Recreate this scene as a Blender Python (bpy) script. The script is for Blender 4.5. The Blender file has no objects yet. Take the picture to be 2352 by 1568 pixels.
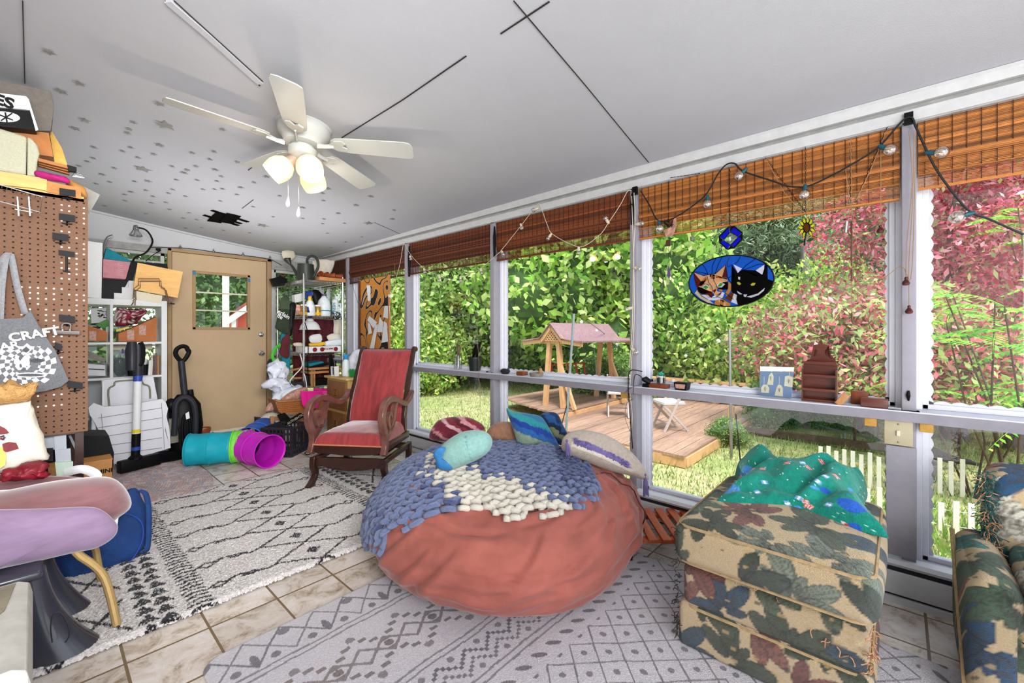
import bpy, bmesh, math, random
import numpy as np
from mathutils import Vector, Matrix, noise
random.seed(7)
SC=bpy.context.scene; COL=SC.collection
PI=math.pi
H=1.2; W=2.65; D=5.93            # camera height, window wall x, far wall y
FO=982.0; TH=math.radians(47.9); HZ=762.4
sT,cT=math.sin(TH),math.cos(TH)
def ray(px,py): d=px-1176; return Vector((FO*sT+d*cT, FO*cT-d*sT, HZ-py))
def PZ(px,py,z=0.0): r=ray(px,py); return Vector((0,0,H))+r*((z-H)/r.z)
def PX(px,py,x=W): r=ray(px,py); return Vector((0,0,H))+r*(x/r.x)
def PY(px,py,y=D): r=ray(px,py); return Vector((0,0,H))+r*(y/r.y)
def PD(px,py,d): r=ray(px,py); return Vector((0,0,H))+r*(d/FO)
def proj(p):
    dep=p[0]*sT+p[1]*cT
    return 1176+FO*(p[0]*cT-p[1]*sT)/dep, HZ-FO*(p[2]-H)/dep
def V(*a): return Vector(a)
def hexc(h):
    h=h.lstrip('#'); h=h if len(h)==6 else ''.join(x*2 for x in h); c=[int(h[i:i+2],16)/255 for i in (0,2,4)]
    return tuple(x/12.92 if x<=.04045 else ((x+.055)/1.055)**2.4 for x in c)
def C(c): return hexc(c) if isinstance(c,str) else tuple(c)
MATS={}
def mat(name,col='#888888',rough=.6,metal=0,var=.12,vs=30,bump=0,bs=60,emit=0,ecol=None,attr=False,spec=.4,sheen=0,trans=0,alpha=1,coat=0,stretch=None,col2=None,twosided=True,sss=0):
    if name in MATS: return MATS[name]
    m=bpy.data.materials.new(name); m.use_nodes=True; MATS[name]=m
    nt=m.node_tree; N=nt.nodes; L=nt.links; b=N['Principled BSDF']
    col=C(col)
    tc=N.new('ShaderNodeTexCoord'); mp=N.new('ShaderNodeMapping'); L.new(tc.outputs['Object'],mp.inputs[0])
    if stretch: mp.inputs['Scale'].default_value=stretch
    nz=N.new('ShaderNodeTexNoise'); nz.inputs['Scale'].default_value=vs; nz.inputs['Detail'].default_value=5; nz.inputs['Roughness'].default_value=.65
    L.new(mp.outputs[0],nz.inputs['Vector'])
    if attr:
        a=N.new('ShaderNodeAttribute'); a.attribute_name='Col'; src=a.outputs['Color']
        mr=N.new('ShaderNodeMapRange'); mr.inputs[1].default_value=.25; mr.inputs[2].default_value=.75; mr.inputs[3].default_value=1-var*1.5; mr.inputs[4].default_value=1+var*1.5
        L.new(nz.outputs['Fac'],mr.inputs[0])
        mx=N.new('ShaderNodeMix'); mx.data_type='RGBA'; mx.blend_type='MULTIPLY'; mx.inputs['Factor'].default_value=1
        L.new(src,mx.inputs['A']); L.new(mr.outputs[0],mx.inputs['B']); out=mx.outputs['Result']
    else:
        rp=N.new('ShaderNodeValToRGB'); rp.color_ramp.elements[0].position=.3; rp.color_ramp.elements[1].position=.7
        if col2 is not None: c0=col; c1=C(col2)
        else: c0=tuple(x*(1-var) for x in col); c1=tuple(min(1,x*(1+var)) for x in col)
        rp.color_ramp.elements[0].color=(*c0,1); rp.color_ramp.elements[1].color=(*c1,1)
        L.new(nz.outputs['Fac'],rp.inputs[0]); out=rp.outputs[0]
    L.new(out,b.inputs['Base Color'])
    b.inputs['Roughness'].default_value=rough; b.inputs['Metallic'].default_value=metal
    b.inputs['Specular IOR Level'].default_value=spec
    if sheen: b.inputs['Sheen Weight'].default_value=sheen; b.inputs['Sheen Roughness'].default_value=.4
    if trans: b.inputs['Transmission Weight'].default_value=trans
    if coat: b.inputs['Coat Weight'].default_value=coat; b.inputs['Coat Roughness'].default_value=.15
    if alpha<1: b.inputs['Alpha'].default_value=alpha
    if sss: b.inputs['Subsurface Weight'].default_value=sss
    if emit:
        if ecol is None: L.new(out,b.inputs['Emission Color'])
        else: b.inputs['Emission Color'].default_value=(*C(ecol),1)
        b.inputs['Emission Strength'].default_value=emit
    if bump:
        n2=N.new('ShaderNodeTexNoise'); n2.inputs['Scale'].default_value=bs; n2.inputs['Detail'].default_value=4
        L.new(mp.outputs[0],n2.inputs['Vector'])
        bp=N.new('ShaderNodeBump'); bp.inputs['Strength'].default_value=bump; bp.inputs['Distance'].default_value=.01
        L.new(n2.outputs['Fac'],bp.inputs['Height']); L.new(bp.outputs[0],b.inputs['Normal'])
    return m
def glassmat(name,col=(1,1,1),tint=.0,refl=.08,rough=.0):
    if name in MATS: return MATS[name]
    m=bpy.data.materials.new(name); m.use_nodes=True; MATS[name]=m
    nt=m.node_tree; N=nt.nodes; L=nt.links; N.remove(N['Principled BSDF'])
    t=N.new('ShaderNodeBsdfTransparent'); t.inputs[0].default_value=(*[1-tint*(1-c) for c in C(col)],1)
    g=N.new('ShaderNodeBsdfGlossy'); g.inputs['Roughness'].default_value=rough
    f=N.new('ShaderNodeLayerWeight'); f.inputs['Blend'].default_value=.12
    mm=N.new('ShaderNodeMath'); mm.operation='MULTIPLY_ADD'; mm.inputs[1].default_value=.5; mm.inputs[2].default_value=refl*.3
    L.new(f.outputs['Fresnel'],mm.inputs[0])
    x=N.new('ShaderNodeMixShader'); L.new(mm.outputs[0],x.inputs[0]); L.new(t.outputs[0],x.inputs[1]); L.new(g.outputs[0],x.inputs[2])
    L.new(x.outputs[0],N['Material Output'].inputs['Surface'])
    return m
def filmmat(name,col,alpha=.4,rough=.3):
    if name in MATS: return MATS[name]
    m=bpy.data.materials.new(name); m.use_nodes=True; MATS[name]=m
    nt=m.node_tree; N=nt.nodes; L=nt.links; b=N['Principled BSDF']
    b.inputs['Base Color'].default_value=(*C(col),1); b.inputs['Roughness'].default_value=rough
    n=N.new('ShaderNodeTexNoise'); n.inputs['Scale'].default_value=25
    mr=N.new('ShaderNodeMapRange'); mr.inputs[3].default_value=alpha*.6; mr.inputs[4].default_value=min(1,alpha*1.4)
    L.new(n.outputs['Fac'],mr.inputs[0]); L.new(mr.outputs[0],b.inputs['Alpha'])
    return m
def tag(o,label=None,cat=None,group=None,kind=None):
    if label: o['label']=label
    if cat: o['category']=cat
    if group: o['group']=group
    if kind: o['kind']=kind
    return o
def thing(name,label,cat,loc=(0,0,0),rz=0,group=None):
    o=bpy.data.objects.new(name,None); COL.objects.link(o); o.location=loc; o.rotation_euler=(0,0,rz); o.empty_display_size=.05
    return tag(o,label,cat,group)
def basis(o):
    return Matrix.Translation(o.location)@o.rotation_euler.to_matrix().to_4x4()@Matrix.Diagonal((*o.scale,1))
def wmat(o):
    m=basis(o)
    return (wmat(o.parent)@m) if o.parent else m
def link(name,me,m=None,parent=None,world=False,label=None,cat=None,group=None,kind=None,mods=()):
    o=bpy.data.objects.new(name,me); COL.objects.link(o)
    if m is not None and not me.materials: me.materials.append(MATS[m] if isinstance(m,str) else m)
    if parent is not None:
        if world: me.transform(wmat(parent).inverted())
        o.parent=parent
    elif world:
        n=len(me.vertices)
        if n:
            co=np.empty(n*3,'f'); me.vertices.foreach_get('co',co); co=co.reshape(-1,3)
            c=(co.min(0)+co.max(0))/2; c[2]=co[:,2].min()
            me.transform(Matrix.Translation(-Vector(c))); o.location=c
    tag(o,label,cat,group,kind)
    return o
class MB:
    """collects boxes, bars, tubes, lathes and outlines for ONE mesh"""
    def __init__(s): s.b=bmesh.new(); s.mi=0; s.mats=[]
    def use(s,m):
        if m not in s.mats: s.mats.append(m)
        s.mi=s.mats.index(m); return s
    def _f(s,vs):
        try: f=s.b.faces.new(vs); f.material_index=s.mi; f.smooth=True; return f
        except ValueError: return None
    def grid(s,pts,cu=False,cv=False):
        vs=[[s.b.verts.new(p) for p in row] for row in pts]; n=len(vs); k=len(vs[0])
        for i in range(n if cu else n-1):
            for j in range(k if cv else k-1):
                a,b,c,d=vs[i][j],vs[(i+1)%n][j],vs[(i+1)%n][(j+1)%k],vs[i][(j+1)%k]
                s._f((a,b,c,d))
        return vs
    def box(s,c,d,rot=None,bev=0):
        c=Vector(c); M=rot if rot is not None else Matrix.Identity(3)
        h=[x/2 for x in d]
        if bev: return s.rbox(c,d,bev,M)
        v=[s.b.verts.new(c+M@Vector((h[0]*i,h[1]*j,h[2]*k))) for i in(-1,1) for j in(-1,1) for k in(-1,1)]
        for q in((0,1,3,2),(4,6,7,5),(0,4,5,1),(2,3,7,6),(0,2,6,4),(1,5,7,3)): s._f([v[i] for i in q])
        return s
    def rbox(s,c,d,r,M=None,seg=3):
        M=M if M is not None else Matrix.Identity(3); c=Vector(c)
        t=bmesh.new(); bmesh.ops.create_cube(t,size=1)
        for v in t.verts: v.co=Vector((v.co.x*d[0],v.co.y*d[1],v.co.z*d[2]))
        bmesh.ops.bevel(t,geom=t.edges[:],offset=min(r,min(d)*.49),segments=seg,profile=.5,affect='EDGES')
        mp={v:s.b.verts.new(c+M@v.co) for v in t.verts}
        for f in t.faces: s._f([mp[v] for v in f.verts])
        t.free(); return s
    def b2(s,lo,hi,bev=0):
        lo=Vector(lo);hi=Vector(hi); return s.box((lo+hi)/2,[abs(x) for x in (hi-lo)],bev=bev)
    def bar(s,p,q,w=.02,h=None,up=(0,0,1),bev=0):
        p=Vector(p);q=Vector(q);d=(q-p);l=d.length;h=h or w
        if l<1e-6: return s
        z=d.normalized();u=Vector(up)
        if abs(z.dot(u))>.98:u=Vector((1,0,0))
        x=u.cross(z).normalized();y=z.cross(x)
        return s.box((p+q)/2,(w,h,l),Matrix((x,y,z)).transposed(),bev)
    def tube(s,pts,r=.01,n=8,closed=False,caps=True,flat=1.0):
        pts=[Vector(p) for p in pts]; k=len(pts); rs=r if hasattr(r,'__len__') else [r]*k
        T=[]
        for i in range(k):
            if closed: t=pts[(i+1)%k]-pts[i-1]
            else: t=pts[min(i+1,k-1)]-pts[max(i-1,0)]
            T.append(t.normalized() if t.length>1e-9 else Vector((0,0,1)))
        u=Vector((0,0,1)) if abs(T[0].z)<.9 else Vector((1,0,0))
        u=(u-T[0]*u.dot(T[0])).normalized(); rows=[]
        for i in range(k):
            u=u-T[i]*u.dot(T[i])
            if u.length<1e-6: u=T[i].orthogonal()
            u=u.normalized(); v=T[i].cross(u)
            rows.append([pts[i]+(u*math.cos(2*PI*j/n)+v*math.sin(2*PI*j/n)*flat)*rs[i] for j in range(n)])
        vs=s.grid(rows,closed,True)
        if caps and not closed: s._f(vs[0][::-1]); s._f(vs[-1])
        return s
    def cyl(s,p,q,r0,r1=None,n=20): return s.tube([p,q],[r0,r0 if r1 is None else r1],n)
    def lathe(s,prof,c=(0,0,0),n=24,M=None,cap=True):
        c=Vector(c);M=M if M is not None else Matrix.Identity(3)
        rows=[[c+M@Vector((r*math.cos(2*PI*j/n),r*math.sin(2*PI*j/n),z)) for j in range(n)] for r,z in prof]
        vs=s.grid(rows,False,True)
        if cap:
            if prof[0][0]>1e-4: s._f(vs[0][::-1])
            if prof[-1][0]>1e-4: s._f(vs[-1])
        return s
    def ball(s,c,r,n=14,sq=(1,1,1),M=None):
        m=n//2+1; c=Vector(c);M=M if M is not None else Matrix.Identity(3)
        rows=[]
        for i in range(m):
            a=-PI/2+PI*i/(m-1); rr=max(math.cos(a),1e-3)*r
            rows.append([c+M@Vector((rr*math.cos(2*PI*j/n)*sq[0],rr*math.sin(2*PI*j/n)*sq[1],math.sin(a)*r*sq[2])) for j in range(n)])
        s.grid(rows,False,True); return s
    def prism(s,pts,t,caps=True,center=False):
        t=Vector(t); pts=[Vector(p)-(t/2 if center else Vector((0,0,0))) for p in pts]
        a=[s.b.verts.new(p) for p in pts]; b=[s.b.verts.new(p+t) for p in pts]; n=len(a)
        for i in range(n): s._f((a[i],a[(i+1)%n],b[(i+1)%n],b[i]))
        if caps:
            for q in(a[::-1],b):
                f=s._f(q)
                if f and n>4: bmesh.ops.triangulate(s.b,faces=[f])
        return s
    def face(s,pts):
        f=s._f([s.b.verts.new(p) for p in pts])
        if f and len(pts)>4: bmesh.ops.triangulate(s.b,faces=[f])
        return s
    def puff(s,pts,nrm,th,rings=7,back=True,pw=.5,c=None):
        """cushion-like body from a closed outline"""
        pts=[Vector(p) for p in pts]; nrm=Vector(nrm).normalized()
        c=Vector(c) if c is not None else sum(pts,Vector())/len(pts)
        for sg in((1,-1) if back else (1,)):
            rows=[]
            for i in range(rings+1):
                t=math.sin(PI/2*i/rings); k=max(1-t*t,0)**pw
                if i==0:k=1;t=0
                tt=1-i/rings; e=tt**.6 if i<rings else 0
                e=math.cos(PI/2*i/rings) if i<rings else .001
                rows.append([c+(p-c)*e+nrm*(sg*th*math.sin(PI/2*i/rings)**1.0) for p in pts])
            if sg<0: rows=[r[::-1] for r in rows]
            s.grid(rows,False,True)
        return s
    def mesh(s,name,sharp=35,merge=True):
        if merge: bmesh.ops.remove_doubles(s.b,verts=s.b.verts,dist=1e-5)
        bmesh.ops.recalc_face_normals(s.b,faces=s.b.faces)
        a=math.radians(sharp)
        for e in s.b.edges:
            if len(e.link_faces)==2 and e.calc_face_angle(0)>a: e.smooth=False
        me=bpy.data.meshes.new(name); s.b.to_mesh(me); s.b.free()
        for m in s.mats: me.materials.append(MATS[m] if isinstance(m,str) else m)
        return me
    def out(s,name,m=None,parent=None,world=True,label=None,cat=None,group=None,kind=None,sharp=35,sub=0,bev=0,merge=True):
        me=s.mesh(name,sharp,merge); o=link(name,me,m,parent,world,label,cat,group,kind)
        if bev:
            md=o.modifiers.new('b','BEVEL'); md.width=bev; md.segments=2; md.limit_method='ANGLE'; md.angle_limit=math.radians(50); md.harden_normals=False
        if sub:
            md=o.modifiers.new('s','SUBSURF'); md.levels=sub; md.render_levels=sub
        return o
def L_(o): return dict(world=False,parent=o)
def crom(pts,n=6,closed=False):
    P=[Vector(p) for p in pts]; k=len(P); out=[]
    for i in range(k if closed else k-1):
        if closed: a,b,c,d=P[i-1],P[i],P[(i+1)%k],P[(i+2)%k]
        else: a,b,c,d=P[max(i-1,0)],P[i],P[i+1],P[min(i+2,k-1)]
        for j in range(n):
            t=j/n; out.append(.5*((2*b)+(c-a)*t+(2*a-5*b+4*c-d)*t*t+(3*b-a-3*c+d)*t**3))
    if not closed: out.append(P[-1])
    return out
def rrect(w,h,r,n=4):
    o=[]
    for cx,cy,a0 in((w/2-r,h/2-r,0),(-w/2+r,h/2-r,90),(-w/2+r,-h/2+r,180),(w/2-r,-h/2+r,270)):
        for i in range(n+1):
            a=math.radians(a0+90*i/n); o.append((cx+r*math.cos(a),cy+r*math.sin(a)))
    return o
def paint(o,fn,sp='POINT'):
    me=o.data; n=len(me.vertices); co=np.empty(n*3,'f'); me.vertices.foreach_get('co',co); co=co.reshape(-1,3)
    c=fn(co); a=me.color_attributes.new('Col','FLOAT_COLOR','POINT')
    a.data.foreach_set('color',np.concatenate([c,np.ones((n,1))],1).astype('f').ravel())
    return o
def npmesh(name,co,faces):
    me=bpy.data.meshes.new(name); me.from_pydata([tuple(x) for x in co] if not isinstance(co,np.ndarray) else co.tolist(),[],faces); me.update()
    me.polygons.foreach_set('use_smooth',[True]*len(me.polygons)); return me
def gridmesh(name,nu,nv,fn,closed_u=False):
    """big regular grid, fn(u,v arrays in 0..1)->Nx3"""
    u,v=np.meshgrid(np.linspace(0,1,nu),np.linspace(0,1,nv),indexing='ij')
    co=fn(u.ravel(),v.ravel()).astype('f'); i=np.arange(nu*nv).reshape(nu,nv)
    a=i[:-1,:-1].ravel();b=i[1:,:-1].ravel();c=i[1:,1:].ravel();d=i[:-1,1:].ravel()
    f=np.stack([a,b,c,d],1).ravel().astype('i'); nf=len(a)
    me=bpy.data.meshes.new(name); me.vertices.add(nu*nv); me.vertices.foreach_set('co',co.ravel())
    me.loops.add(nf*4); me.loops.foreach_set('vertex_index',f); me.polygons.add(nf)
    me.polygons.foreach_set('loop_start',np.arange(0,nf*4,4,dtype='i')); me.polygons.foreach_set('loop_total',np.full(nf,4,'i'))
    me.polygons.foreach_set('use_smooth',np.ones(nf,bool)); me.update(calc_edges=True); me.validate()
    return me
def dup(root,loc=None,rz=None,label=None,name=None):
    r=root.copy(); COL.objects.link(r)
    if loc is not None: r.location=loc
    if rz is not None: r.rotation_euler=(0,0,rz)
    if label: r['label']=label
    for ch in [o for o in COL.objects if o.parent==root]:
        c=ch.copy(); COL.objects.link(c); c.parent=r
        for g in [o for o in COL.objects if o.parent==ch]:
            d=g.copy(); COL.objects.link(d); d.parent=c
    return r
def text(name,s,size,M,m,parent=None,ext=.0008,align='CENTER',bold=0,label=None,world=True):
    cu=bpy.data.curves.new(name,'FONT'); cu.body=s; cu.size=size; cu.extrude=ext; cu.align_x=align; cu.align_y='CENTER'; cu.offset=bold; cu.resolution_u=3
    t=bpy.data.objects.new('tmp',cu); COL.objects.link(t)
    dg=bpy.context.evaluated_depsgraph_get(); me=bpy.data.meshes.new_from_object(t.evaluated_get(dg)); bpy.data.objects.remove(t); 
    me.materials.clear(); me.transform(M)
    o=link(name,me,m,parent,world); 
    if label:o['label']=label
    return o
def frame(o,x,z):
    """matrix with text x axis along x, up along z, at o"""
    x=Vector(x).normalized(); z=Vector(z).normalized(); n=x.cross(z).normalized(); z=n.cross(x)
    M=Matrix((x,z,n)).transposed().to_4x4(); M.translation=Vector(o); return M
# ------- camera
cam=bpy.data.cameras.new('camera'); co_=bpy.data.objects.new('camera',cam); COL.objects.link(co_); SC.camera=co_
cam.sensor_width=36; cam.lens=FO/2352*36; cam.shift_y=-(784-HZ)/2352; cam.clip_start=.02; cam.clip_end=300
co_.location=(0,0,H); co_.rotation_euler=(PI/2,0,-TH)
cy=SC.cycles; cy.max_bounces=5; cy.diffuse_bounces=2; cy.glossy_bounces=2; cy.transmission_bounces=4; cy.transparent_max_bounces=16; cy.caustics_reflective=False; cy.caustics_refractive=False; cy.adaptive_threshold=.08
# ---------------- world and light
w=bpy.data.worlds.new('world'); SC.world=w; w.use_nodes=True
wn=w.node_tree.nodes; wl=w.node_tree.links; bg=wn['Background']
tc=wn.new('ShaderNodeTexCoord'); sp=wn.new('ShaderNodeSeparateXYZ'); wl.new(tc.outputs['Generated'],sp.inputs[0])
nz=wn.new('ShaderNodeTexNoise'); nz.inputs['Scale'].default_value=3; nz.inputs['Detail'].default_value=6; wl.new(tc.outputs['Generated'],nz.inputs[0])
ad=wn.new('ShaderNodeMath'); ad.operation='MULTIPLY_ADD'; ad.inputs[1].default_value=.35; wl.new(nz.outputs['Fac'],ad.inputs[0]); wl.new(sp.outputs[2],ad.inputs[2])
rp=wn.new('ShaderNodeValToRGB'); wl.new(ad.outputs[0],rp.inputs[0]); rp.color_ramp.elements[0].position=0; rp.color_ramp.elements[0].color=(.9,.95,1,1); rp.color_ramp.elements[1].position=.8; rp.color_ramp.elements[1].color=(.72,.83,1,1)
wl.new(rp.outputs[0],bg.inputs[0]); bg.inputs[1].default_value=1.75
def lamp(name,kind,loc,energy,rot=(0,0,0),size=1,sy=None,col=(1,1,1)):
    l=bpy.data.lights.new(name,kind); l.energy=energy; l.color=col
    if kind=='AREA':
        l.size=size
        if sy: l.shape='RECTANGLE'; l.size_y=sy
    elif kind=='SUN': l.angle=size
    else: l.shadow_soft_size=size
    o=bpy.data.objects.new(name,l); COL.objects.link(o); o.location=loc; o.rotation_euler=rot; return o
sun=lamp('sun','SUN',(5,0,8),3.3,(0,0,0),math.radians(12),col=(1,.96,.88))
sun.rotation_euler=Vector((.35,.42,-1)).to_track_quat('-Z','Y').to_euler()
lamp('room_fill','AREA',(-.9,-1.6,1.5),58,(math.radians(88),0,math.radians(-38)),2.4,1.8)  # added fill behind the camera, no such lamp in the room
lamp('side_fill','AREA',(-1.3,-1.5,1.4),26,(math.radians(90),0,math.radians(-60)),2.0,1.8)  # added fill from behind left, brightens the interior
fl=lamp('far_fill','AREA',(.05,-.5,1.75),17,(0,0,0),.8,.6); fl.data.spread=math.radians(75); fl.rotation_euler=(V(1.15,5.9,1.15)-fl.location).to_track_quat('-Z','Y').to_euler()  # added narrow fill to brighten the far wall and door
lamp('far_up_fill','AREA',(1.2,4.3,1.45),11,(math.radians(180),0,0),1.8,1.6)  # added unseen fill facing up, lifts the far ceiling
lamp('up_fill','AREA',(1.0,.1,.55),12,(math.radians(180),0,0),2.6,1.6)  # added unseen fill facing up, lifts the near ceiling
SC.view_settings.view_transform='Standard'; SC.view_settings.look='None'; SC.view_settings.exposure=0.53
# ---------------- materials for the shell
mat('ceil','#b9b9bf',.9,var=.02,vs=6,bump=.12,bs=220)
mat('whitewall','#cfcfd2',.8,var=.03,vs=5)
mat('grime','#a9a7a4',.8,var=.22,vs=14)
mat('trimwhite','#c9c9c9',.6,var=.07,vs=18)
mat('post','#9b97a0',.7,var=.06,vs=20)
mat('rail','#8e8a93',.65,var=.1,vs=14,bump=.1,bs=30)
mat('railtop','#cfd0d8',.5,var=.05)
mat('vinyl','#e9e9f2',.35,var=.03)
mat('tan','#cbae8a',.7,var=.05,vs=5,bump=.05,bs=150)
mat('tancase','#b08f66',.7,var=.1,vs=12)
mat('black','#08080a',.5,var=.2,spec=.18); mat('blacktape','#060606',.95,var=.2,spec=.05); mat('darkline','#2a2725',.9)
mat('chrome','#d8d8da',.18,metal=1,var=.03); mat('steel','#9a9ca0',.35,metal=.9,var=.05)
mat('brass','#b8934a',.35,metal=.8); mat('white','#e8e8e8',.5,var=.03); mat('cream','#e6dcc4',.7,var=.05)
glassmat('glass',refl=.12)
glassmat('cleartoy',col=(.9,.95,1),tint=.25,refl=.5)
def floor_mat():
    m=bpy.data.materials.new('floortile'); m.use_nodes=True; MATS['floortile']=m
    nt=m.node_tree;N=nt.nodes;L=nt.links;b=N['Principled BSDF']
    def M(op,a,bb=None,c=None):
        n=N.new('ShaderNodeMath'); n.operation=op
        for i,x in enumerate((a,bb,c)):
            if x is None: continue
            if isinstance(x,(int,float)): n.inputs[i].default_value=x
            else: L.new(x,n.inputs[i])
        return n.outputs[0]
    g=N.new('ShaderNodeNewGeometry'); s=N.new('ShaderNodeSeparateXYZ'); L.new(g.outputs['Position'],s.inputs[0])
    x=M('DIVIDE',M('SUBTRACT',s.outputs[0],.21),.255); y=M('DIVIDE',M('SUBTRACT',s.outputs[1],2.075),.27)
    fx=M('ABSOLUTE',M('SUBTRACT',M('FRACT',x),.5)); fy=M('ABSOLUTE',M('SUBTRACT',M('FRACT',y),.5))
    gm=M('GREATER_THAN',M('MAXIMUM',fx,fy),.482)
    cb=N.new('ShaderNodeCombineXYZ'); L.new(M('FLOOR',x),cb.inputs[0]); L.new(M('FLOOR',y),cb.inputs[1])
    wn_=N.new('ShaderNodeTexWhiteNoise'); L.new(cb.outputs[0],wn_.inputs['Vector'])
    n=N.new('ShaderNodeTexNoise'); n.inputs['Scale'].default_value=9; n.inputs['Detail'].default_value=9; n.inputs['Roughness'].default_value=.72; n.inputs['Distortion'].default_value=.5
    va=N.new('ShaderNodeVectorMath'); va.operation='MULTIPLY_ADD'; va.inputs[1].default_value=(1,1,1); L.new(g.outputs['Position'],va.inputs[0]); L.new(wn_.outputs['Color'],va.inputs[2])
    L.new(va.outputs[0],n.inputs['Vector'])
    r=N.new('ShaderNodeValToRGB'); e=r.color_ramp.elements; e[0].position=.33; e[0].color=(*hexc('#9c8468'),1); e[1].position=.62; e[1].color=(*hexc('#f2e8e2'),1)
    k=e.new(.48); k.color=(*hexc('#e2d4c6'),1)
    L.new(n.outputs['Fac'],r.inputs[0])
    mv=N.new('ShaderNodeMapRange'); L.new(wn_.outputs['Value'],mv.inputs[0]); mv.inputs[3].default_value=.82; mv.inputs[4].default_value=1.08
    # random tone per tile over the mottled tile colour
    mx=N.new('ShaderNodeMix'); mx.data_type='RGBA'; mx.blend_type='MULTIPLY'; mx.inputs['Factor'].default_value=1; L.new(r.outputs[0],mx.inputs['A']); L.new(mv.outputs[0],mx.inputs['B'])
    mg=N.new('ShaderNodeMix'); mg.data_type='RGBA'; L.new(gm,mg.inputs['Factor']); L.new(mx.outputs['Result'],mg.inputs['A']); mg.inputs['B'].default_value=(*hexc('#7d684c'),1)
    L.new(mg.outputs['Result'],b.inputs['Base Color']); b.inputs['Roughness'].default_value=.42
    bp=N.new('ShaderNodeBump'); bp.inputs['Strength'].default_value=.5; bp.inputs['Distance'].default_value=.004; L.new(M('SUBTRACT',M('MULTIPLY',n.outputs['Fac'],.6),gm),bp.inputs['Height']); L.new(bp.outputs[0],b.inputs['Normal'])
floor_mat()
def ceilz(x,y):
    xs=[-2,0,.368,.854,1.62,2.06,2.65,3]; zs=[2.62,2.452,2.407,2.346,2.262,2.222,2.205,2.2]
    zf=np.interp(x,xs,zs); zn=2.243+.085*(2.65-np.asarray(x)); t=np.clip(np.asarray(y)/5.93,0,1)**2
    return zn*(1-t)+zf*t
b=MB(); b.b2((-1.6,-2.2,-.12),(2.72,6.05,0)); b.out('floor','floortile',kind='structure')
me=gridmesh('ceiling',50,90,lambda u,v:np.stack([-1.6+u*4.32,-2.2+v*8.2,ceilz(-1.6+u*4.32,-2.2+v*8.2)],1))
ce=link('ceiling',me,'ceil',world=True,kind='structure')
b=MB(); b.b2((-1.7,-2.2,-.1),(-1.6,6.05,2.7)); b.out('wall_left','whitewall',kind='structure')
# roof above the ceiling keeps the sky out of the crack
b=MB(); b.prism([(-1.8,-2.3,2.72),(3.0,-2.3,2.32),(3.0,-2.3,2.42),(-1.8,-2.3,2.82)],(0,8.5,0)); b.out('ceiling_roof_deck','grime',kind='structure')
# far wall
def cz(x): return float(ceilz(x,D))+.02
b=MB(); b.use('whitewall')
def gable(x0,x1,z0,dy=0.0):
    n=6; top=[(x0+(x1-x0)*i/n,D+dy,cz(x0+(x1-x0)*i/n)) for i in range(n+1)]
    b.prism([(x0,D+dy,z0)]+[(x1,D+dy,z0)]+top[::-1],(0,.1,0))
gable(-1.6,2.66,2.12)
b.b2((-1.6,D,0),(-.9,D+.1,2.13)); b.b2((-.9,D,0),(.94,D+.1,.85))
b.use('trimwhite'); b.b2((-.9,D-.015,.80),(.93,D+.03,.87)); b.b2((1.985,D,0),(2.02,D+.1,2.13)); b.b2((2.6,D,0),(2.66,D+.1,2.13)); b.b2((2.0,D,.9),(2.62,D+.1,.95)); b.b2((2.0,D,0),(2.62,D+.1,.14))
b.use('grime'); b.b2((-1.6,D-.02,2.055),(.94,D+.02,2.125)); b.b2((1.985,D-.02,2.0),(2.66,D+.02,2.125))
b.out('wall_far',kind='structure')
b=MB(); pts=[(x,D-.012,cz(x)-.03) for x in np.linspace(-1.5,2.6,9)]
for p,q in zip(pts,pts[1:]): b.bar(p,q,.03,.02)
b.out('trim_1','trimwhite',kind='structure')
def T_(name): 
    o=thing(name,None,None); o['kind']='structure'; return o
# left louvred window, right window of the far wall
def simple_window(name,x0,x1,z0,z1,bars=(),y=D+.05,f=.03):
    t=T_(name); b=MB(); b.b2((x0,y-.02,z0),(x0+f,y+.02,z1)).b2((x1-f,y-.02,z0),(x1,y+.02,z1)).b2((x0,y-.02,z0),(x1,y+.02,z0+f)).b2((x0,y-.02,z1-f),(x1,y+.02,z1))
    for z in bars: b.b2((x0,y-.012,z-.008),(x1,y+.012,z+.008))
    b.out('window_frame','trimwhite',t); b=MB(); b.b2((x0+f,y-.003,z0+f),(x1-f,y,z1-f)); b.out('pane','glass',t); return t
simple_window('window_1',-.9,.92,.86,2.06,(1.06,1.26,1.46,1.66,1.86,1.96))
simple_window('window_2',2.02,2.6,.95,2.0,()); simple_window('window_3',2.02,2.6,.14,.9,())
# door
t=T_('door_1'); b=MB()
wx0,wx1,wz0,wz1=1.19,1.715,1.255,1.87
b.b2((.982,D-.01,.05),(wx0,D+.035,2.087)).b2((wx1,D-.01,.05),(1.925,D+.035,2.087)).b2((wx0,D-.01,.05),(wx1,D+.035,wz0)).b2((wx0,D-.01,wz1),(wx1,D+.035,2.087))
b.out('door_panel','tan',t)
b=MB(); b.b2((.94,D-.03,0),(.976,D+.04,2.12),.004).b2((1.93,D-.03,0),(1.98,D+.04,2.12),.004).b2((.94,D-.03,2.087),(1.98,D+.04,2.122),.004); b.out('door_casing','tancase',t)
b=MB(); b.use('darkline').b2((.976,D-.012,.05),(.9815,D-.006,2.087)).b2((.976,D-.012,2.083),(1.93,D-.006,2.089)).b2((1.9255,D-.012,.05),(1.93,D-.006,2.087)); b.out('door_gap',None,t)
b=MB(); b.use('tancase'); f=.028
b.b2((1.165,D-.026,1.23),(1.165+f,D-.005,1.895),.003).b2((1.74-f,D-.026,1.23),(1.74,D-.005,1.895),.003).b2((1.165,D-.026,1.23),(1.74,D-.005,1.23+f),.003).b2((1.165,D-.026,1.895-f),(1.74,D-.005,1.895),.003)
b.use('cream')
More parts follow.
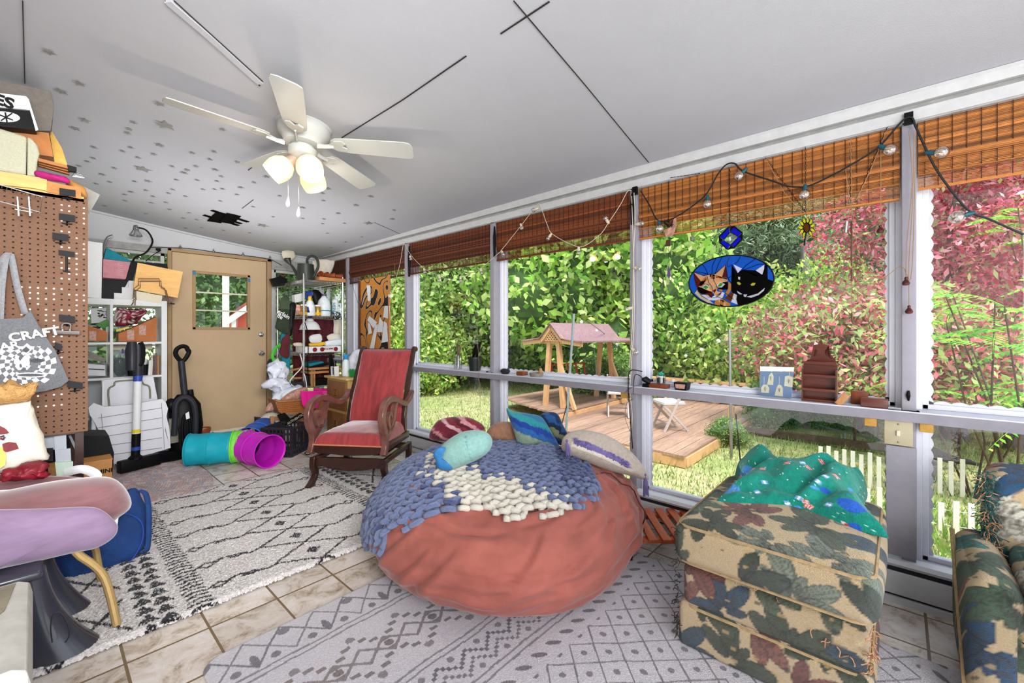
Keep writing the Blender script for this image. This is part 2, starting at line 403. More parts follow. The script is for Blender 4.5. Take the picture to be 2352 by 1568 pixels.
for z in(1.45,1.655): b.b2((wx0,D-.012,z-.008),(wx1,D+.01,z+.008))
wf=b.out('window_frame',None,t)
b=MB(); b.b2((wx0,D+.008,wz0),(wx1,D+.011,wz1)); b.out('pane','glass',wf)
mat('painttape','#2a7fb5',.6)
for x,z in((1.178,1.868),(1.728,1.835)):
    b=MB(); b.b2((x-.012,D-.03,z-.02),(x+.012,D-.026,z+.02)); b.out('tape','painttape',t)
for z in(1.17,.935):
    b=MB(); R=Matrix.Rotation(PI/2,3,'X'); b.lathe([(.03,0),(.03,.006),(.018,.012),(.014,.03),(.026,.04),(.028,.055),(.018,.066),(.001,.068)] if z<1 else [(.03,0),(.03,.012),(.022,.018),(.001,.02)],(1.866,D-.008,z),18,R)
    if z>1: b.box((1.866,D-.035,z),(.03,.012,.008),Matrix.Rotation(.5,3,'Y'))
    b.out('door_knob' if z<1 else 'deadbolt','chrome',t)
b=MB(); b.b2((.98,D-.05,0),(1.93,D-.012,.055),.006); b.out('threshold','cream',t)
b=MB(); b.b2((-1.6,D-.02,0),(.94,D,.09),.004); b.out('baseboard_far','trimwhite',kind='structure')
# ---------------- window wall
PYS=[5.13,3.84,2.565,1.275,-.035,-1.32]; edges=[D]+PYS+[-2.2]
b=MB(); b.use('grime'); b.b2((2.585,-2.2,2.125),(2.75,D+.1,2.19)); b.b2((2.60,-2.2,2.185),(2.75,D+.1,2.32)); b.use('trimwhite').b2((2.575,-2.2,2.13),(2.586,D,2.18)); 
b.prism([(2.57,-2.2,2.205),(2.61,-2.2,2.205),(2.61,-2.2,2.25),(2.545,-2.2,2.25),(2.545,-2.2,2.235)],(0,8.1,0)); b.out('wall_right_header',kind='structure')
b=MB(); b.use('trimwhite').b2((2.62,-2.2,0),(2.75,D+.1,.15)); b.use('railtop').b2((2.6,-2.2,.15),(2.76,D+.1,.172)); b.out('wall_right_sill',kind='structure')
b=MB(); b.use('rail').b2((2.55,-2.2,.806),(2.70,D,.847)); b.use('railtop').b2((2.552,-2.2,.8465),(2.72,D,.853)); b.out('trim_2',None,kind='structure')
for i,y in enumerate(PYS):
    b=MB(); b.use('post').b2((2.585,y-.024,.17),(2.66,y+.024,2.15),.003); b.use('vinyl').b2((2.66,y-.045,.17),(2.72,y+.045,2.15),.003)
    b.out('wall_right_post',kind='structure')
def scal(b,p,q,side,am=.0045,per=.055):
    p=Vector(p);q=Vector(q);l=(q-p).length;n=max(8,int(l/per*10)); s=Vector(side)
    a=[p+(q-p)*(i/n)+s*(am*1.6+am*abs(math.sin(2*PI*i/20))*2) for i in range(n+1)]
    b.grid([[p+(q-p)*(i/n) for i in range(n+1)],a])
wi=4
for i in range(len(edges)-1):
    y1,y0=edges[i]-.045,edges[i+1]+.045
    for z0,z1 in((.172,.806),(.853,2.13)):
        t=T_('window_%d'%wi); wi+=1
        b=MB(); b.use('vinyl'); f=.022
        for q in(((2.68,y0,z0),(2.715,y0+f,z1)),((2.68,y1-f,z0),(2.715,y1,z1)),((2.68,y0,z0),(2.715,y1,z0+f)),((2.68,y0,z1-f),(2.715,y1,z1))): b.b2(*q,.003)
        b.out('window_frame',None,t)
        b=MB(); scal(b,(2.7,y0+f,z0),(2.7,y0+f,z1),(0,1,0)); scal(b,(2.7,y1-f,z0),(2.7,y1-f,z1),(0,-1,0)); 
        if z0>.8: scal(b,(2.7,y0,z0+f),(2.7,y1,z0+f),(0,0,1))
        b.out('scalloped_strip','vinyl',t)
        b=MB(); b.b2((2.697,y0+f,z0+f),(2.699,y1-f,z1-f)); b.out('pane','glass',t)
# lower post cover and switch
b=MB(); b.b2((2.575,-.06,.2),(2.587,.042,.69),.002); b.out('trim_3','post',kind='structure')
t=thing('light_switch','cream single light switch plate on the grey post under the window rail','light switch',(2.575,.0,.745))
mat('switchplate','#b9ad8e',.5,var=.04)
b=MB(); b.b2((2.568,-.048,.695),(2.58,.048,.805),.003); b.out('plate','switchplate',t)
b=MB(); b.b2((2.558,-.006,.738),(2.57,.006,.762),.002); b.out('toggle','cream',t)
for z in(.71,.79):
    b=MB(); b.ball((2.567,0,z),.004,8); b.out('screw','steel',t)
mat('ply','#c0903c',.6,var=.15)
for yy,l in((.095,'small bare wood block under the window rail, left of the light switch'),(-.09,'small bare wood block under the window rail, right of the light switch'),(1.33,'small bare wood block under the window rail by the middle post')):
    b=MB(); b.b2((2.56,yy-.022,.768),(2.62,yy+.022,.805),.002); b.out('wood_block','ply',label=l,cat='wood block')
# ---------------- baseboard heater
mat('heater','#d9d9dc',.45,var=.04); mat('slot','#2b2830',.7)
t=thing('baseboard_heater','long white baseboard heater with a dark top slot under the windows','heater',(2.58,1.5,0))
b=MB(); b.b2((2.56,-2.1,.02),(2.615,5.6,.175)); b.out('body','slot',t)
y=-2.1; k=0
for ln in(1.0,.32,1.5,1.5,1.5,1.5):
    y1=min(y+ln,5.6)
    b=MB(); b.b2((2.548,y+.003,.038),(2.561,y1-.003,.138 if ln>.5 else .165),.003); b.out('front_panel','heater',t); y=y1
b=MB(); b.prism([(2.55,-2.1,.160),(2.545,-2.1,.172),(2.56,-2.1,.186),(2.618,-2.1,.186),(2.618,-2.1,.18),(2.56,-2.1,.165)],(0,7.7,0)); b.out('top_cover','heater',t)
b=MB(); b.b2((2.54,-2.1,0),(2.62,5.6,.028)); b.out('base_strip','heater',t)
# ---------------- ceiling seams, stars
def CP(px,py):
    r=ray(px,py); lo,hi=.0005,.05
    for _ in range(40):
        m=(lo+hi)/2; p=Vector((0,0,H))+r*m
        if p.z<float(ceilz(p.x,p.y)): lo=m
        else: hi=m
    return Vector((0,0,H))+r*lo-Vector((0,0,.003))
b=MB(); 
for p,q,w_ in(((785,315),(925,228),.006),((925,228),(1071,127),.006),((1180,0),(1345,195),.004),((1345,195),(1490,372),.004),((1150,76),(1262,2),.006),((570,390),(600,368),.005),((556,478),(582,458),.004),((960,555),(860,510),.003)):
    b.bar(CP(*p),CP(*q),w_,.002)
b.out('trim_4','darkline',kind='structure')
b=MB(); b.bar(CP(385,0),CP(480,82),.03,.012).bar(CP(480,82),CP(598,190),.03,.012); b.out('trim_5','ceil',kind='structure')
b=MB(); 
for p,q in(((379,0),(597,196)),((400,0),(604,186)),((52,0),(57,190))): b.bar(CP(*p),CP(*q),.003,.003)
b.out('trim_6','darkline',kind='structure')
def starmesh(n,r):
    b=MB(); pts=[Vector(((r if i%2==0 else r*.42)*math.cos(PI*i/5),(r if i%2==0 else r*.42)*math.sin(PI*i/5),0)) for i in range(10)]
    b.prism(pts,(0,0,.001)); return b.mesh(n)
mat('star','#86857f',.7)
sm=starmesh('star',.022); sb=starmesh('star_big',.06); sm.materials.append(MATS['star']); sb.materials.append(MATS['star'])
S=[(381,286,1),(328,387,1),(112,118,2),(140,208,2),(182,190,2),(195,275,2),(172,294,2),(366,237,2),(215,337,0),(200,370,0),(213,362,0),(181,380,0),(235,400,2),(306,280,0),(296,295,0),(292,304,0),(300,338,0),(281,346,0),(317,361,0),(353,353,0),(366,332,2),(395,381,0),(422,396,2),(430,389,0),(262,385,0),(221,421,0),(252,417,0),(309,416,0),(340,415,2),(405,412,0),(301,440,2),(335,436,0),(286,446,0),(396,434,0),(287,460,0),(351,450,0),(387,443,0),(240,472,0),(381,464,0),(347,465,0),(334,490,0),(389,480,0),(426,450,0),(434,488,0),(421,500,0),(511,296,0),(441,350,0),(491,347,0),(482,365,0),(545,371,0),(574,374,0),(393,381,0),(450,381,0),(429,390,0),(494,389,2),(508,404,0),(612,405,2),(583,418,0),(404,412,0),(453,413,0),(498,415,0),(553,430,2),(506,461,0),(396,434,0),(466,434,0),(493,434,0),(511,433,0),(544,446,0),(642,449,0),(581,474,0),(695,476,2),(627,497,0),(695,501,0),(744,502,0),(743,460,0),(741,443,0),(752,432,2),(851,450,2),(818,470,2),(777,489,2),(901,502,2),(791,512,0),(848,512,1),(604,517,1),(452,504,0),(426,523,0),(463,522,0),(513,528,0),(573,534,0),(902,502,0),(831,543,0),(793,555,0),(760,568,0),(741,513,0),(752,535,0),(905,482,0),(440,556,0),(630,556,0)]
seen=set()
first=True
for x,y,s in S:
    if (x//6,y//6) in seen: continue
    seen.add((x//6,y//6))
    o=bpy.data.objects.new('ceiling_star',sb if s==1 else sm); COL.objects.link(o); p=CP(x,y); o.location=p-Vector((0,0,.002)); o.rotation_euler=(0,math.radians(5),random.random()*6)
    o.scale=(1.35,)*3 if s==2 else (1,1,1)
    if s==1: tag(o,'large grey star stuck on the white ceiling','star','large stars on the ceiling')
    elif s==2: tag(o,'medium grey star stuck on the white ceiling','star','medium stars on the ceiling')
    else: tag(o,'tiny grey star stuck on the white ceiling','star','tiny stars on the ceiling')
t=thing('tape_patch','black tape strips crossed over a patch in the ceiling near the door','tape patch',CP(520,498))
for p,q,w_ in(((486,482),(570,509),.05),((468,493),(548,517),.05),((490,493),(554,513),.05),((514,489),(492,509),.12),((538,492),(520,511),.12)):
    b=MB(); b.bar(CP(*p),CP(*q),w_,.006); b.out('tape_strip','blacktape',t)
# ---------------- ceiling fan
mat('fanwhite','#b9b9b4',.4,var=.02); mat('shade','#f6e2b4',.35,emit=.75,ecol='#ffd98a',var=.02); mat('fitter','#c9a793',.3,metal=.3)
mat('bulbglow','#fff2d0',.3,emit=14,ecol='#ffe9bd')
fc=V(1.02,2.52,float(ceilz(1.02,2.52))+.01)
t=thing('ceiling_fan','white five blade ceiling fan with three lit bell glass shades','ceiling fan',fc); t.rotation_euler=(0,math.radians(4.5),0)
def loc(b,*a,**k): return b.out(*a,world=False,**k)
b=MB(); b.lathe([(.001,0),(.145,0),(.148,-.012),(.138,-.02),(.142,-.03),(.135,-.06),(.112,-.085),(.10,-.115),(.07,-.125),(.001,-.125)],n=40); loc(b,'motor_housing','fanwhite',t)
b=MB(); b.lathe([(.001,-.12),(.06,-.12),(.06,-.14),(.077,-.142),(.077,-.15),(.072,-.18),(.05,-.195),(.03,-.205),(.001,-.205)],n=32); loc(b,'switch_housing','fanwhite',t)
for k in range(5):
    a=math.radians(171.6+72*k); R=Matrix.Rotation(a,3,'Z')@Matrix.Rotation(math.radians(-11),3,'X')
    pts=[(.17,-.035),(.20,-.055),(.26,-.062),(.585,-.072),(.615,-.06),(.625,-.03),(.622,.045),(.61,.068),(.585,.072),(.26,.062),(.20,.055),(.17,.035)]
    b=MB(); b.prism([R@V(x,y,-.115) for x,y in pts],R@V(0,0,.006)); bl=loc(b,'fan_blade','fanwhite',t,bev=.0015)
    b=MB(); b.tube([R@V(.09,0,-.125),R@V(.13,0,-.128),R@V(.18,0,-.12)],[.016,.012,.014],8,flat=.4); pts=[(.16,-.012),(.19,-.04),(.235,-.045),(.25,-.02),(.225,0),(.25,.02),(.235,.045),(.19,.04),(.16,.012)]
    b.prism([R@V(x,y,-.122) for x,y in pts],R@V(0,0,.007)); loc(b,'blade_iron','fanwhite',bl)
for k,az in enumerate((152,272,32)):
    a=math.radians(az); R=Matrix.Rotation(a,3,'Z')@Matrix.Rotation(math.radians(48),3,'Y').inverted()
    # axis: tilt down and outwards
    ax=V(math.cos(a)*math.sin(math.radians(44)),math.sin(a)*math.sin(math.radians(44)),-math.cos(math.radians(44)))
    R=ax.to_track_quat('Z','Y').to_matrix(); c=V(math.cos(a)*.03,math.sin(a)*.03,-.195)
    b=MB(); b.lathe([(.022,0),(.026,.01),(.03,.03),(.033,.05),(.028,.052)],c,20,R); fi=loc(b,'light_fitter','fitter',t)
    b=MB(); b.lathe([(.03,.045),(.045,.055),(.064,.085),(.07,.115),(.066,.145),(.06,.168),(.057,.166),(.063,.145),(.067,.115),(.061,.088),(.042,.058)],c,28,R,cap=False); sh=loc(b,'lamp_shade','shade',t)
    b=MB(); b.ball(c+ax*.11,.026,14,(1,1,1.2),R); loc(b,'bulb','bulbglow',sh)
    p=basis(t)@(c+ax*.19); lamp('fan_lamp','POINT',p,2.4,size=.03,col=(1,.9,.75))
for (px,py0,py1) in((662,365,455),(686,365,478)):
    d=2.40; p=basis(t).inverted()@PD(px,py0,d); q=basis(t).inverted()@PD(px,py1,d)
    b=MB(); b.tube([p,q],.0016,6); ch=loc(b,'pull_chain','steel',t)
    b=MB(); b.lathe([(.001,.01),(.004,.0),(.011,-.03),(.009,-.045),(.001,-.052)],q,12); loc(b,'pull_knob','white',ch)
# ---------------- bamboo blinds
mat('reed','#a05a22',.65,attr=True,var=.35,vs=22,stretch=(1,3,40))
mat('reedcord','#3a1a0c',.8)
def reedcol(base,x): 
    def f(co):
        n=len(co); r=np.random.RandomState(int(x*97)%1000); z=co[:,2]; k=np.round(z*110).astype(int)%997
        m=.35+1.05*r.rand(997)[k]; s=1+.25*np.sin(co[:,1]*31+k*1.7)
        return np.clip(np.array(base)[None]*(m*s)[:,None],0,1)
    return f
bcol=[(.11,.022,.010),(.13,.027,.010),(.16,.038,.012),(.21,.052,.014),(.42,.145,.028),(.44,.155,.032),(.4,.15,.03)]  # reed colour per bay; brighter orange has the glow from behind painted in
BL=['narrow reddish brown bamboo blind in the far corner behind the wire shelf','dark red bamboo blind above the orange squiggle panel','dark reddish bamboo blind over the bay with the vase and black pot','reddish brown bamboo blind over the bay showing the garden swing','wide orange bamboo blind above the cat stained glass','orange bamboo blind at the right edge over the red maple','bamboo blind behind the camera']
for i in range(len(edges)-1):
    y1,y0=edges[i]-.03,edges[i+1]+.03; zt=2.135; zb=[1.79,1.80,1.80,1.80,1.795,1.825,1.82][i]
    if i>=6: continue
    t=thing('bamboo_blind',BL[i],'blind',(2.61,(y0+y1)/2,zb),group='bamboo blinds along the window wall')
    b=MB(); n=int((zt-zb)/.0062); rnd=random.Random(i)
    for k in range(n):
        z=zt-(k+.5)*(zt-zb)/n; f=(zt-z)/(zt-zb)
        x=2.612-.012*math.exp(-((f-.58)/.05)**2)-.010*math.exp(-((f-.80)/.03)**2)-(.004 if f<.58 else 0)+rnd.uniform(-.0012,.0012)
        h=.0054 if f<.72 else .0036
        if f>.955: h=.0062
        b.box((x,(y0+y1)/2,z),(.002 if f<.95 else .006,y1-y0,h))
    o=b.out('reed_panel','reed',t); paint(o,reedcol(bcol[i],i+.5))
    # second hanging layer of the folded top
    b=MB()
    for k in range(int(n*.72)):
        z=zt-.02-(k+.5)*(zt-zb)*.72/(n*.72); b.box((2.632,(y0+y1)/2,z),(.002,y1-y0,.0058))
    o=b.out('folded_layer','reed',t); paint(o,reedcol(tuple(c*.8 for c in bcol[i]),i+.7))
    b=MB(); m=max(2,int((y1-y0)/.042))
    for k in range(m):
        y=y0+(k+.5)*(y1-y0)/m
        b.bar((2.602,y,zt),(2.602,y,zb+.24*(zt-zb)),.0022).bar((2.605,y,zb+.26*(zt-zb)),(2.6095,y,zb+.01),.0022)
    b.out('weave_cord','reedcord',t)
    b=MB(); b.b2((2.60,y0,zt-.004),(2.64,y1,zt+.004)); b.out('head_rail','reedcord',t)
# ---------------- string lights
mat('wirewhite','#d8ccb4',.5); mat('wireblack','#141618',.5); mat('tealsocket','#15505c',.4); mat('filament','#c9a050',.4)
glassmat('bulbglass',col=(1,.97,.9),tint=.15,refl=1.1)
def X_(pts,x=2.555): return [PX(a,b_,x) for a,b_ in pts]
def string(name,label,paths,bulbs,wm,sm_,r=.0025,x=2.555,br=.024,h=.0):
    t=thing(name,label,'string lights',PX(*paths[0][0],x),group=None)
    b=MB()
    for p in paths: b.tube(crom(X_(p,x),5),r,6)
    b.out('wire',wm,t)
    for (bx,by,sx,sy) in bulbs:
        c=PX(bx,by,x-.005); s0=PX(sx,sy,x); ax=(c-s0); ax=ax.normalized() if ax.length>.003 else V(0,0,-1)
        b=MB(); b.tube([c-ax*(br+.028),c-ax*(br+.012),c-ax*(br-.004)],[.007,.011,.010],10); so=b.out('socket',sm_,t)
        b=MB(); b.ball(c,br,14); b.out('bulb','bulbglass',so)
        b=MB(); b.tube([c-ax*br,c-ax*.004,c+ax*.006],[.004,.003,.002],6); b.out('filament','filament',so)
def z2(l,x0,y0,s): return [(x0+a/s,y0+b_/s) for a,b_ in l]
string('string_lights','white cord string lights with small clear globe bulbs draped over the middle blinds',
 [z2([(40,770),(75,640),(103,480),(118,475),(175,575),(290,690),(400,745),(530,790),(700,740),(800,690),(960,555),(1000,510),(1160,310),(1240,205),(1320,110),(1350,160),(1400,300),(1450,385),(1640,485),(1740,485),(1880,380),(1950,280),(2050,130),(2120,0),(2150,-10)],900,440,3.92),
  z2([(2180,10),(2190,260),(2175,600),(2170,1000),(2160,1300),(2140,1568)],900,440,3.92),[(1451,450),(1457,700),(1450,840),(1447,900),(1452,950),(1450,1000)]],
 [(944,595,940,582),(976,625,973,612),(1010,643,1008,628),(1058,645,1057,630),(1106,627,1104,614),(1156,584,1151,575),(1199,524,1196,515),(1226,482,1236,478),(1259,548,1267,536),(1329,581,1329,566),(1391,501,1397,511),(1475,513,1458,515),(1468,617,1452,613),(1439,710,1453,706),(1461,809,1450,800)],'wirewhite','wirewhite',.0022,br=.017)
BKP=z2([(80,510),(130,590),(190,690),(300,660),(440,560),(490,500),(540,410),(590,355),(640,350),(690,395),(870,455),(960,485),(1080,480),(1230,410),(1300,372),(1480,260),(1600,130),(1650,82),(1690,80),(1710,130),(1760,240),(1830,380),(1930,520),(2035,635),(2150,680),(2350,770)],1440,240,2.579)
BB=[(195,735,190,695),(478,590,478,555),(665,425,690,398),(1052,535,1055,495),(1560,270,1520,255),(1865,283,1795,285),(1955,668,2020,650)]
string('string_lights','heavy black cord patio string lights with teal sockets hung over the orange blinds',[BKP],[(1440+a/2.579,240+b_/2.579,1440+c/2.579,240+d/2.579) for a,b_,c,d in BB],'wireblack','tealsocket',.0042,br=.026)
# cup hook brackets and hanging cords
def cord(name,label,pts,m,r=.0015,x=2.56,knob=None,cat='cord',group=None,km='maroon'):
    b=MB(); b.tube(crom(X_(pts,x),4),r,5)
    if knob is None: return b.out(name,m,label=label,cat=cat,group=group)
    t=thing(name,label,cat,PX(*knob,x),group=group); b.out('cord_strand',m,t)
    b=MB(); c=PX(*knob,x); b.lathe([(.002,.018),(.006,.014),(.005,.006),(.011,-.002),(.014,-.010),(.011,-.018),(.002,-.02)],c,12); b.out('wooden_knob',km,t); return t
mat('maroon','#4a1716',.4); mat('jute','#9a7a5a',.8)
cord('blind_cord','blind pull cord with a dark red wooden knob hanging clear of the post',[(2023,340),(2023,515)],'jute',knob=(2022,525))
cord('blind_cord','blind cord with a dark knob hanging on the post, the higher knob',[(2088,300),(2095,420),(2083,560),(2081,636)],'jute',knob=(2081,645),x=2.545)
cord('blind_cord','blind cord with a dark knob hanging on the post, the lower knob',[(2100,300),(2096,470),(2088,600),(2088,700)],'jute',knob=(2088,710),x=2.545)
cord('blind_cord','tangled tan blind cord looped across the upper post at right',[(2104,300),(2100,480),(2092,640),(2070,610),(2020,640),(1975,590),(1960,500),(1955,470)],'jute',x=2.55)
cord('blind_cord','thin blind cord looped down past the rail beside the black pot',[(1092,590),(1096,760),(1100,830),(1100,870),(1106,895),(1103,910),(1098,900),(1102,885),(1103,945)],'jute',x=2.545)
cord('extension_cord','black electric cord hanging down the post beside the black adapter',[(1475,853),(1450,850),(1443,870),(1445,930),(1450,985),(1453,1030)],'black',.003,x=2.54)
cord('extension_cord','grey tangled cord wrapped below the rail by the middle post',[(1470,885),(1450,890),(1435,905),(1455,915),(1440,925),(1436,960),(1450,1000),(1446,1020)],'steel',.0018,x=2.545)
cord('blind_cord','pale cord hanging at the left of the far window bay post',[(907,605),(903,700),(900,800)],'jute',x=2.56)
cord('blind_cord','thin cord with a small black toggle beside the corner post',[(805,640),(815,672),(824,700),(832,705)],'black',.0018,x=2.56)
for px,py in((1459,440),(2087,275)):
    b=MB(); p=PX(px,py,2.57); b.bar(p+V(0,0,-.02),p+V(0,0,.03),.03,.02).bar(p+V(-.02,0,.012),p+V(.01,0,.012),.02,.006); b.out('hook_bracket','black',label='black metal blind bracket at the top of the '+('middle' if px<1500 else 'right')+' post',cat='bracket')
for i,(px,py) in enumerate(((1136,545),(1452,470),(940,590))):
    b=MB(); b.tube([PX(px,py-25,2.57),PX(px,py,2.565),PX(px,py+45,2.57)],[.006,.014,.010],8); b.out('folded_cord_bundle','black',label='black bundle of gathered blind cord on the '+('second','middle','far')[i]+' window post',cat='cord bundle')
# ---------------- hanging ornaments
def stain(name,col,tr=.6):
    m=bpy.data.materials.new(name); m.use_nodes=True; MATS[name]=m; nt=m.node_tree;N=nt.nodes;L=nt.links; b=N['Principled BSDF']
    b.inputs['Base Color'].default_value=(*C(col),1); b.inputs['Roughness'].default_value=.15
    n=N.new('ShaderNodeTexNoise'); n.inputs['Scale'].default_value=60; mr=N.new('ShaderNodeMapRange'); mr.inputs[3].default_value=.7; mr.inputs[4].default_value=1.3; L.new(n.outputs['Fac'],mr.inputs[0])
    mx=N.new('ShaderNodeMix'); mx.data_type='RGBA'; mx.blend_type='MULTIPLY'; mx.inputs['Factor'].default_value=1; mx.inputs['A'].default_value=(*C(col),1); L.new(mr.outputs[0],mx.inputs['B']); L.new(mx.outputs['Result'],b.inputs['Base Color'])
    tl=N.new('ShaderNodeBsdfTranslucent'); L.new(mx.outputs['Result'],tl.inputs[0]); x=N.new('ShaderNodeMixShader'); x.inputs[0].default_value=tr
    L.new(b.outputs[0],x.inputs[1]); L.new(tl.outputs[0],x.inputs[2]); L.new(x.outputs[0],N['Material Output'].inputs['Surface'])
for n,c in(('sgblue','#1f6fd6'),('sgdeep','#1018d8'),('sgwhite','#f2f2fa'),('sgpeach','#f3c795'),('sgtan','#d99a55'),('sgbrown','#7a3f12'),('sgred','#7c1a14'),('sggreen','#4fae3a'),('sgyellow','#e8e235'),('sgcream','#e8dcc0'),('sgpurple','#8a6ab0'),('sgdkgreen','#1d6b3a')): stain(n,c)
mat('lead','#030303',.35,spec=.15); mat('sgblack','#020102',.3,spec=.08)
def chain(b,p,q,r=.003,st=.012):
    p=Vector(p);q=Vector(q);n=max(1,int((q-p).length/st)); d=(q-p)/n
    for i in range(n):
        c=p+d*(i+.5); s=d.normalized(); side=V(0,1,0) if i%2 else V(1,0,0); h=d.length*.62
        b.tube([c+s*(h*math.cos(a))+side*(r*math.sin(a)) for a in [2*PI*j/6 for j in range(6)]],.0011,4,closed=True)
XS=2.575
def Z(x,y): return (1560+x/6.534,490+y/6.534)
t=thing('cat_suncatcher','oval stained glass panel of a calico cat and a black cat on blue','suncatcher',PX(1681,645,XS))
ov=[(1560+(785+640*math.cos(a)-0)/6.534,490+(1012+383*math.sin(a)-65*math.cos(a)*0-(.055*640*math.cos(a)))/6.534) for a in [2*PI*i/56 for i in range(56)]]
b=MB(); b.prism(X_(ov,XS),(.002,0,0)); b.out('sky_glass','sgblue',t)
b=MB(); b.tube(X_(ov,XS),.0035,8,closed=True); b.out('lead_rim','lead',t)
def pc(l,m,nm='glass_piece',dx=-.0015):
    b=MB(); b.prism(X_([Z(*p) for p in l],XS+dx),(.0012,0,0)); return b.out(nm,m,t)
def ld(ls,r=.0014,dx=-.002):
    b=MB()
    for l in ls: b.tube(X_([Z(*p) for p in l],XS+dx),r,6)
    return b.out('lead_line','lead',t)
# calico body and head
pc([(215,880),(330,1020),(290,1100),(270,1140),(250,1080),(225,990)],'sgred')
pc([(215,880),(370,935),(330,1020)],'sgpeach','ear'); pc([(700,770),(645,950),(545,910)],'sgpeach','ear'); pc([(700,770),(725,960),(650,955)],'sgred','ear')
pc([(370,935),(440,920),(545,905),(650,950),(720,975),(725,1020),(600,1020),(560,1080),(560,1170),(500,1180),(450,1080),(330,1100),(275,1100),(320,1030)],'sgpeach','forehead')
pc([(480,910),(540,905),(530,985),(470,980)],'sgtan'); pc([(460,905),(495,910),(485,960),(460,950)],'sgred')
pc([(400,940),(420,1000),(340,1085),(275,1090),(330,1020)],'sgtan'); pc([(545,920),(640,955),(718,972),(718,990),(600,980),(550,960)],'sgtan')
pc([(275,1105),(340,1100),(440,1085),(480,1140),(490,1190),(430,1210),(330,1205),(290,1170)],'sgblack','cheek')
pc([(560,1090),(640,1010),(710,1000),(735,1060),(725,1140),(640,1145),(575,1120)],'sgblack','cheek')
pc([(340,1105),(400,1060),(460,1100),(440,1130),(370,1130)],'sgwhite','eye',-.0025); pc([(355,1105),(400,1078),(445,1112),(400,1132)],'sggreen','eye',-.0035)
pc([(560,1070),(620,1030),(690,1060),(640,1110),(580,1110)],'sgwhite','eye',-.0025); pc([(580,1085),(620,1042),(655,1050),(630,1090),(590,1100)],'sggreen','eye',-.0035)
pc([(385,1130),(405,1085),(412,1130)],'lead','pupil',-.0042) if 0 else None
pc([(400,1190),(470,1160),(510,1220),(490,1260),(430,1260),(405,1230)],'sgred')
pc([(500,1180),(560,1160),(635,1190),(610,1245),(540,1250),(520,1215)],'sgpeach','muzzle'); pc([(505,1160),(540,1135),(550,1160),(525,1185)],'sgred','nose',-.0028)
pc([(600,1130),(650,1140),(640,1175),(605,1165)],'sgtan')
pc([(330,1215),(420,1210),(480,1262),(560,1260),(640,1180),(690,1190),(650,1280),(540,1305),(440,1300)],'sgwhite','chest')
pc([(265,1140),(330,1215),(430,1290),(520,1355),(430,1340),(310,1270),(225,1190)],'sgcream'); pc([(545,1305),(650,1280),(770,1345),(760,1388),(620,1393),(520,1360)],'sgtan'); pc([(590,1300),(640,1290),(700,1320),(700,1388),(620,1390)],'sgcream')
pc([(735,1020),(780,1050),(780,1150),(715,1240),(690,1190),(730,1130)],'sgtan'); pc([(720,1240),(790,1180),(825,1200),(815,1290),(770,1320),(680,1270)],'sgbrown')
pc([(820,1200),(870,1225),(860,1290),(885,1370),(780,1330)],'sgwhite')
# black cat
pc([(790,770),(875,895),(945,845),(1150,855),(1240,920),(1290,765),(1325,770),(1300,1010),(1415,1015),(1400,1120),(1330,1200),(1200,1290),(1040,1350),(885,1375),(862,1290),(870,1225),(780,1160),(785,1060),(815,1020),(830,930),(800,850)],'sgblack','black_cat',-.002)
pc([(815,765),(940,825),(880,893)],'sgwhite','ear',-.003); pc([(1275,770),(1275,830),(1245,918),(1148,855)],'sgwhite','ear',-.003)
pc([(885,950),(915,955),(910,995),(885,985)],'sgwhite','highlight',-.003)
pc([(865,1030),(900,1028),(930,1055),(905,1075),(875,1060)],'sgyellow','eye',-.003); pc([(1070,1065),(1105,1040),(1148,1045),(1125,1080),(1085,1085)],'sgyellow','eye',-.003)
pc([(865,1160),(950,1210),(910,1215),(880,1195)],'sgwhite','whisker',-.003); pc([(965,1215),(1020,1215),(1000,1255),(970,1245)],'sgwhite','bib',-.003)
pc([(1010,1250),(1180,1200),(1285,1115),(1270,1160),(1190,1225),(1080,1265)],'sgwhite','whisker',-.003)
ld([[(350,765),(400,830),(430,915)],[(550,680),(500,780),(490,905)],[(645,655),(590,760),(540,900)],[(760,650),(720,740),(730,800),(800,770)],[(920,645),(880,720),(835,760)],[(1150,680),(1000,780),(945,850)],[(220,875),(330,880),(440,915)],[(730,975),(800,930)],[(1290,760),(1200,760),(960,850)],
 [(215,880),(240,1010),(275,1100),(280,1160),(340,1240),(430,1290)],[(215,880),(370,935),(440,920),(540,905),(700,770),(725,960),(780,1050)],[(700,770),(650,950),(718,990)],[(330,1020),(300,1080),(390,1055),(450,1080)],[(420,940),(440,1030),(490,1100),(500,1180)],[(500,920),(520,1010),(560,1080),(545,1160)],[(545,1160),(510,1220),(480,1262),(560,1262),(635,1190)],[(690,1190),(650,1280),(770,1345)],[(330,1215),(430,1215),(480,1262)],[(540,1305),(520,1360)],[(735,1020),(730,1130),(690,1190),(815,1290)],[(545,1240),(650,1280)],[(870,1225),(860,1290),(885,1375)],[(560,1090),(600,1130),(650,1140)],[(230,1190),(270,1140)]])
b=MB(); chain(b,PX(1604,620,XS),PX(1604,600,XS)); 
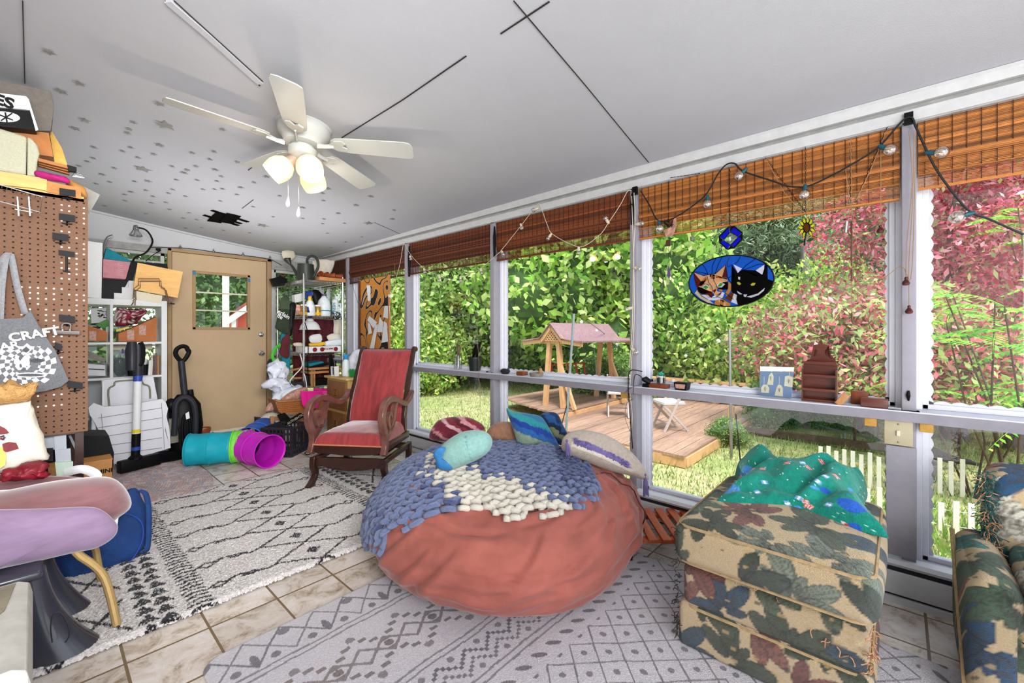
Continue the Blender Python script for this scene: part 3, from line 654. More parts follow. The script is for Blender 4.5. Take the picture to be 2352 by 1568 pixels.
# blue octagon
t=thing('octagon_suncatcher','octagonal deep blue stained glass suncatcher with a clear square centre','suncatcher',PX(1678,546,XS))
oc=[Z(*p) for p in((770,200),(825,195),(940,285),(945,345),(830,530),(725,538),(605,430),(605,345))]; oc=[Z(*p) for p in((740,205),(825,195),(945,290),(945,385),(825,510),(730,540),(605,435),(600,345))]
inn=[(765,280),(885,350),(775,470),(665,400)]
for q in(((740,215),(605,350),(665,395),(765,280)),((820,200),(940,290),(885,345),(770,280)),((940,380),(825,505),(775,470),(885,352)),((725,530),(610,430),(665,405),(772,470))): pc(list(q),'sgdeep')
pc(inn,'cleartoy'); ld([inn+[inn[0]]],.002); ld([[(740,205),(825,195),(945,290),(945,385),(825,510),(730,540),(605,435),(600,345),(740,205)]],.0035)
for q in(((740,205),(825,195),(768,280)),((945,290),(945,385),(885,350)),((825,510),(730,540),(775,470)),((605,435),(600,345),(665,400))): pc(list(q),'lead','corner')
b=MB(); chain(b,PX(1676,388,XS),PX(1676,520,XS)); b.out('chain','black',t)
b=MB(); b.tube([PX(1677,520,XS-.01),PX(1676,535,XS-.012)],[.001,.001],5); b.ball(PX(1677,548,XS-.012),.008,8,(1,1,2)); b.out('crystal','cleartoy',t)
# sunflower
t=thing('sunflower_suncatcher','small stained glass sunflower with yellow petals hanging below the blind','suncatcher',PX(1853,528,XS))
cx,cy=1915,215
for k in range(11):
    a=2*PI*k/11+.3; 
    if 1.25<a%(2*PI)<1.9: continue
    ux,uy=math.cos(a),math.sin(a)*1.25; vx,vy=-math.sin(a),math.cos(a)
    q=[(cx+ux*45,cy+uy*45),(cx+ux*85+vx*28,cy+uy*85+vy*30),(cx+ux*138,cy+uy*138),(cx+ux*85-vx*28,cy+uy*85-vy*30)]; pc(crom([V(x,y,0) for x,y in q],4,True) and [(p.x,p.y) for p in crom([V(x,y,0) for x,y in q],4,True)],'sgyellow','petal'); ld([q+[q[0]]],.0017)
ci=[(cx+48*math.cos(a),cy+75*math.sin(a)) for a in [2*PI*i/16 for i in range(17)]]; pc(ci[:-1],'sgbrown','flower_centre',-.003); ld([ci],.002,-.004)
ld([[(1905,300),(1885,400),(1880,480)]],.004); pc([(1880,420),(1800,385),(1795,430),(1840,450)],'sgdkgreen','leaf'); pc([(1900,420),(1960,370),(2035,368),(1980,420)],'sgdkgreen','leaf')
b=MB(); chain(b,PX(1850,338,XS),PX(1850,490,XS)); b.out('chain','black',t)
# crystal strand, agate, wind chime, glass angel
mat('agate','#b98a78',.4,var=.5,vs=50); mat('beadtwine','#a08060',.8); mat('bronze','#5a4030',.4,metal=.6)
t=thing('crystal_charm','pink and white glass diamond charm on a long wire near the middle post','ornament',PX(1536,620,2.57))
b=MB(); chain(b,PX(1536,415,2.575),PX(1536,470,2.575)); b.tube([PX(1536,470,2.575),PX(1536,600,2.575)],.0012,5); b.out('chain','black',t)
q=[(1536,597),(1545,632),(1536,672),(1526,632)]
b=MB(); b.prism(X_(q,2.57),(.004,0,0)); b.out('glass_diamond','cleartoy',t); b=MB(); b.prism(X_([(1536,605),(1540,632),(1536,640),(1532,632)],2.568),(.002,0,0)); b.out('pink_glass','sgpurple',t)
b=MB(); b.tube(X_(q,2.57),.0012,5,closed=True); b.out('lead_edge','lead',t)
t=thing('dream_web','round beaded ornament with pink stone pieces and black netting hanging below the blind','ornament',PX(1540,520,2.57))
b=MB(); b.prism(X_([(1552,495),(1553,520),(1545,540),(1530,545),(1525,530),(1540,520)],2.565),(.006,0,0)); b.out('stone','agate',t)
b=MB()
for k in range(26): a=random.random()*6.28; r=random.random()**.5*14; b.tube([PX(1535+r*math.cos(a),512+r*math.sin(a),2.565),PX(1535+r*math.cos(a+1.7),512+r*math.sin(a+1.7),2.56)],.0012,4)
b.out('netting','black',t)
b=MB(); b.prism(X_([(1530,551),(1540,551),(1539,565),(1528,565)],2.57),(.006,0,0)); b.out('stone_drop','bronze',t)
t=thing('wind_chime','thin wooden wind chime rods and strings hanging below the wide orange blind','wind chime',PX(1956,640,2.56))
b=MB()
for p in([(1954,318),(1956,460),(1956,740)],[(1942,388),(1948,440),(1953,475),(1946,510)],[(1844,478),(1900,482),(1955,478)],[(1760,365),(1800,440),(1830,475),(1852,490)],[(2036,300),(2000,390),(1966,460)]): b.tube(X_(p,2.57),.0016,5)
b.out('string','jute',t)
for p,q in(((1945,508),(1942,534)),((1956,508),(1956,610)),((1957,618),(1956,645)),((1956,718),(1959,742))):
    b=MB(); b.tube([PX(*p,2.565),PX(*q,2.565)],.006 if p[1]<520 and p[0]<1950 else .0035,8); b.out('chime_rod','bronze' if p[0]>1950 else 'steel',t)
for n,(p,q,l) in enumerate((((1758,362),(1852,490),'left slanting'),((1954,318),(1954,460),'vertical'),((2038,292),(1975,440),'right slanting'))):
    b=MB(); chain(b,PX(*p,2.575),PX(*q,2.575),.004,.016); b.out('hanging_chain','black',label=l+' thin black chain hung in front of the wide orange blind',cat='chain')
b=MB(); chain(b,PX(1540,408,2.57),PX(1608,398,2.57),.003,.01); b.out('hanging_chain','black',label='short horizontal chain hooked along the header above the orange blind',cat='chain')
# ---------------- things on the window rail (top z=.853)
RZ=.853
mat('potblack','#16211c',.5); mat('rockdark','#221d20',.7,var=.5,bump=1,bs=120); mat('mahog','#5c2414',.35,var=.4,vs=8,stretch=(1,1,12),coat=.3); mat('woodlight','#b98352',.5,var=.2,vs=15,stretch=(1,8,1)); mat('woodred','#7d3a1c',.45,var=.3,vs=20,stretch=(1,6,1))
mat('twig','#6a5548',.8); mat('stoneware','#8a8578',.7,var=.2); mat('teal','#2fa893',.6,var=.2); mat('leafgreen','#4f8a3a',.6,var=.3)
def railpt(px,py_unused=None,x=2.62): r=ray(px,762); k=x/r.x; return V(x,r.y*k,RZ)
p=railpt(1091,x=2.63); t=thing('black_pot','black plastic pot holding leaning dark feathers on the window rail','pot',p)
b=MB(); b.lathe([(.001,0),(.048,0),(.062,.105),(.068,.107),(.068,.125),(.062,.125),(.058,.1),(.001,.1)],p,22); b.out('pot_body','potblack',t)
for (dx,dy,h) in((.0,.0,.28),(.012,-.03,.33)):
    b=MB(); b.tube([p+V(dx,dy+.035,.08),p+V(dx,dy+.01,.16),p+V(dx,dy-.02,.24),p+V(dx,dy-.045,h-.06)],[.012,.022,.018,.003],8,flat=.3); b.out('feather','black',t)
p=railpt(1052,x=2.63); t=thing('twig_vase','clear glass vase of bare twigs on the window rail behind the red chair','vase',p)
b=MB(); b.lathe([(.035,.002),(.037,.13),(.034,.13),(.032,.006)],p,18); b.out('vase_body','cleartoy',t)
b=MB()
for k in range(12): b.tube([p+V(0,0,.01),p+V(random.uniform(-.02,.02),random.uniform(-.02,.02),.12),p+V(random.uniform(-.05,.05),random.uniform(-.06,.06),random.uniform(.22,.33))],[.003,.003,.0015],5)
b.out('twigs','twig',t)
def on_rail(px,name,label,cat,m,fn,x=2.61):
    p=railpt(px,x=x); b=MB(); fn(b,p); return b.out(name,m,label=label,cat=cat)
def rock(b,p): 
    b.ball(p+V(0,0,.02),.045,14,(.7,1,.52))
    for v in b.b.verts: v.co+=Vector(noise.noise_vector(v.co*35))*.009; v.co.z=max(v.co.z,RZ+.0005)
on_rail(1160,'rock','rough dark volcanic rock on the window rail by the second post','rock','rockdark',rock,2.6)
on_rail(1199,'wood_block','small reddish wood block lying left of the stoneware dish on the rail','wood block','woodred',lambda b,p:b.b2(p+V(-.03,-.035,0),p+V(.03,.035,.03),.002))
def dish(b,p): b.lathe([(.001,0),(.048,0),(.056,.03),(.052,.03),(.046,.006),(.001,.006)],p,20)
on_rail(1232,'dish','shallow grey stoneware dish on the window rail','dish','stoneware',dish,2.6)
on_rail(1238,'pebble','tan shell-like pebble standing in the stoneware dish','pebble','woodlight',lambda b,p:b.ball(p+V(.02,0,.038),.02,10,(.8,.8,1.6)),2.6)
def pins(b,p):
    for k in range(9): c=p+V(random.uniform(-.03,.03),random.uniform(-.05,.05),.004); b.ball(c,.006,6,(1,1.5,.7))
on_rail(1128,'pebble_scatter','loose scatter of small dark pebbles on the rail beside the black pot','pebbles','rockdark',pins)['kind']='stuff'
on_rail(1515,'wood_block','long flat reddish wood block on the rail under the succulent jar','wood block','woodred',lambda b,p:b.b2(p+V(-.03,-.055,0),p+V(.03,.06,.024),.002),2.6)
p=railpt(1518,x=2.62)+V(0,0,.0245); t=thing('succulent_jar','small glass jar holding a teal succulent on a wood block','plant jar',p)
b=MB(); b.lathe([(.028,0),(.03,.05),(.027,.05),(.025,.003),(.001,.002)],p,16); b.out('jar','cleartoy',t); b=MB(); b.lathe([(.001,.004),(.024,.004),(.026,.035),(.001,.038)],p,14); b.out('soil','rockdark',t)
b=MB()
for k in range(22): a=k*2.4; r=.004+.0011*k; e=p+V(math.cos(a)*r,math.sin(a)*r,.055+.02*(1-k/22)); b.tube([p+V(0,0,.045),(p+e)/2+V(0,0,.03),e],[.004,.006,.001],6)
b.out('succulent','teal',t)
p=railpt(1567,x=2.6); t=thing('plant_tin','small rectangular dark tin with a painted bird panel on the rail','tin',p); b=MB(); b.prism([p+V(-.03,-.033,0),p+V(.03,-.033,0),p+V(.03,.033,0),p+V(-.03,.033,0)],(0,0,.045)); 
for v in b.b.verts:
    if v.co.z>p.z+.02: v.co.y=p.y+(v.co.y-p.y)*1.25; v.co.x=p.x+(v.co.x-p.x)*1.1
b.out('tin_body','black',t,bev=.002); b=MB(); b.prism([p+V(-.0345,-.026,.01),p+V(-.0345,.026,.01),p+V(-.0345,.03,.036),p+V(-.0345,-.03,.036)],(-.001,0,0)); b.out('painted_panel','agate',t)
b=MB(); p=railpt(1484,x=2.575); b.tube([p+V(0,.02,.045),p+V(-.01,0,.05),p+V(0,-.03,.03)],[.012,.02,.016],10).tube([p+V(0,-.02,.01),p+V(0,.02,.008)],[.018,.014],10).tube(crom([p+V(0,.02,.05),p+V(-.01,.05,.075),p+V(-.02,.07,.06),p+V(-.025,.075,-.05)],4),.0025,6); b.out('power_adapter','black',label='black plug and power adapter on the rail in front of the middle post',cat='adapter')
mat('bagblue','#1d4f94',.5,var=.2,vs=4); filmmat('zipbag','#cfe8ea',.12,.15); mat('paperhang','#d6c6a0',.7)
t=thing('tag_bag','clear zip bag on a blue card holding four stamped wooden tags','bag',railpt(1783,x=2.63))
P=lambda l,x:[PX(a,b_,x) for a,b_ in l]
b=MB(); b.prism(P([(1746,853),(1823,855),(1817,915),(1745,908)],2.63),(.004,0,0)); b.out('blue_card','bagblue',t)
b=MB(); b.prism(P([(1746,841),(1824,843),(1818,916),(1744,909)],2.625),(.0008,0,0)); b.out('clear_bag','zipbag',t)
b=MB(); b.prism(P([(1746,841),(1824,843),(1823,853),(1746,852)],2.622),(.001,0,0)); b.out('zip_strip','white',t)
mat('ink','#5a3a2a',.8)
for q,s in(([(1748,890),(1753,883),(1762,883),(1767,891),(1766,902),(1748,901)],'brown'),([(1766,862),(1770,857),(1774,857),(1777,863),(1776,884),(1762,883)],'leafgreen'),([(1784,889),(1788,883),(1794,884),(1798,891),(1798,910),(1779,908)],'sgred'),([(1803,864),(1811,862),(1821,866),(1820,889),(1801,886)],'ink')):
    b=MB(); b.prism(P(q,2.627),(.0015,0,0)); tg=b.out('wooden_tag','paperhang',t); cx=sum(a for a,_ in q)/len(q); cy=sum(a for _,a in q)/len(q)+2
    b=MB()
    for k in range(7): b.bar(PX(cx,cy+5,2.6265),PX(cx+random.uniform(-4,4),cy-random.uniform(2,7),2.6265),.0012,.0005)
    b.out('stamped_print',s if s in MATS else 'ink',tg)
    b=MB(); b.bar(PX(q[1][0]+2,q[1][1],2.627),PX(q[1][0]+2,q[1][1]-18 if q[1][1]>870 else 845,2.627),.002,.001); b.out('tag_string','paperhang',tg)
# wooden display shelf
t=thing('display_shelf','dark mahogany mini display shelf with a star-topped back on the rail','display shelf',railpt(1885,x=2.62))
bx=2.655
b=MB(); b.prism(P([(1846,925),(1846,836),(1850,829),(1862,823),(1875,815),(1878,806),(1869,792),(1882,790),(1886,776),(1891,790),(1904,793),(1895,806),(1896,814),(1907,822),(1921,830),(1924,838),(1924,925)],bx),(-.008,0,0)); b.out('back_board','mahog',t)
for px in(1846.5,1923):
    y=PX(px,800,2.65).y; b=MB(); b.b2((2.595,y-.003,RZ),(2.65,y+.003,1.015)); b.out('side_board','mahog',t)
yA=PX(1846,800,2.65).y;yB=PX(1924,800,2.65).y
for k,(py) in enumerate((920,896,864,834)):
    z=PX(1885,py,2.62).z; z=max(z,RZ+.003) if k else RZ+.003; b=MB(); b.b2((2.595,yB,z-.003),(2.65,yA,z+.003)); b.b2((2.593,yB,z-.003),(2.599,yA,z+.009)); b.out('shelf','mahog',t)
def wb(px,lab,m,d,x,rot=None,dz=0):
    p=railpt(px,x=x); b=MB(); b.box(p+V(0,0,d[2]/2+dz),d,rot,.003); b.out('wood_block',m,label=lab,cat='wood block')
wb(1935,'tan wood block leaning against the mahogany display shelf','woodlight',(.045,.03,.062),2.585,Matrix.Rotation(.6,3,'X'),-.006)
wb(1974,'square reddish wood block standing at the back of the rail','woodred',(.02,.065,.062),2.655)
wb(2008,'long dark grained wood block at the front of the rail','mahog',(.04,.098,.042),2.585)
b=MB(); p=PX(2067,945,2.57); b.b2((2.553,-.07,.8475),(2.61,.035,.853),.001); b.bar((2.575,-.01,.857),(2.575,.035,.857),.012); b.out('window_latch','steel',label='flat metal latch plate on the window rail by the right post',cat='latch')
b=MB(); b.tube([PX(2087,897,2.58),PX(2086,908,2.575),PX(2087,920,2.58)],[.004,.008,.003],8); b.out('hook','black',label='small black hook screwed into the right post above the rail',cat='hook')
# ================= OUTSIDE =================
GZ=-.45
rs=np.random.RandomState(5)
mat('lawn','#7c9446',.95,attr=True,var=.35,vs=7,bump=.6,bs=90)
def gh(x,y):
    x=np.asarray(x,float);y=np.asarray(y,float)
    return GZ+.05*np.sin(x*.7+y*.5)*np.clip((x-4)/6,0,1)
me=gridmesh('lawn_ground',110,130,lambda u,v:np.stack([2.8+u**1.7*60,-22+v*85,gh(2.8+u**1.7*60,-22+v*85)],1))
o=link('lawn_ground',me,'lawn',world=True,kind='structure')
def lawncol(co):
    x,y=co[:,0]+o.location.x,co[:,1]+o.location.y
    n=np.array([noise.noise((a*.55,b_*.55,0))+.5*noise.noise((a*1.9,b_*1.9,3)) for a,b_ in zip(x,y)])[:,None]
    g=np.array(hexc('#93a862'));s=np.array(hexc('#c2b98c'));t=np.clip(.45+n*.9,0,1)
    return g*(1-t)+s*t
paint(o,lawncol)
me=gridmesh('lawn_ground',30,30,lambda u,v:np.stack([-20+u*22.6,6.3+v*40,np.full(u.shape,GZ+.2)],1)); o=link('lawn_ground',me,'lawn',world=True,kind='structure'); paint(o,lawncol)
def blades(name,n,area,hmin,hmax,cols,m,lean=.4,label=None,seed=1,w_=.006,cat='grass'):
    r=np.random.RandomState(seed); P0=area(r,n); n=len(P0)
    a=r.rand(n)*6.28; h=hmin+(hmax-hmin)*r.rand(n)**2; wv=w_*(.6+r.rand(n))
    d=np.stack([np.cos(a),np.sin(a),np.zeros(n)],1); b_=r.rand(n)*6.28
    tip=P0+np.stack([np.cos(b_)*lean*h,np.sin(b_)*lean*h,h],1)
    co=np.empty((n,3,3)); co[:,0]=P0-d*wv[:,None]; co[:,1]=P0+d*wv[:,None]; co[:,2]=tip
    me=bpy.data.meshes.new(name); me.vertices.add(n*3); me.vertices.foreach_set('co',co.ravel()); me.loops.add(n*3); me.loops.foreach_set('vertex_index',np.arange(n*3,dtype='i')); me.polygons.add(n)
    me.polygons.foreach_set('loop_start',np.arange(0,n*3,3,dtype='i')); me.polygons.foreach_set('loop_total',np.full(n,3,'i')); me.update(calc_edges=True)
    o=link(name,me,m,world=True,label=label,cat=cat,kind='stuff')
    cs=np.array([hexc(c) for c in cols]); k=cs[r.randint(0,len(cs),n)]*(.7+.6*r.rand(n))[:,None]; k=np.repeat(k,3,0)
    a_=me.color_attributes.new('Col','FLOAT_COLOR','POINT'); a_.data.foreach_set('color',np.concatenate([k,np.ones((n*3,1))],1).astype('f').ravel()); return o
def leafmat(name,tr=.35):
    m=bpy.data.materials.new(name); m.use_nodes=True; MATS[name]=m; nt=m.node_tree;N=nt.nodes;L=nt.links;b=N['Principled BSDF']
    a=N.new('ShaderNodeAttribute'); a.attribute_name='Col'; 
    n=N.new('ShaderNodeTexNoise'); n.inputs['Scale'].default_value=3; mr=N.new('ShaderNodeMapRange'); mr.inputs[3].default_value=.75; mr.inputs[4].default_value=1.25; L.new(n.outputs['Fac'],mr.inputs[0])
    mx=N.new('ShaderNodeMix'); mx.data_type='RGBA'; mx.blend_type='MULTIPLY'; mx.inputs['Factor'].default_value=1; L.new(a.outputs['Color'],mx.inputs['A']); L.new(mr.outputs[0],mx.inputs['B'])
    L.new(mx.outputs['Result'],b.inputs['Base Color']); b.inputs['Roughness'].default_value=.5; b.inputs['Specular IOR Level'].default_value=.3
    t=N.new('ShaderNodeBsdfTranslucent'); L.new(mx.outputs['Result'],t.inputs[0]); x=N.new('ShaderNodeMixShader'); x.inputs[0].default_value=tr; L.new(b.outputs[0],x.inputs[1]); L.new(t.outputs[0],x.inputs[2]); L.new(x.outputs[0],N['Material Output'].inputs['Surface'])
leafmat('leaf'); mat('barkgrey','#7c7474',.9,var=.5,vs=18,stretch=(1,1,.25),bump=.8,bs=30); mat('barkbrown','#5a4636',.9,var=.4,vs=14)
blades('lawn_grass',70000,lambda r,n:np.stack([2.95+r.rand(n)**1.6*9,-4+r.rand(n)*14,np.full(n,GZ)],1),.03,.10,['#98ab62','#bcb882','#829c50','#c8c096','#768f46'],'leaf',label='short mixed green and straw lawn grass outside the windows')
def leaves(name,n,lumps,size,cols,seed=0,droop=.0,asp=.55,flat=False):
    """leaf quads spread over lumpy crown; lumps = (cx,cy,cz,rx,ry,rz)"""
    r=np.random.RandomState(seed); L=np.array(lumps,float); vol=(L[:,3]*L[:,4]*L[:,5])**.67; k=r.choice(len(L),n,p=vol/vol.sum())
    d=r.randn(n,3); d/=np.linalg.norm(d,axis=1)[:,None]; rad=(.55+.5*r.rand(n)**.6)
    c=L[k,:3]+d*L[k,3:]*rad[:,None]
    u=r.randn(n,3); u/=np.linalg.norm(u,axis=1)[:,None]; u[:,2]=u[:,2]*(1-droop)-droop; u/=np.linalg.norm(u,axis=1)[:,None]
    v=np.cross(u,r.randn(n,3)+d*.8); v/=np.linalg.norm(v,axis=1)[:,None]
    s=size*(.6+.8*r.rand(n))[:,None]
    co=np.stack([c-u*s,c+v*s*asp-u*s*.1,c+u*s,c-v*s*asp-u*s*.1],1)
    me=bpy.data.meshes.new(name); me.vertices.add(n*4); me.vertices.foreach_set('co',co.astype('f').ravel()); me.loops.add(n*4); me.loops.foreach_set('vertex_index',np.arange(n*4,dtype='i')); me.polygons.add(n)
    me.polygons.foreach_set('loop_start',np.arange(0,n*4,4,dtype='i')); me.polygons.foreach_set('loop_total',np.full(n,4,'i')); me.update(calc_edges=True)
    cs=np.array([hexc(x) for x in cols]); kk=r.randint(0,len(cs),n); lumpk=(.75+.5*r.rand(len(L)))[k]
    cc=np.clip(cs[kk]*(.75+.5*r.rand(n))[:,None]*lumpk[:,None],0,1); cc=np.repeat(cc,4,0)
    a=me.color_attributes.new('Col','FLOAT_COLOR','POINT'); a.data.foreach_set('color',np.concatenate([cc,np.ones((n*4,1))],1).astype('f').ravel())
    me.materials.append(MATS['leaf']); return me
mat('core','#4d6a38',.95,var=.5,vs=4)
def crown(seed,nl,w_,h_,z0,rl=.45):
    r=random.Random(seed); out=[]
    for i in range(nl):
        a=r.random()*6.28; t=r.random(); rr=w_*.5*math.sin(PI*(.12+.8*t))*(.5+.5*r.random()); s=rl*(.7+.6*r.random())
        out.append((rr*math.cos(a),rr*math.sin(a),z0+h_*t,s*w_*.36,s*w_*.36,s*w_*.3))
    return out
def treeproto(name,seed,nl,w_,h_,z0,nleaf,ls,cols,bark,tr_,rl=.9,core=True,droop=0,asp=.55,limbs=6):
    lm=crown(seed,nl,w_,h_,z0,rl); fm=leaves(name+'_foliage',nleaf,lm,ls,cols,seed,droop,asp)
    r=random.Random(seed+9); b=MB(); b.tube(crom([(0,0,-.2),(r.uniform(-.1,.1),r.uniform(-.1,.1),z0*.6+.3),(r.uniform(-.2,.2),r.uniform(-.2,.2),z0+h_*.5),(0,0,z0+h_*.9)],4),[tr_*(1-.8*i/12) for i in range(13)],8)
    for k in range(limbs):
        l=r.choice(lm); z=z0+h_*.1*r.random()*3; b.tube([(0,0,z),(l[0]*.5,l[1]*.5,(z+l[2])/2),l[:3]],[tr_*.4,tr_*.25,tr_*.08],5)
    tm=b.mesh(name+'_trunk'); tm.materials.append(MATS[bark]); cm=None
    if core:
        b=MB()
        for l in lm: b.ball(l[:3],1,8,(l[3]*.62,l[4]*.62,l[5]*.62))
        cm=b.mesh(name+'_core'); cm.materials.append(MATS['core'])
    return fm,tm,cm
def plant(proto,name,label,p,s=1,rz=0,sz=None,group=None,cat='tree'):
    t=thing(name,label,cat,p,rz,group); t.scale=(s,s,sz or s)
    for n,m in zip(('foliage','trunk','inner_foliage'),proto):
        if m is None: continue
        c=bpy.data.objects.new(n,m); COL.objects.link(c); c.parent=t
    return t
DG=['#8fb877','#76a05f','#a6c888','#5f8a52','#bcd79c','#93b07f']; PG=['#a3bd9c','#bfd2b0','#86a582','#d2e0c0','#93af8e']; LG=['#a9d05a','#8cc048','#c4e07a','#6ba33e','#d9ea9a']; YG=['#c7dd6a','#9fc456','#e0ec9a','#7fb050']
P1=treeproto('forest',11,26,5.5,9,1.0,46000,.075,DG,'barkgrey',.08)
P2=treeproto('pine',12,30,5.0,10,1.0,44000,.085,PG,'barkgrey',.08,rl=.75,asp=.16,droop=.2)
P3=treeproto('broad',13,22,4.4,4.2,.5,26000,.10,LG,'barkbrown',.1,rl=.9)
P4=treeproto('small',14,20,3.2,2.6,.9,14000,.06,['#b7cf7f','#9bbd63','#cfe09a','#7ba34f'],'barkbrown',.05,rl=.85,core=False)
P5=treeproto('maple',15,34,4.0,4.2,.95,42000,.052,['#d8566e','#c04a62','#e8939c','#a8505c','#f0b0b8','#c87068','#a9b070','#e07088'],'barkbrown',.09,rl=.62,core=False,asp=.4,limbs=5)
P8=treeproto('lowmaple',19,16,2.6,.9,1.15,15000,.05,['#d8707c','#e09aa0','#9cba6a','#b8cc80','#c4606c','#a8b878'],'barkbrown',.02,rl=.8,core=False,asp=.4,limbs=4)
P6=treeproto('bush',16,16,2.2,1.5,.15,24000,.05,YG,'barkbrown',.03,rl=1.0,core=False)
P7=treeproto('shrub',17,12,1.3,.8,.1,9000,.032,['#6f9a4c','#8ab05c','#557f3c','#a5c070'],'barkbrown',.02,rl=1.0)
def AT(px,dep,z=GZ): p=PD(px,HZ,dep); return V(p.x,p.y,z)
i=0; rr=random.Random(3)
BT=[('dark leafy forest tree standing behind the lawn',P1),('grey green feathery pine standing behind the lawn',P2)]
for row,(d0,n,sc) in enumerate(((17,13,1.0),(23,12,1.3))):
    for k in range(n):
        px=830+1620*(k+.5*(row))/(n-1)+rr.uniform(-30,30); kind=1 if px>1500 and (k%4) else 0
        if row==1: kind=k%2
        dd=d0+rr.uniform(-1.5,1.5); 
        if px>1850 and row==0: dd+=9
        plant(BT[kind][1],'pine_tree' if kind else 'forest_tree',BT[kind][0],AT(px,dd),sc*rr.uniform(.85,1.15),rr.random()*6,group='trees behind the lawn')
for (x,y,s) in((-6,14,1),(-2.5,12,.9),(1.5,15,1.1),(5,16,1)): plant(P1,'forest_tree','dark leafy tree seen through the far wall windows',(x,y,GZ),s,x,group='trees seen through the far wall')
plant(P3,'broadleaf_tree','large bright green broadleaf tree rising behind the garden swing roof',AT(1375,12.5),1.15,1)
plant(P3,'broadleaf_tree','bright green broadleaf tree just left of the middle window post',AT(1520,12.0),.75,2.2)
plant(P3,'broadleaf_tree','darker broadleaf tree left of the garden swing',AT(1215,15.5),1.1,.4)
plant(P4,'small_tree','small pale green tree on the lawn beyond the black feather pot',AT(1055,13),1.25,0)
plant(P4,'small_tree','wispy pale green tree at the far left window bay',AT(960,14),1.2,2)
plant(P6,'bush','yellow green bush behind the deck below the cat panel',AT(1790,9.5),1.25,0,1.5,cat='bush')
plant(P6,'bush','bright green bush right of the middle window post',AT(1680,10.5),1.1,2,1.4,cat='bush')
plant(P6,'bush','tall light green bush between the deck bush and the red maple',AT(1850,11),1.0,3,1.7,cat='bush')
for q_,dp_,l_ in((1900,9.6,'low yellow green bush added to lighten the ground below the mahogany shelf'),(2060,10.2,'low yellow green bush added to lighten the ground beyond the light switch post'),(2250,9.4,'low yellow green bush added to lighten the ground beyond the pickets at right')): plant(P6,'bush',l_,AT(q_,dp_),.8,q_,.55,cat='bush')  # three bushes added to lighten the dark strip of ground there
plant(P6,'bush','rounded green bush at the left edge of the lawn',AT(905,12),1.2,3,1.3,cat='bush')
plant(P5,'red_maple','red and pink leaved maple filling the windows at right',AT(2215,7.4),1.0,0,cat='tree')
plant(P5,'red_maple','second red maple behind the right window edge',AT(2420,8.6),1.1,2,cat='tree')
plant(P8,'low_maple','low red and green maple branches above the rail beside the mahogany shelf',AT(1960,6.3),.95,0)
plant(P8,'low_maple','low red and green maple branches behind the sumac at right',AT(2200,6.0),.9,2)
plant(P7,'shrub','dark green shrub at the corner of the deck',AT(1765,7.6),.62,0,cat='shrub')
plant(P7,'shrub','green shrub beside the grey trunk below the window rail',AT(1790,7.9),.6,1,cat='shrub')
plant(P7,'shrub','low green shrub in front of the brick wall',AT(1905,7.2),.35,2,cat='shrub')
plant(P7,'shrub','green weeds growing at the deck edge by the metal pole',AT(1668,6.2),.32,2,cat='shrub')
plant(P7,'shrub','shrub hiding the foot of the garden swing',AT(1400,9.8),.95,2,cat='shrub')
for k,(px,py,dep,r,lab) in enumerate(((1845,1003,7.4,.12,'grey tree trunk below the mahogany shelf'),(1990,1025,7.0,.15,'thick grey tree trunk just left of the light switch'),(2192,1055,6.6,.15,'leaning grey tree trunk right of the light switch post'),(2345,1050,6.0,.14,'dark tree trunk at the right edge below the rail'),(1601,860,11,.10,'grey pine trunk rising right of the middle post'),(1862,760,13,.13,'grey pine trunk behind the red maple'))):
    b=MB(); p=AT(px,dep,GZ-.05); hh=1.35 if k<4 else 4.5; b.tube([p,p+V(.03,.02,hh*.2),p+V(.1,.08,hh*.6),p+V(.15,.2,hh)],[r*1.25,r,r*.95,r*.8],14); b.out('tree_trunk','barkgrey',label=lab,cat='tree trunk')
# bare fallen branches
b=MB()
for q in([(1700,745),(1760,762),(1800,765),(1900,775)],[(1800,765),(1826,790),(1850,830)],[(1590,870),(1650,830),(1700,800)],[(1560,772),(1640,766),(1700,745),(1745,752)]): b.tube([PD(x,y,10.5) for x,y in q],[.03,.022,.018,.01][:len(q)],6)
b.out('fallen_branch','stoneware',label='bare pale grey branches tangled below the cat panel',cat='branch')
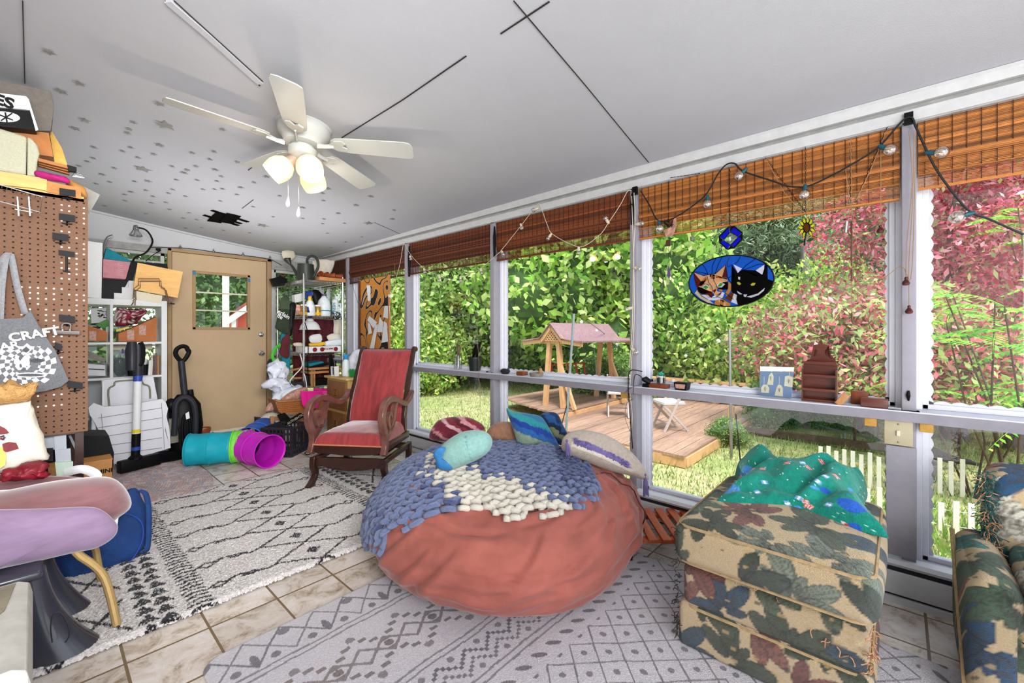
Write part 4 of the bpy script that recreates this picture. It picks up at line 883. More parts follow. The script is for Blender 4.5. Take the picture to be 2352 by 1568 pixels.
# sumac: compound fronds
def frondpts(b,base,dirv,ln,droopv,n=11,lw=.018,ll=.11):
    d=Vector(dirv).normalized(); pts=[]
    for i in range(n+1):
        t=i/n; pts.append(base+d*ln*t+V(0,0,-droopv*ln*t*t))
    b.tube(pts,[.004*(1-.7*i/n) for i in range(n+1)],4,caps=False)
    for i in range(1,n+1):
        t=(pts[i]-pts[i-1]).normalized(); s=t.cross(V(0,0,1)).normalized(); L=ll*math.sin(PI*(.25+.65*i/n))
        for sg in(-1,1):
            a=(s*sg+t*.45+V(0,0,-.35)).normalized(); q=pts[i]; w1=a.cross(V(0,0,1)).normalized()*lw
            b.face([q,q+a*L*.35+w1,q+a*L,q+a*L*.35-w1])
def sumac(lab,p,nf,seed,hs,spread,cols=None):
    r=random.Random(seed); t=thing('sumac_tree',lab,'tree',p); b=MB(); tops=[]
    for k in range(hs[1]):
        q=p+V(r.uniform(-spread,spread),r.uniform(-spread,spread),r.uniform(*hs[0])); tops.append(q); b.tube([p+V(0,0,-.1),(p+q)/2+V(r.uniform(-.1,.1),r.uniform(-.1,.1),0),q],[.012,.009,.006],6)
    b.out('stem','barkbrown',t)
    b=MB()
    for k in range(nf):
        q=r.choice(tops)-V(0,0,r.random()*.35); a=r.random()*6.28; frondpts(b,q,(math.cos(a),math.sin(a),r.uniform(.1,.8)),r.uniform(.4,.65),r.uniform(.3,.7))
    me=b.mesh('foliage',merge=False); o=link('foliage',me,'leaf',t,True)
    n=len(me.vertices); cs=np.array([hexc(c) for c in (cols or ['#a8e04a','#7fcf45','#c9ee6a','#5fb83f'])]); k=np.repeat(cs[rs.randint(0,len(cs),n//6+1)],6,0)[:n]
    a_=me.color_attributes.new('Col','FLOAT_COLOR','POINT'); a_.data.foreach_set('color',np.concatenate([k,np.ones((n,1))],1).astype('f').ravel())
sumac('bright green sumac with feathery fronds in the right window',AT(2330,3.9),46,4,((1.0,2.3),9),.55)
sumac('low bright sumac fronds just above the rail in the right window',AT(2235,4.3),24,8,((1.0,1.45),5),.45)
sumac('sumac tops at the upper right corner of the right window',AT(2420,5.0),22,6,((2.6,3.3),5),.5)
# tall weeds by the little fence
blades('tall_weeds',4200,lambda r,n:np.stack([3.4+r.rand(n)*2.2,-2.5+r.rand(n)*3.1,np.full(n,GZ)],1),.06,.24,['#9fc062','#b9c97f','#7fa24a','#cfc28a','#8db552'],'leaf',.5,'tall green weeds growing through the small picket fence',5,.008)
# little fences
mat('picket','#efe8d8',.8,var=.1,vs=8,stretch=(1,1,.3)); mat('deckwood','#b58a6c',.8,attr=True,var=.28,vs=6,stretch=(.5,6,1)); mat('cedar','#d8a878',.7,var=.18,vs=5,stretch=(1,6,1)); mat('shingle','#8d6f72',.9,var=.25,vs=25); mat('galv','#9aa4ac',.4,metal=.6); mat('redswing','#b33a2c',.6)
def fence(lab,p,q,n,h):
    t=thing('picket_fence',lab,'fence',p,group='low picket fences outside'); 
    for k in range(n):
        c=p+(q-p)*(k/(n-1)); d=(q-p).normalized(); hh=h*(1+.06*math.sin(k*2.3)); tl=V(math.sin(k*1.7)*.015,0,0)
        b=MB(); b.prism([c-d*.018,c+d*.018,c+d*.018+V(0,0,hh)+tl,c-d*.018+V(0,0,hh)+tl],d.cross(V(0,0,1))*.012); b.out('picket','picket',t)
    b=MB(); 
    for z in(.35,.75): b.tube([p+V(0,0,h*z),q+V(0,0,h*z)],.002,4)
    b.out('wire','galv',t)
fence('low row of pale pickets beyond the green blanket',PZ(1885,1098,GZ),PZ(2040,1130,GZ),9,.36)
fence('low row of pale pickets right of the switch post, in the back',PZ(2060,1120,GZ),PZ(2210,1140,GZ),7,.36)
fence('nearest low row of pale pickets right of the switch post',PZ(2095,1222,GZ),PZ(2230,1245,GZ),5,.3)
fence('short row of pickets peeking out right of the ottoman',PZ(1940,1185,GZ),PZ(2020,1200,GZ),4,.3)
b=MB(); b.bar(PZ(1700,985,GZ+.06),PZ(2125,1040,GZ+.08),.09,.09); b.out('landscape_timber','barkbrown',label='long weathered timber lying across the grass behind the pickets',cat='timber')
b=MB(); q=[(2112,1040),(2140,1046),(2170,1052),(2200,1062),(2250,1066)]; b.tube(crom([PD(x,y,5.2)+V(0,0,.02*(i%2)) for i,(x,y) in enumerate(q)],5),[.09-.0035*i for i in range(21)],10); 
for v in b.b.verts: v.co+=Vector(noise.noise_vector(v.co*9))*.035
b.out('mossy_log','rockdark',label='dark mossy log propped behind the pickets right of the switch post',cat='log')
p=PD(2130,1085,4.9); b=MB(); b.box(p,(.16,.16,.3),Matrix.Rotation(.5,3,'Z'),.01); b.out('stone_block','barkgrey',label='dark stone block under the mossy log',cat='stone block')
# brick wall fragment
def brickmat():
    m=bpy.data.materials.new('brick'); m.use_nodes=True; MATS['brick']=m; N=m.node_tree.nodes;L=m.node_tree.links;b=N['Principled BSDF']
    t=N.new('ShaderNodeTexBrick'); t.inputs['Color1'].default_value=(*hexc('#9c6a58'),1); t.inputs['Color2'].default_value=(*hexc('#b07f6a'),1); t.inputs['Mortar'].default_value=(*hexc('#d9cdbf'),1); t.inputs['Scale'].default_value=9; t.inputs['Mortar Size'].default_value=.03
    c=N.new('ShaderNodeTexCoord'); mp=N.new('ShaderNodeMapping'); mp.inputs['Rotation'].default_value=(PI/2,0,0); L.new(c.outputs['Object'],mp.inputs[0]); L.new(mp.outputs[0],t.inputs['Vector']); L.new(t.outputs['Color'],b.inputs['Base Color']); b.inputs['Roughness'].default_value=.9
brickmat()
p=PD(1860,985,9.5);q=PD(1968,985,9.5); b=MB(); b.b2((0,0,0),((q-p).length,.1,.55)); o=b.out('brick_wall','brick',world=False,label='low brick wall fragment seen under the rail below the mahogany shelf',cat='brick wall'); o.location=(p.x,p.y,PD(1860,992,9.5).z); o.rotation_euler=(0,0,math.atan2(q.y-p.y,q.x-p.x))
# chain link fence
t=thing('chain_link_fence','grey chain link fence with thin posts along the back of the lawn','fence',PD(1186,830,14))
fp=[PD(1170,790,14.5),PD(1186,797,14),PD(1290,812,12.3),PD(1560,850,10.5)]
b=MB(); b.tube(fp,.015,6)
for p in fp: b.tube([p,V(p.x,p.y,GZ)],.025,6)
b.out('fence_frame','galv',t); b=MB()
for a_,c_ in zip(fp,fp[1:]):
    n=int((c_-a_).length/.12)
    for k in range(n):
        p=a_+(c_-a_)*(k/n);q=a_+(c_-a_)*(min(k+8,n)/n)
        b.bar(p,V(q.x,q.y,GZ),.004); b.bar(V(p.x,p.y,GZ),q,.004)
b.out('wire_mesh','galv',t)
b=MB(); b.tube([PD(1800,957,8),PD(1940,992,6.6),PD(2060,1020,5.6)],.012,6); b.tube([PD(1940,992,6.6),AT(1940,6.6)],.014,6); b.out('rail_pipe','galv',label='thin galvanized fence pipe crossing below the rail beside the thick trunk',cat='pipe')
# deck
DZ=-.30
t=thing('deck','weathered brown wooden deck on the lawn with a raised back level','deck',(7.2,3.2,GZ))
def deckpart(name,x0,x1,y0,y1,z,sl=0):
    b=MB(); y=y0
    while y<y1-.01:
        s0=x0+sl*(y-y0); b.b2((s0+random.uniform(-.03,.0),y+.004,z-.03),(x1,min(y+.137,y1),z+random.uniform(-.003,.003))); y+=.14
    o=b.out(name,'deckwood',t)
    def f(co):
        k=np.floor((co[:,1]+o.location.y)/.14).astype(int)%97; r=np.random.RandomState(3).rand(97); base=np.array(hexc('#a38470')); return np.clip(base*(.65+.55*r[k])[:,None],0,1)
    paint(o,f)
deckpart('decking',5.25,10.4,1.92,4.35,DZ,.06); deckpart('raised_decking',6.0,10.4,4.35,6.3,DZ+.1,.35)
b=MB(); b.b2((5.27,1.9,GZ),(10.4,1.93,DZ-.03)).b2((5.25,1.92,GZ),(5.28,4.35,DZ-.03)).b2((6.0,4.33,DZ),(10.4,4.36,DZ+.07)); b.out('fascia','cedar',t)
# bench rail at the back of the deck
t=thing('deck_bench','long pale wooden bench rail with crossed braces along the back of the deck','bench',(9.6,3.4,DZ))
for k in range(5):
    y=2.0+k*.85; b=MB(); b.b2((9.55,y,DZ),(9.63,y+.08,.12)); b.out('bench_post','cedar',t)
b=MB(); b.b2((9.4,1.9,.12),(9.75,5.6,.16)); b.out('bench_top','cedar',t)
b=MB()
for y in(2.1,3.8): b.bar((9.58,y,DZ),(9.58,y+.75,.1),.05).bar((9.58,y+.75,DZ),(9.58,y,.1),.05)
b.out('cross_brace','cedar',t)
b=MB(); b.b2((7.6,2.0,DZ),(7.68,2.08,-.02)); b.out('deck_post','cedar',label='short pale wooden post standing at the near back corner of the deck',cat='post')
# folding chairs
mat('greywood','#b9aca6',.7,var=.1); mat('cushion','#eef2f6',.8)
def fchair(lab,p,rz):
    t=thing('folding_chair',lab,'chair',p,rz,group='folding chairs on the deck')
    for s in(-.19,.19):
        b=MB(); b.bar((s,-.2,0),(s,.16,.75),.022,.035); loc(b,'leg','greywood',t); b=MB(); b.bar((s*.9,.2,0),(s*.9,-.2,.4),.022,.035); loc(b,'leg','greywood',t)
    b=MB(); 
    for k in range(4): b.bar((-.19,.08+.025*k+.03,.52+.065*k),(.19,.08+.025*k+.03,.52+.065*k),.03,.01)
    loc(b,'backrest','greywood',t); b=MB(); b.rbox((0,-.03,.41),(.38,.36,.02),.006); loc(b,'seat','greywood',t); b=MB(); b.rbox((0,-.03,.435),(.36,.34,.035),.015); loc(b,'cushion','cushion',t)
    b=MB(); b.bar((-.18,-.13,.12),(.18,-.13,.12),.02); loc(b,'stretcher','greywood',t)
p=PZ(1540,985,DZ); fchair('grey folding chair with white cushion right of the middle post',(p.x,p.y,DZ),math.radians(-130))
p=PZ(1420,955,DZ); fchair('grey folding chair with white cushion left of the middle post',(p.x,p.y,DZ),math.radians(120))
# garden swing
p=PZ(1335,922,DZ+.1); rz=math.radians(-4)
t=thing('garden_swing','cedar garden swing with a shingled gable roof and lattice end','garden swing',p,rz); t.scale=(.88,.88,.88)
W_=.95;L_h=.75
for sx in(-1,1):
    for sy in(-1,1):
        b=MB(); b.bar((sx*W_,sy*.25,0),(sx*W_,sy*.12,1.42),.09,.09); loc(b,'post','cedar',t)
    b=MB(); b.bar((sx*W_,-.55,0),(sx*W_,-.15,.95),.07,.07); loc(b,'brace','cedar',t)
    b=MB(); b.bar((sx*W_,-.62,1.38),(sx*W_,.62,1.38),.06,.08)
    b.bar((sx*(W_+.1),-.82,1.34),(sx*(W_+.1),-.3,1.40),.03,.09).bar((sx*(W_+.1),-.3,1.40),(sx*(W_+.1),0,1.72),.03,.09).bar((sx*(W_+.1),0,1.72),(sx*(W_+.1),.3,1.40),.03,.09).bar((sx*(W_+.1),.3,1.40),(sx*(W_+.1),.82,1.34),.03,.09); loc(b,'gable_board','cedar',t)
    b=MB()
    for k in range(-6,7):
        y=k*.075
        def seg(y0,dy):
            hh=lambda y:1.40+.32*(1-abs(y)/.42)
            a=V(sx*(W_+.09),y0,1.4); n=0; q=a.copy()
            while n<40 and abs(q.y+dy*.02)<.4 and q.z+.02<hh(q.y+dy*.02): q=q+V(0,dy*.02,.02); n+=1
            if n>1:b.bar(a,q,.012,.02)
        if abs(y)<.4: seg(y,1);seg(y,-1)
    loc(b,'lattice','cedar',t)
for sy in(-1,1):
    b=MB(); q=[(0,1.76),(sy*.3,1.44),(sy*.84,1.38)]
    for (a0,z0),(a1,z1) in zip(q,q[1:]): b.prism([V(-W_-.15,a0,z0),V(W_+.15,a0,z0),V(W_+.15,a1,z1),V(-W_-.15,a1,z1)],(0,0,.03))
    loc(b,'roof_slope','shingle',t)
b=MB(); b.rbox((0,.1,.42),(1.3,.4,.05),.01)
for k in range(5): b.bar((-.6+.3*k,.3,.44),(-.6+.3*k,.4,.85),.05,.015)
b.bar((-.65,.4,.84),(.65,.4,.84),.04,.03); loc(b,'swing_seat','redswing',t)
for s in(-.62,.62):
    b=MB(); b.tube([(s,.0,.42),(s,.1,1.38)],.008,5); loc(b,'chain','galv',t)
# poles and outdoor string lights
def pole(lab,a,b_,m='galv',r=.018):
    b=MB(); b.tube([a,b_],r,8); b.out('metal_pole',m,label=lab,cat='pole')
pole('thin grey metal pole in front of the garden swing',PD(1318,720,6.3),AT(1298,6.3)); pole('thin dark metal pole behind the green blanket, near the deck edge',PD(1676,756,5.6),AT(1680,5.6),'steel')
pole('slanted thin guy rod beside the dark metal pole',PD(1690,950,5.5),AT(1702,5.2),'black',.008); pole('slanted thin guy rod left of the grey metal pole',PD(1302,930,6.3),AT(1275,6.0),'black',.008)
t=thing('patio_lights','outdoor string of tiny bulbs sagging between the garden poles','string lights',PD(1318,722,6.3))
pts=crom([PD(1318,722,6.3),PD(1360,745,8),PD(1430,790,9.5),PD(1560,810,8),PD(1620,790,7),PD(1676,757,5.6)],6); b=MB(); b.tube(pts,.005,5); b.out('wire','black',t)
for k in range(3,len(pts)-1,4): b=MB(); b.ball(pts[k]-V(0,0,.06),.03,8); b.out('bulb','white',t)
# red shed, white post and siding seen through the door window
mat('redshed','#c65a48',.8,var=.1,stretch=(8,1,.5)); 
t=thing('red_shed','red sided shed with a white trimmed gable seen through the door window','shed',(3.1,10.8,GZ))
b=MB(); b.b2((2.72,10.4,GZ),(3.42,11.2,1.5)); b.prism([(2.72,10.4,1.5),(3.42,10.4,1.5),(3.42,10.4,2.05)],(0,.8,0)); b.out('shed_wall','redshed',t)
b=MB(); b.bar((2.6,10.33,1.40),(3.44,10.33,2.08),.08,.1).b2((2.7,10.33,GZ),(2.78,10.39,1.5)); b.out('white_trim','white',t)
b=MB(); b.b2((1.73,7.0,GZ),(1.80,7.06,2.2)); b.out('porch_post','white',label='white post right outside the door window',cat='post')
b=MB(); b.prism([(.9,8.6,1.0),(1.7,8.6,1.42),(1.7,8.6,1.5),(.9,8.6,1.08)],(0,.3,0)); b.out('gutter_board','white',label='slanted pale roof edge seen through the middle pane of the door window',cat='roof edge')
# ================= RUGS =================
def nz2(x,y,s=1.0,seed=0,oct=2):
    """cheap vectorised value noise -1..1"""
    out=0;amp=1;tot=0
    for o in range(oct):
        X=x*s*2**o+seed*17.3+o*5.1;Y=y*s*2**o-seed*9.7+o*3.3; xi=np.floor(X).astype(int);yi=np.floor(Y).astype(int);fx=X-xi;fy=Y-yi;fx=fx*fx*(3-2*fx);fy=fy*fy*(3-2*fy)
        def h(a,b): v=np.sin(a*127.1+b*311.7+seed*74.7)*43758.5453; return v-np.floor(v)
        v=(h(xi,yi)*(1-fx)+h(xi+1,yi)*fx)*(1-fy)+(h(xi,yi+1)*(1-fx)+h(xi+1,yi+1)*fx)*fy
        out=out+amp*(v*2-1);tot+=amp;amp*=.5
    return out/tot
def fr(x): return x-np.floor(x)
mat('rugpile','#fff',1.0,attr=True,var=.10,vs=160,bump=.6,bs=260,sheen=.2)
X0,X1,Y0,Y1=-.5,2.02,2.21,3.87
def r1(u,v):
    x=X0+(X1-X0)*u;y=Y0+(Y1-Y0)*v; r=np.random.RandomState(1); e=np.minimum(np.minimum(x-X0,X1-x),np.minimum(y-Y0,Y1-y))
    z=.006+.014*np.clip(e/.02,0,1)+(r.rand(len(x))-.3)*.009; return np.stack([x+(r.rand(len(x))-.5)*.004,y+(r.rand(len(x))-.5)*.004+.006*nz2(x,y,4,2),z],1)
me=gridmesh('shag_rug',620,410,r1); o=link('shag_rug',me,'rugpile',None,True,'cream shag rug with black diamonds and feathered bands under the rocking chair','rug')
o1=o
def rug1(co):
    x=co[:,0]+o1.location.x;y=co[:,1]+o1.location.y; x=x+.008*nz2(x,y,22,1);y=y+.008*nz2(x,y,22,5)
    u=np.abs(x-1.0); k=.238; yc=fr((y-2.355)/k+.5)-.5; yl=yc*k; d=np.zeros_like(x)
    d[(u/.036+np.abs(yl)/.042)<1]=1
    d[(np.abs(u/.19+np.abs(yl)/.119-1)<.075)&(u<.19)]=1
    d[(u>.18)&(u<.41)&(np.abs(yl+.02*np.sin((u-.18)*28))<.0085)]=1
    d[(np.abs(u-.30)/.05+np.abs(yl)/.02)<1]=1
    q=(np.abs(u-.435)/.05+np.abs(yl)/.036); d[(q<1)&(q>.5)]=1
    f=(u>.475)&(u<.575); d[f&(np.abs(fr((y+.30*np.abs(u-.525))/.034)-.5)<.24)&(np.abs(u-.525)<.046+.012*nz2(x,y,60,3))]=1
    for uc in(.635,.70):
        t=fr(y/.082+(.5 if uc>.66 else 0)); d[(np.abs(u-uc)<.032*(1-t)*1.1)&(t<.8)]=1
    g=u>.75; 
    d[g&(np.abs(fr((u+y*.6)/.24)-.5)<.04)]=1; d[g&(np.abs(fr((u-y*.6)/.24)-.5)<.04)]=1
    r=np.random.RandomState(4); n=r.rand(len(x)); base=np.array(hexc('#e9e2de')); dk=np.array(hexc('#1d1a1e'))
    c=base[None]*(.78+.3*n)[:,None]*(1+.05*nz2(x,y,6,8))[:,None]; dd=(d*(r.rand(len(x))<.9))[:,None]; return c*(1-dd)+dk*dd
paint(o1,rug1)
RX0,RX1,RY0,RY1=.385,2.17,-1.0,1.865
def r2(u,v):
    x=RX0+(RX1-RX0)*u;y=RY0+(RY1-RY0)*v; rc=.07; 
    cx=np.clip(x,RX0+rc,RX1-rc);cy_=np.clip(y,RY0+rc,RY1-rc); dx=x-cx;dy=y-cy_; m=np.maximum(np.abs(dx),np.abs(dy)); l=np.hypot(dx,dy)+1e-9; k=np.where(m>0,m/l,1); x=cx+dx*k;y=cy_+dy*k
    e=rc-m*(m>0); z=.003+.011*np.clip(e/.012,0,1); r=np.random.RandomState(2); return np.stack([x,y,z+(r.rand(len(x))-.5)*.0015],1)
me=gridmesh('patterned_rug',480,760,r2); o2=link('patterned_rug',me,'rugpile',None,True,'pale grey low-pile rug with charcoal trellis and zigzag pattern under the bean bag','rug')
def rug2(co):
    x=co[:,0]+o2.location.x;y=co[:,1]+o2.location.y; x=x+.005*nz2(x,y,12,1);y=y+.006*nz2(x,y,9,5); v=1.865-y; v=np.where(v>1.43,2.86-v,v)
    d=np.zeros_like(x); L=lambda c,w=.006: np.abs(c)<w; wob=.006*nz2(x,y,14,9)
    tri=lambda t:np.abs(fr(t)-.5)*2
    a=v<.20; p=.26; d[a&L(v-.02-.16*tri(x/p),.007)]=.9; d[a&L(v-.10-.04*tri(x/p+.5)*0-.16*(tri(x/p+.5)-.5),.006)&(x>0)]=.8
    c=fr(x/p)-.5; d[a&(np.hypot(c*p,(v-.055)*1.0)<.022)]=.85; d[a&((((np.abs(c)-.5)*p/.014)**2+((v-.145)/.04)**2)<1)]=.9; d[a&(np.hypot((np.abs(c)-.25)*p,(v-.165))<.017)]=.85
    for vv in(.205,.232,.60,.628,.80,.828): d[L(v-vv+wob,.0042)]=.75
    b_=(v>.25)&(v<.59); px_=.20; vv=(v-.42); cc=fr(x/px_)-.5; row=np.abs(vv)
    st=lambda t,n:np.round(t*n)/n
    z1=.085*st(tri(x/px_),3); d[b_&L(vv-.07-z1+.04,.009)]=.9; d[b_&L(vv+.07+z1-.04,.009)]=.9
    d[b_&L(vv-.045*(tri(x/px_+.5)*2-1),.008)]=.85; d[b_&L(vv+.045*(tri(x/px_+.5)*2-1),.008)]=.85
    d[b_&(np.hypot(cc*px_,vv)<.018)]=.95; d[b_&(np.hypot((np.abs(cc)-.5)*px_,np.abs(vv)-.12)<.016)]=.8
    s=(v>.64)&(v<.79); q=.125; w1=.055*st(tri(x/q),4); d[s&L(v-.665-w1,.0085)]=.95; d[s&L(v-.715-w1,.007)]=.85; cq=fr(x/q)-.5
    d[s&(np.hypot((np.abs(cq)-.5)*q,v-.662)<.014)]=.8; d[s&(np.hypot(cq*q,v-.768)<.013)]=.8
    e=(v>.845)&(v<.925); cx=fr(x/.085)-.5; xx=cx*.085;yy=v-.885; X_2=xx*.8+yy*.6;Y_2=-xx*.6+yy*.8; d[e&((X_2/.03)**2+(Y_2/.011)**2<1)]=.9
    g=v>.935; h=.135; A=(x+(v-.935))/h/1.0; B=(x-(v-.935))/h; d[g&((np.abs(fr(A)-.5)>.465)|(np.abs(fr(B)-.5)>.465))]=.85
    ca=fr(A)-.5; cb=fr(B)-.5; d[g&(np.hypot(ca,cb)<.13)]=.85
    r=np.random.RandomState(4); n=r.rand(len(x)); base=np.array(hexc('#d6d1d6')); dk=np.array(hexc('#4a4650'))
    br=np.clip(nz2(x,y,3,12),0,1)[:,None]*.6; dk2=dk*(1-br)+np.array(hexc('#8a7358'))*br
    c=base[None]*(.84+.2*n)[:,None]*(1+.06*nz2(x,y,5,8))[:,None]; dd=(d*(.75+.25*n))[:,None]; return c*(1-dd)+dk2*dd
paint(o2,rug2)
def r3(u,v):
    a=u*2*PI; r=v; x=.52+.45*r*np.cos(a); y=4.32+.78*r*np.sin(a); q=np.random.RandomState(3).rand(len(a)); z=.004+.008*(1-np.clip((v-.97)/.03,0,1))+.004*np.abs(np.sin(v*26*PI))+q*.003; return np.stack([x+.012*np.sin(a*3),y,z],1)
me=gridmesh('round_rug',420,130,r3); o3=link('round_rug',me,'rugpile',None,True,'oval braided rug in mottled pink, blue and cream by the bookcase','rug')
def rug3(co):
    r=np.random.RandomState(8); P=np.array([hexc(c) for c in('#e0b0a0','#a8b0c4','#f0e2da','#d09a90','#9096a8','#e8d6cc','#ecc8b4')]); k=r.randint(0,7,len(co)); x,y=co[:,0]*30,co[:,1]*30
    base=P[k]*.55+P[(np.floor(nz2(co[:,0],co[:,1],14,3)*3+3.5).astype(int))%7]*.45; return base*(.7+.4*r.rand(len(co)))[:,None]
paint(o3,rug3)
# ================= BEAN BAG =================
BC=np.array([1.80,1.65]); BR=.765
prof=[(0,.47),(.15,.475),(.30,.468),(.45,.45),(.58,.415),(.68,.36),(.745,.29),(.765,.215),(.75,.14),(.70,.075),(.61,.03),(.50,.016),(.2,.014)]
pc_=crom([V(r,0,z) for r,z in prof],8); PR=np.array([p.x for p in pc_]);PZ_=np.array([p.z for p in pc_]); AL=np.concatenate([[0],np.cumsum(np.hypot(np.diff(PR),np.diff(PZ_)))])
_r=random.Random(12); CRE=[]
for _k in range(46):
    _a=-PI/2-1.9+3.6*_r.random(); CRE.append((_a,_r.uniform(.40,.95),_r.uniform(-.5,.1)+(.9 if _a>-.9 else 0)+(-.5 if _r.random()<.3 else 0),_r.uniform(.10,.26),_r.uniform(.006,.017)))
def bag(az,s,off=0.0,wr=True):
    """point on the bean bag surface: azimuth, arc length from the top centre, offset along the normal"""
    r=np.interp(s,AL,PR);z=np.interp(s,AL,PZ_); ds=.01; r2_=np.interp(s+ds,AL,PR);z2_=np.interp(s+ds,AL,PZ_); tr=r2_-r;tz=z2_-z;l=np.hypot(tr,tz)+1e-9; nr,nz_=-tz/l*-1*-1,tr/l
    nr=-tz/l; nz_=tr/l
    lob=1+.035*np.sin(az*2+.6)+.02*np.sin(az*3+2)+.012*np.sin(az*5)
    w=0
    if wr:
        w0=0
        for (ca,cs_,dr,ln,dp) in CRE:
            da=((az-ca+PI)%(2*PI)-PI)*.7; dsx=s-cs_; al=da*math.cos(dr)+dsx*math.sin(dr); ac=-da*math.sin(dr)+dsx*math.cos(dr)+.12*al*al/ln; en=np.clip(1-(al/ln)**2,0,1); w0=w0+np.clip((1.12-s)/.2,0,1)*dp*en*(1.1*np.exp(-((ac-.028)/.024)**2)-1.2*np.exp(-(ac/.011)**2))
        ang=az*.765; side=np.clip((s-.35)/.3,0,1)*np.clip((AL[-1]-s)/.3,0,1)
        w=.016*nz2(ang*5+s*3,s*2.2,1.4,4)*side+.030*(.45-np.abs(nz2(ang*2.2-s*3,s*7+ang*1.6,1,6)))*side+.016*(.45-np.abs(nz2(ang*4-s*5,s*16+ang*2.5,1,16)))*side
        m=np.exp(-((az-(-.75))/.35)**2); w=w+.018*np.abs(np.sin(s*24+nz2(ang*4,s*4,1,2)*2))*m*np.clip((s-.3)/.2,0,1)*np.clip((.9-s)/.2,0,1)
        w=w+w0
    rr=(r*lob)+nr*(off+w); zz=z+nz_*(off+w)
    return np.stack([BC[0]+rr*np.cos(az),BC[1]+rr*np.sin(az),np.maximum(zz,.013)],-1)
mat('suede','#9d5a4f',.9,var=.16,vs=5,bump=.3,bs=24,sheen=.22,spec=.15)
t=thing('bean_bag','huge rust pink suede bean bag with a zip seam on the patterned rug','bean bag',(BC[0],BC[1],.014))
me=gridmesh('cover',360,150,lambda u,v:bag(u*2*PI,v*AL[-1])); o=link('cover',me,'suede',t,True)
mat('zip','#4a2020',.6)
sp_=[(-1.15+.10*math.sin(k*.45)*0+.035*math.sin(k*1.1)+k*.006,.52+k*.035) for k in range(20)]
b=MB(); b.tube([tuple(bag(np.array([a_]),np.array([s_]),.004)[0]) for a_,s_ in sp_],.0035,6); b.out('zip_seam','zip',t)
b=MB(); e_=bag(np.array([sp_[-1][0]]),np.array([sp_[-1][1]]),.006)[0]; b.bar(e_,e_+np.array([0,0,-.03]),.008,.004); b.out('zip_pull','zip',t)
# ================= CHUNKY KNIT THROW =================
def inpoly(x,y,P):
    x=np.asarray(x,float);y=np.asarray(y,float); c=np.zeros(x.shape,bool); n=len(P); j=n-1
    for i in range(n):
        xi,yi=P[i];xj,yj=P[j]; c^=((yi>y)!=(yj>y))&(x<(xj-xi)*(y-yi)/(yj-yi+1e-12)+xi); j=i
    return c
BLK=[(985,996),(1060,1000),(1150,1005),(1230,1024),(1300,1038),(1345,1066),(1372,1108),(1366,1142),(1300,1168),(1180,1178),(1060,1168),(1000,1180),(940,1200),(890,1222),(868,1244),(828,1246),(832,1190),(866,1106),(915,1036)]
CRM=[(990,1052),(1060,1070),(1150,1098),(1230,1125),(1330,1160),(1300,1180),(1180,1182),(1085,1170),(1062,1140),(1040,1110),(990,1090)]
mat('yarnblue','#66739c',1,var=.28,vs=220,col2=None,bump=.8,bs=420,sheen=.4); mat('yarncream','#e4dccb',1,var=.1,vs=200,bump=.8,bs=420,sheen=.4); mat('yarndeep','#3f4b7c',1,var=.3,vs=220,bump=.8,bs=420,sheen=.4)
t=thing('knit_throw','chunky hand knit blue throw with a cream patch draped over the bean bag','throw blanket',(BC[0],BC[1],.47))
a_,h_=.055,.046; bl={'yarnblue':MB(),'yarncream':MB()}; bl['yarndeep']=bl['yarnblue']
def proja(P): 
    dep=P[...,0]*sT+P[...,1]*cT; return 1176+FO*(P[...,0]*cT-P[...,1]*sT)/dep, HZ-FO*(P[...,2]-H)/dep
rot=math.radians(-42)
for row in range(-22,23):
    run=[];kind=None
    def flush():
        global run
        if len(run)>6: bl[kind].use(kind); bl[kind].tube(run,.0132,8)
        run=[]
    for st in range(-18,19):
        T=np.arange(14)/14*2*PI; uu=a_*(st+T/2/PI)+.17*a_*np.sin(2*T)*1.5; vv=row*h_-.70*h_*np.cos(T); of=.020+.0125*np.cos(2*T+.3)+.004*math.sin(row*3.1+st*1.7)
        uu=uu+.055*nz2(uu*1.0,vv,3.5,3);vv=vv+.055*nz2(uu,vv,3.5,8)
        X=uu*math.cos(rot)-vv*math.sin(rot);Y=uu*math.sin(rot)+vv*math.cos(rot); s=np.hypot(X,Y);az=np.arctan2(Y,X)
        ridge=.035*np.exp(-((Y+X*.25+.02)/.06)**2)*(X>-.1)*np.clip(X+.35,0,1)+.012*nz2(uu,vv,7,21)
        P=bag(az,s,of+np.maximum(ridge,-.004),False); c=P.mean(0); qx,qy=proja(P); cxm,cym=qx.mean(),qy.mean()
        jx=22*math.sin(st*2.1+row*1.3); ins=inpoly(np.array([cxm+jx*.3]),np.array([cym+jx*.35]),BLK)[0] and s.mean()<1.02
        if not ins: flush(); kind=None; continue
        k='yarncream' if inpoly(np.array([cxm+jx]),np.array([cym+jx*.4]),CRM)[0] else ('yarndeep' if (row*7+st*3)%11==0 or cxm>1290 and cym<1110 else 'yarnblue')
        if kind!=k:
            l=run[-1:] ; flush(); run=l; kind=k
        run+= [Vector(p) for p in P]
    flush()
for k,nm in(('yarnblue','blue_yarn'),('yarncream','cream_yarn')): bl[k].out(nm,None,t,merge=False,sharp=180)
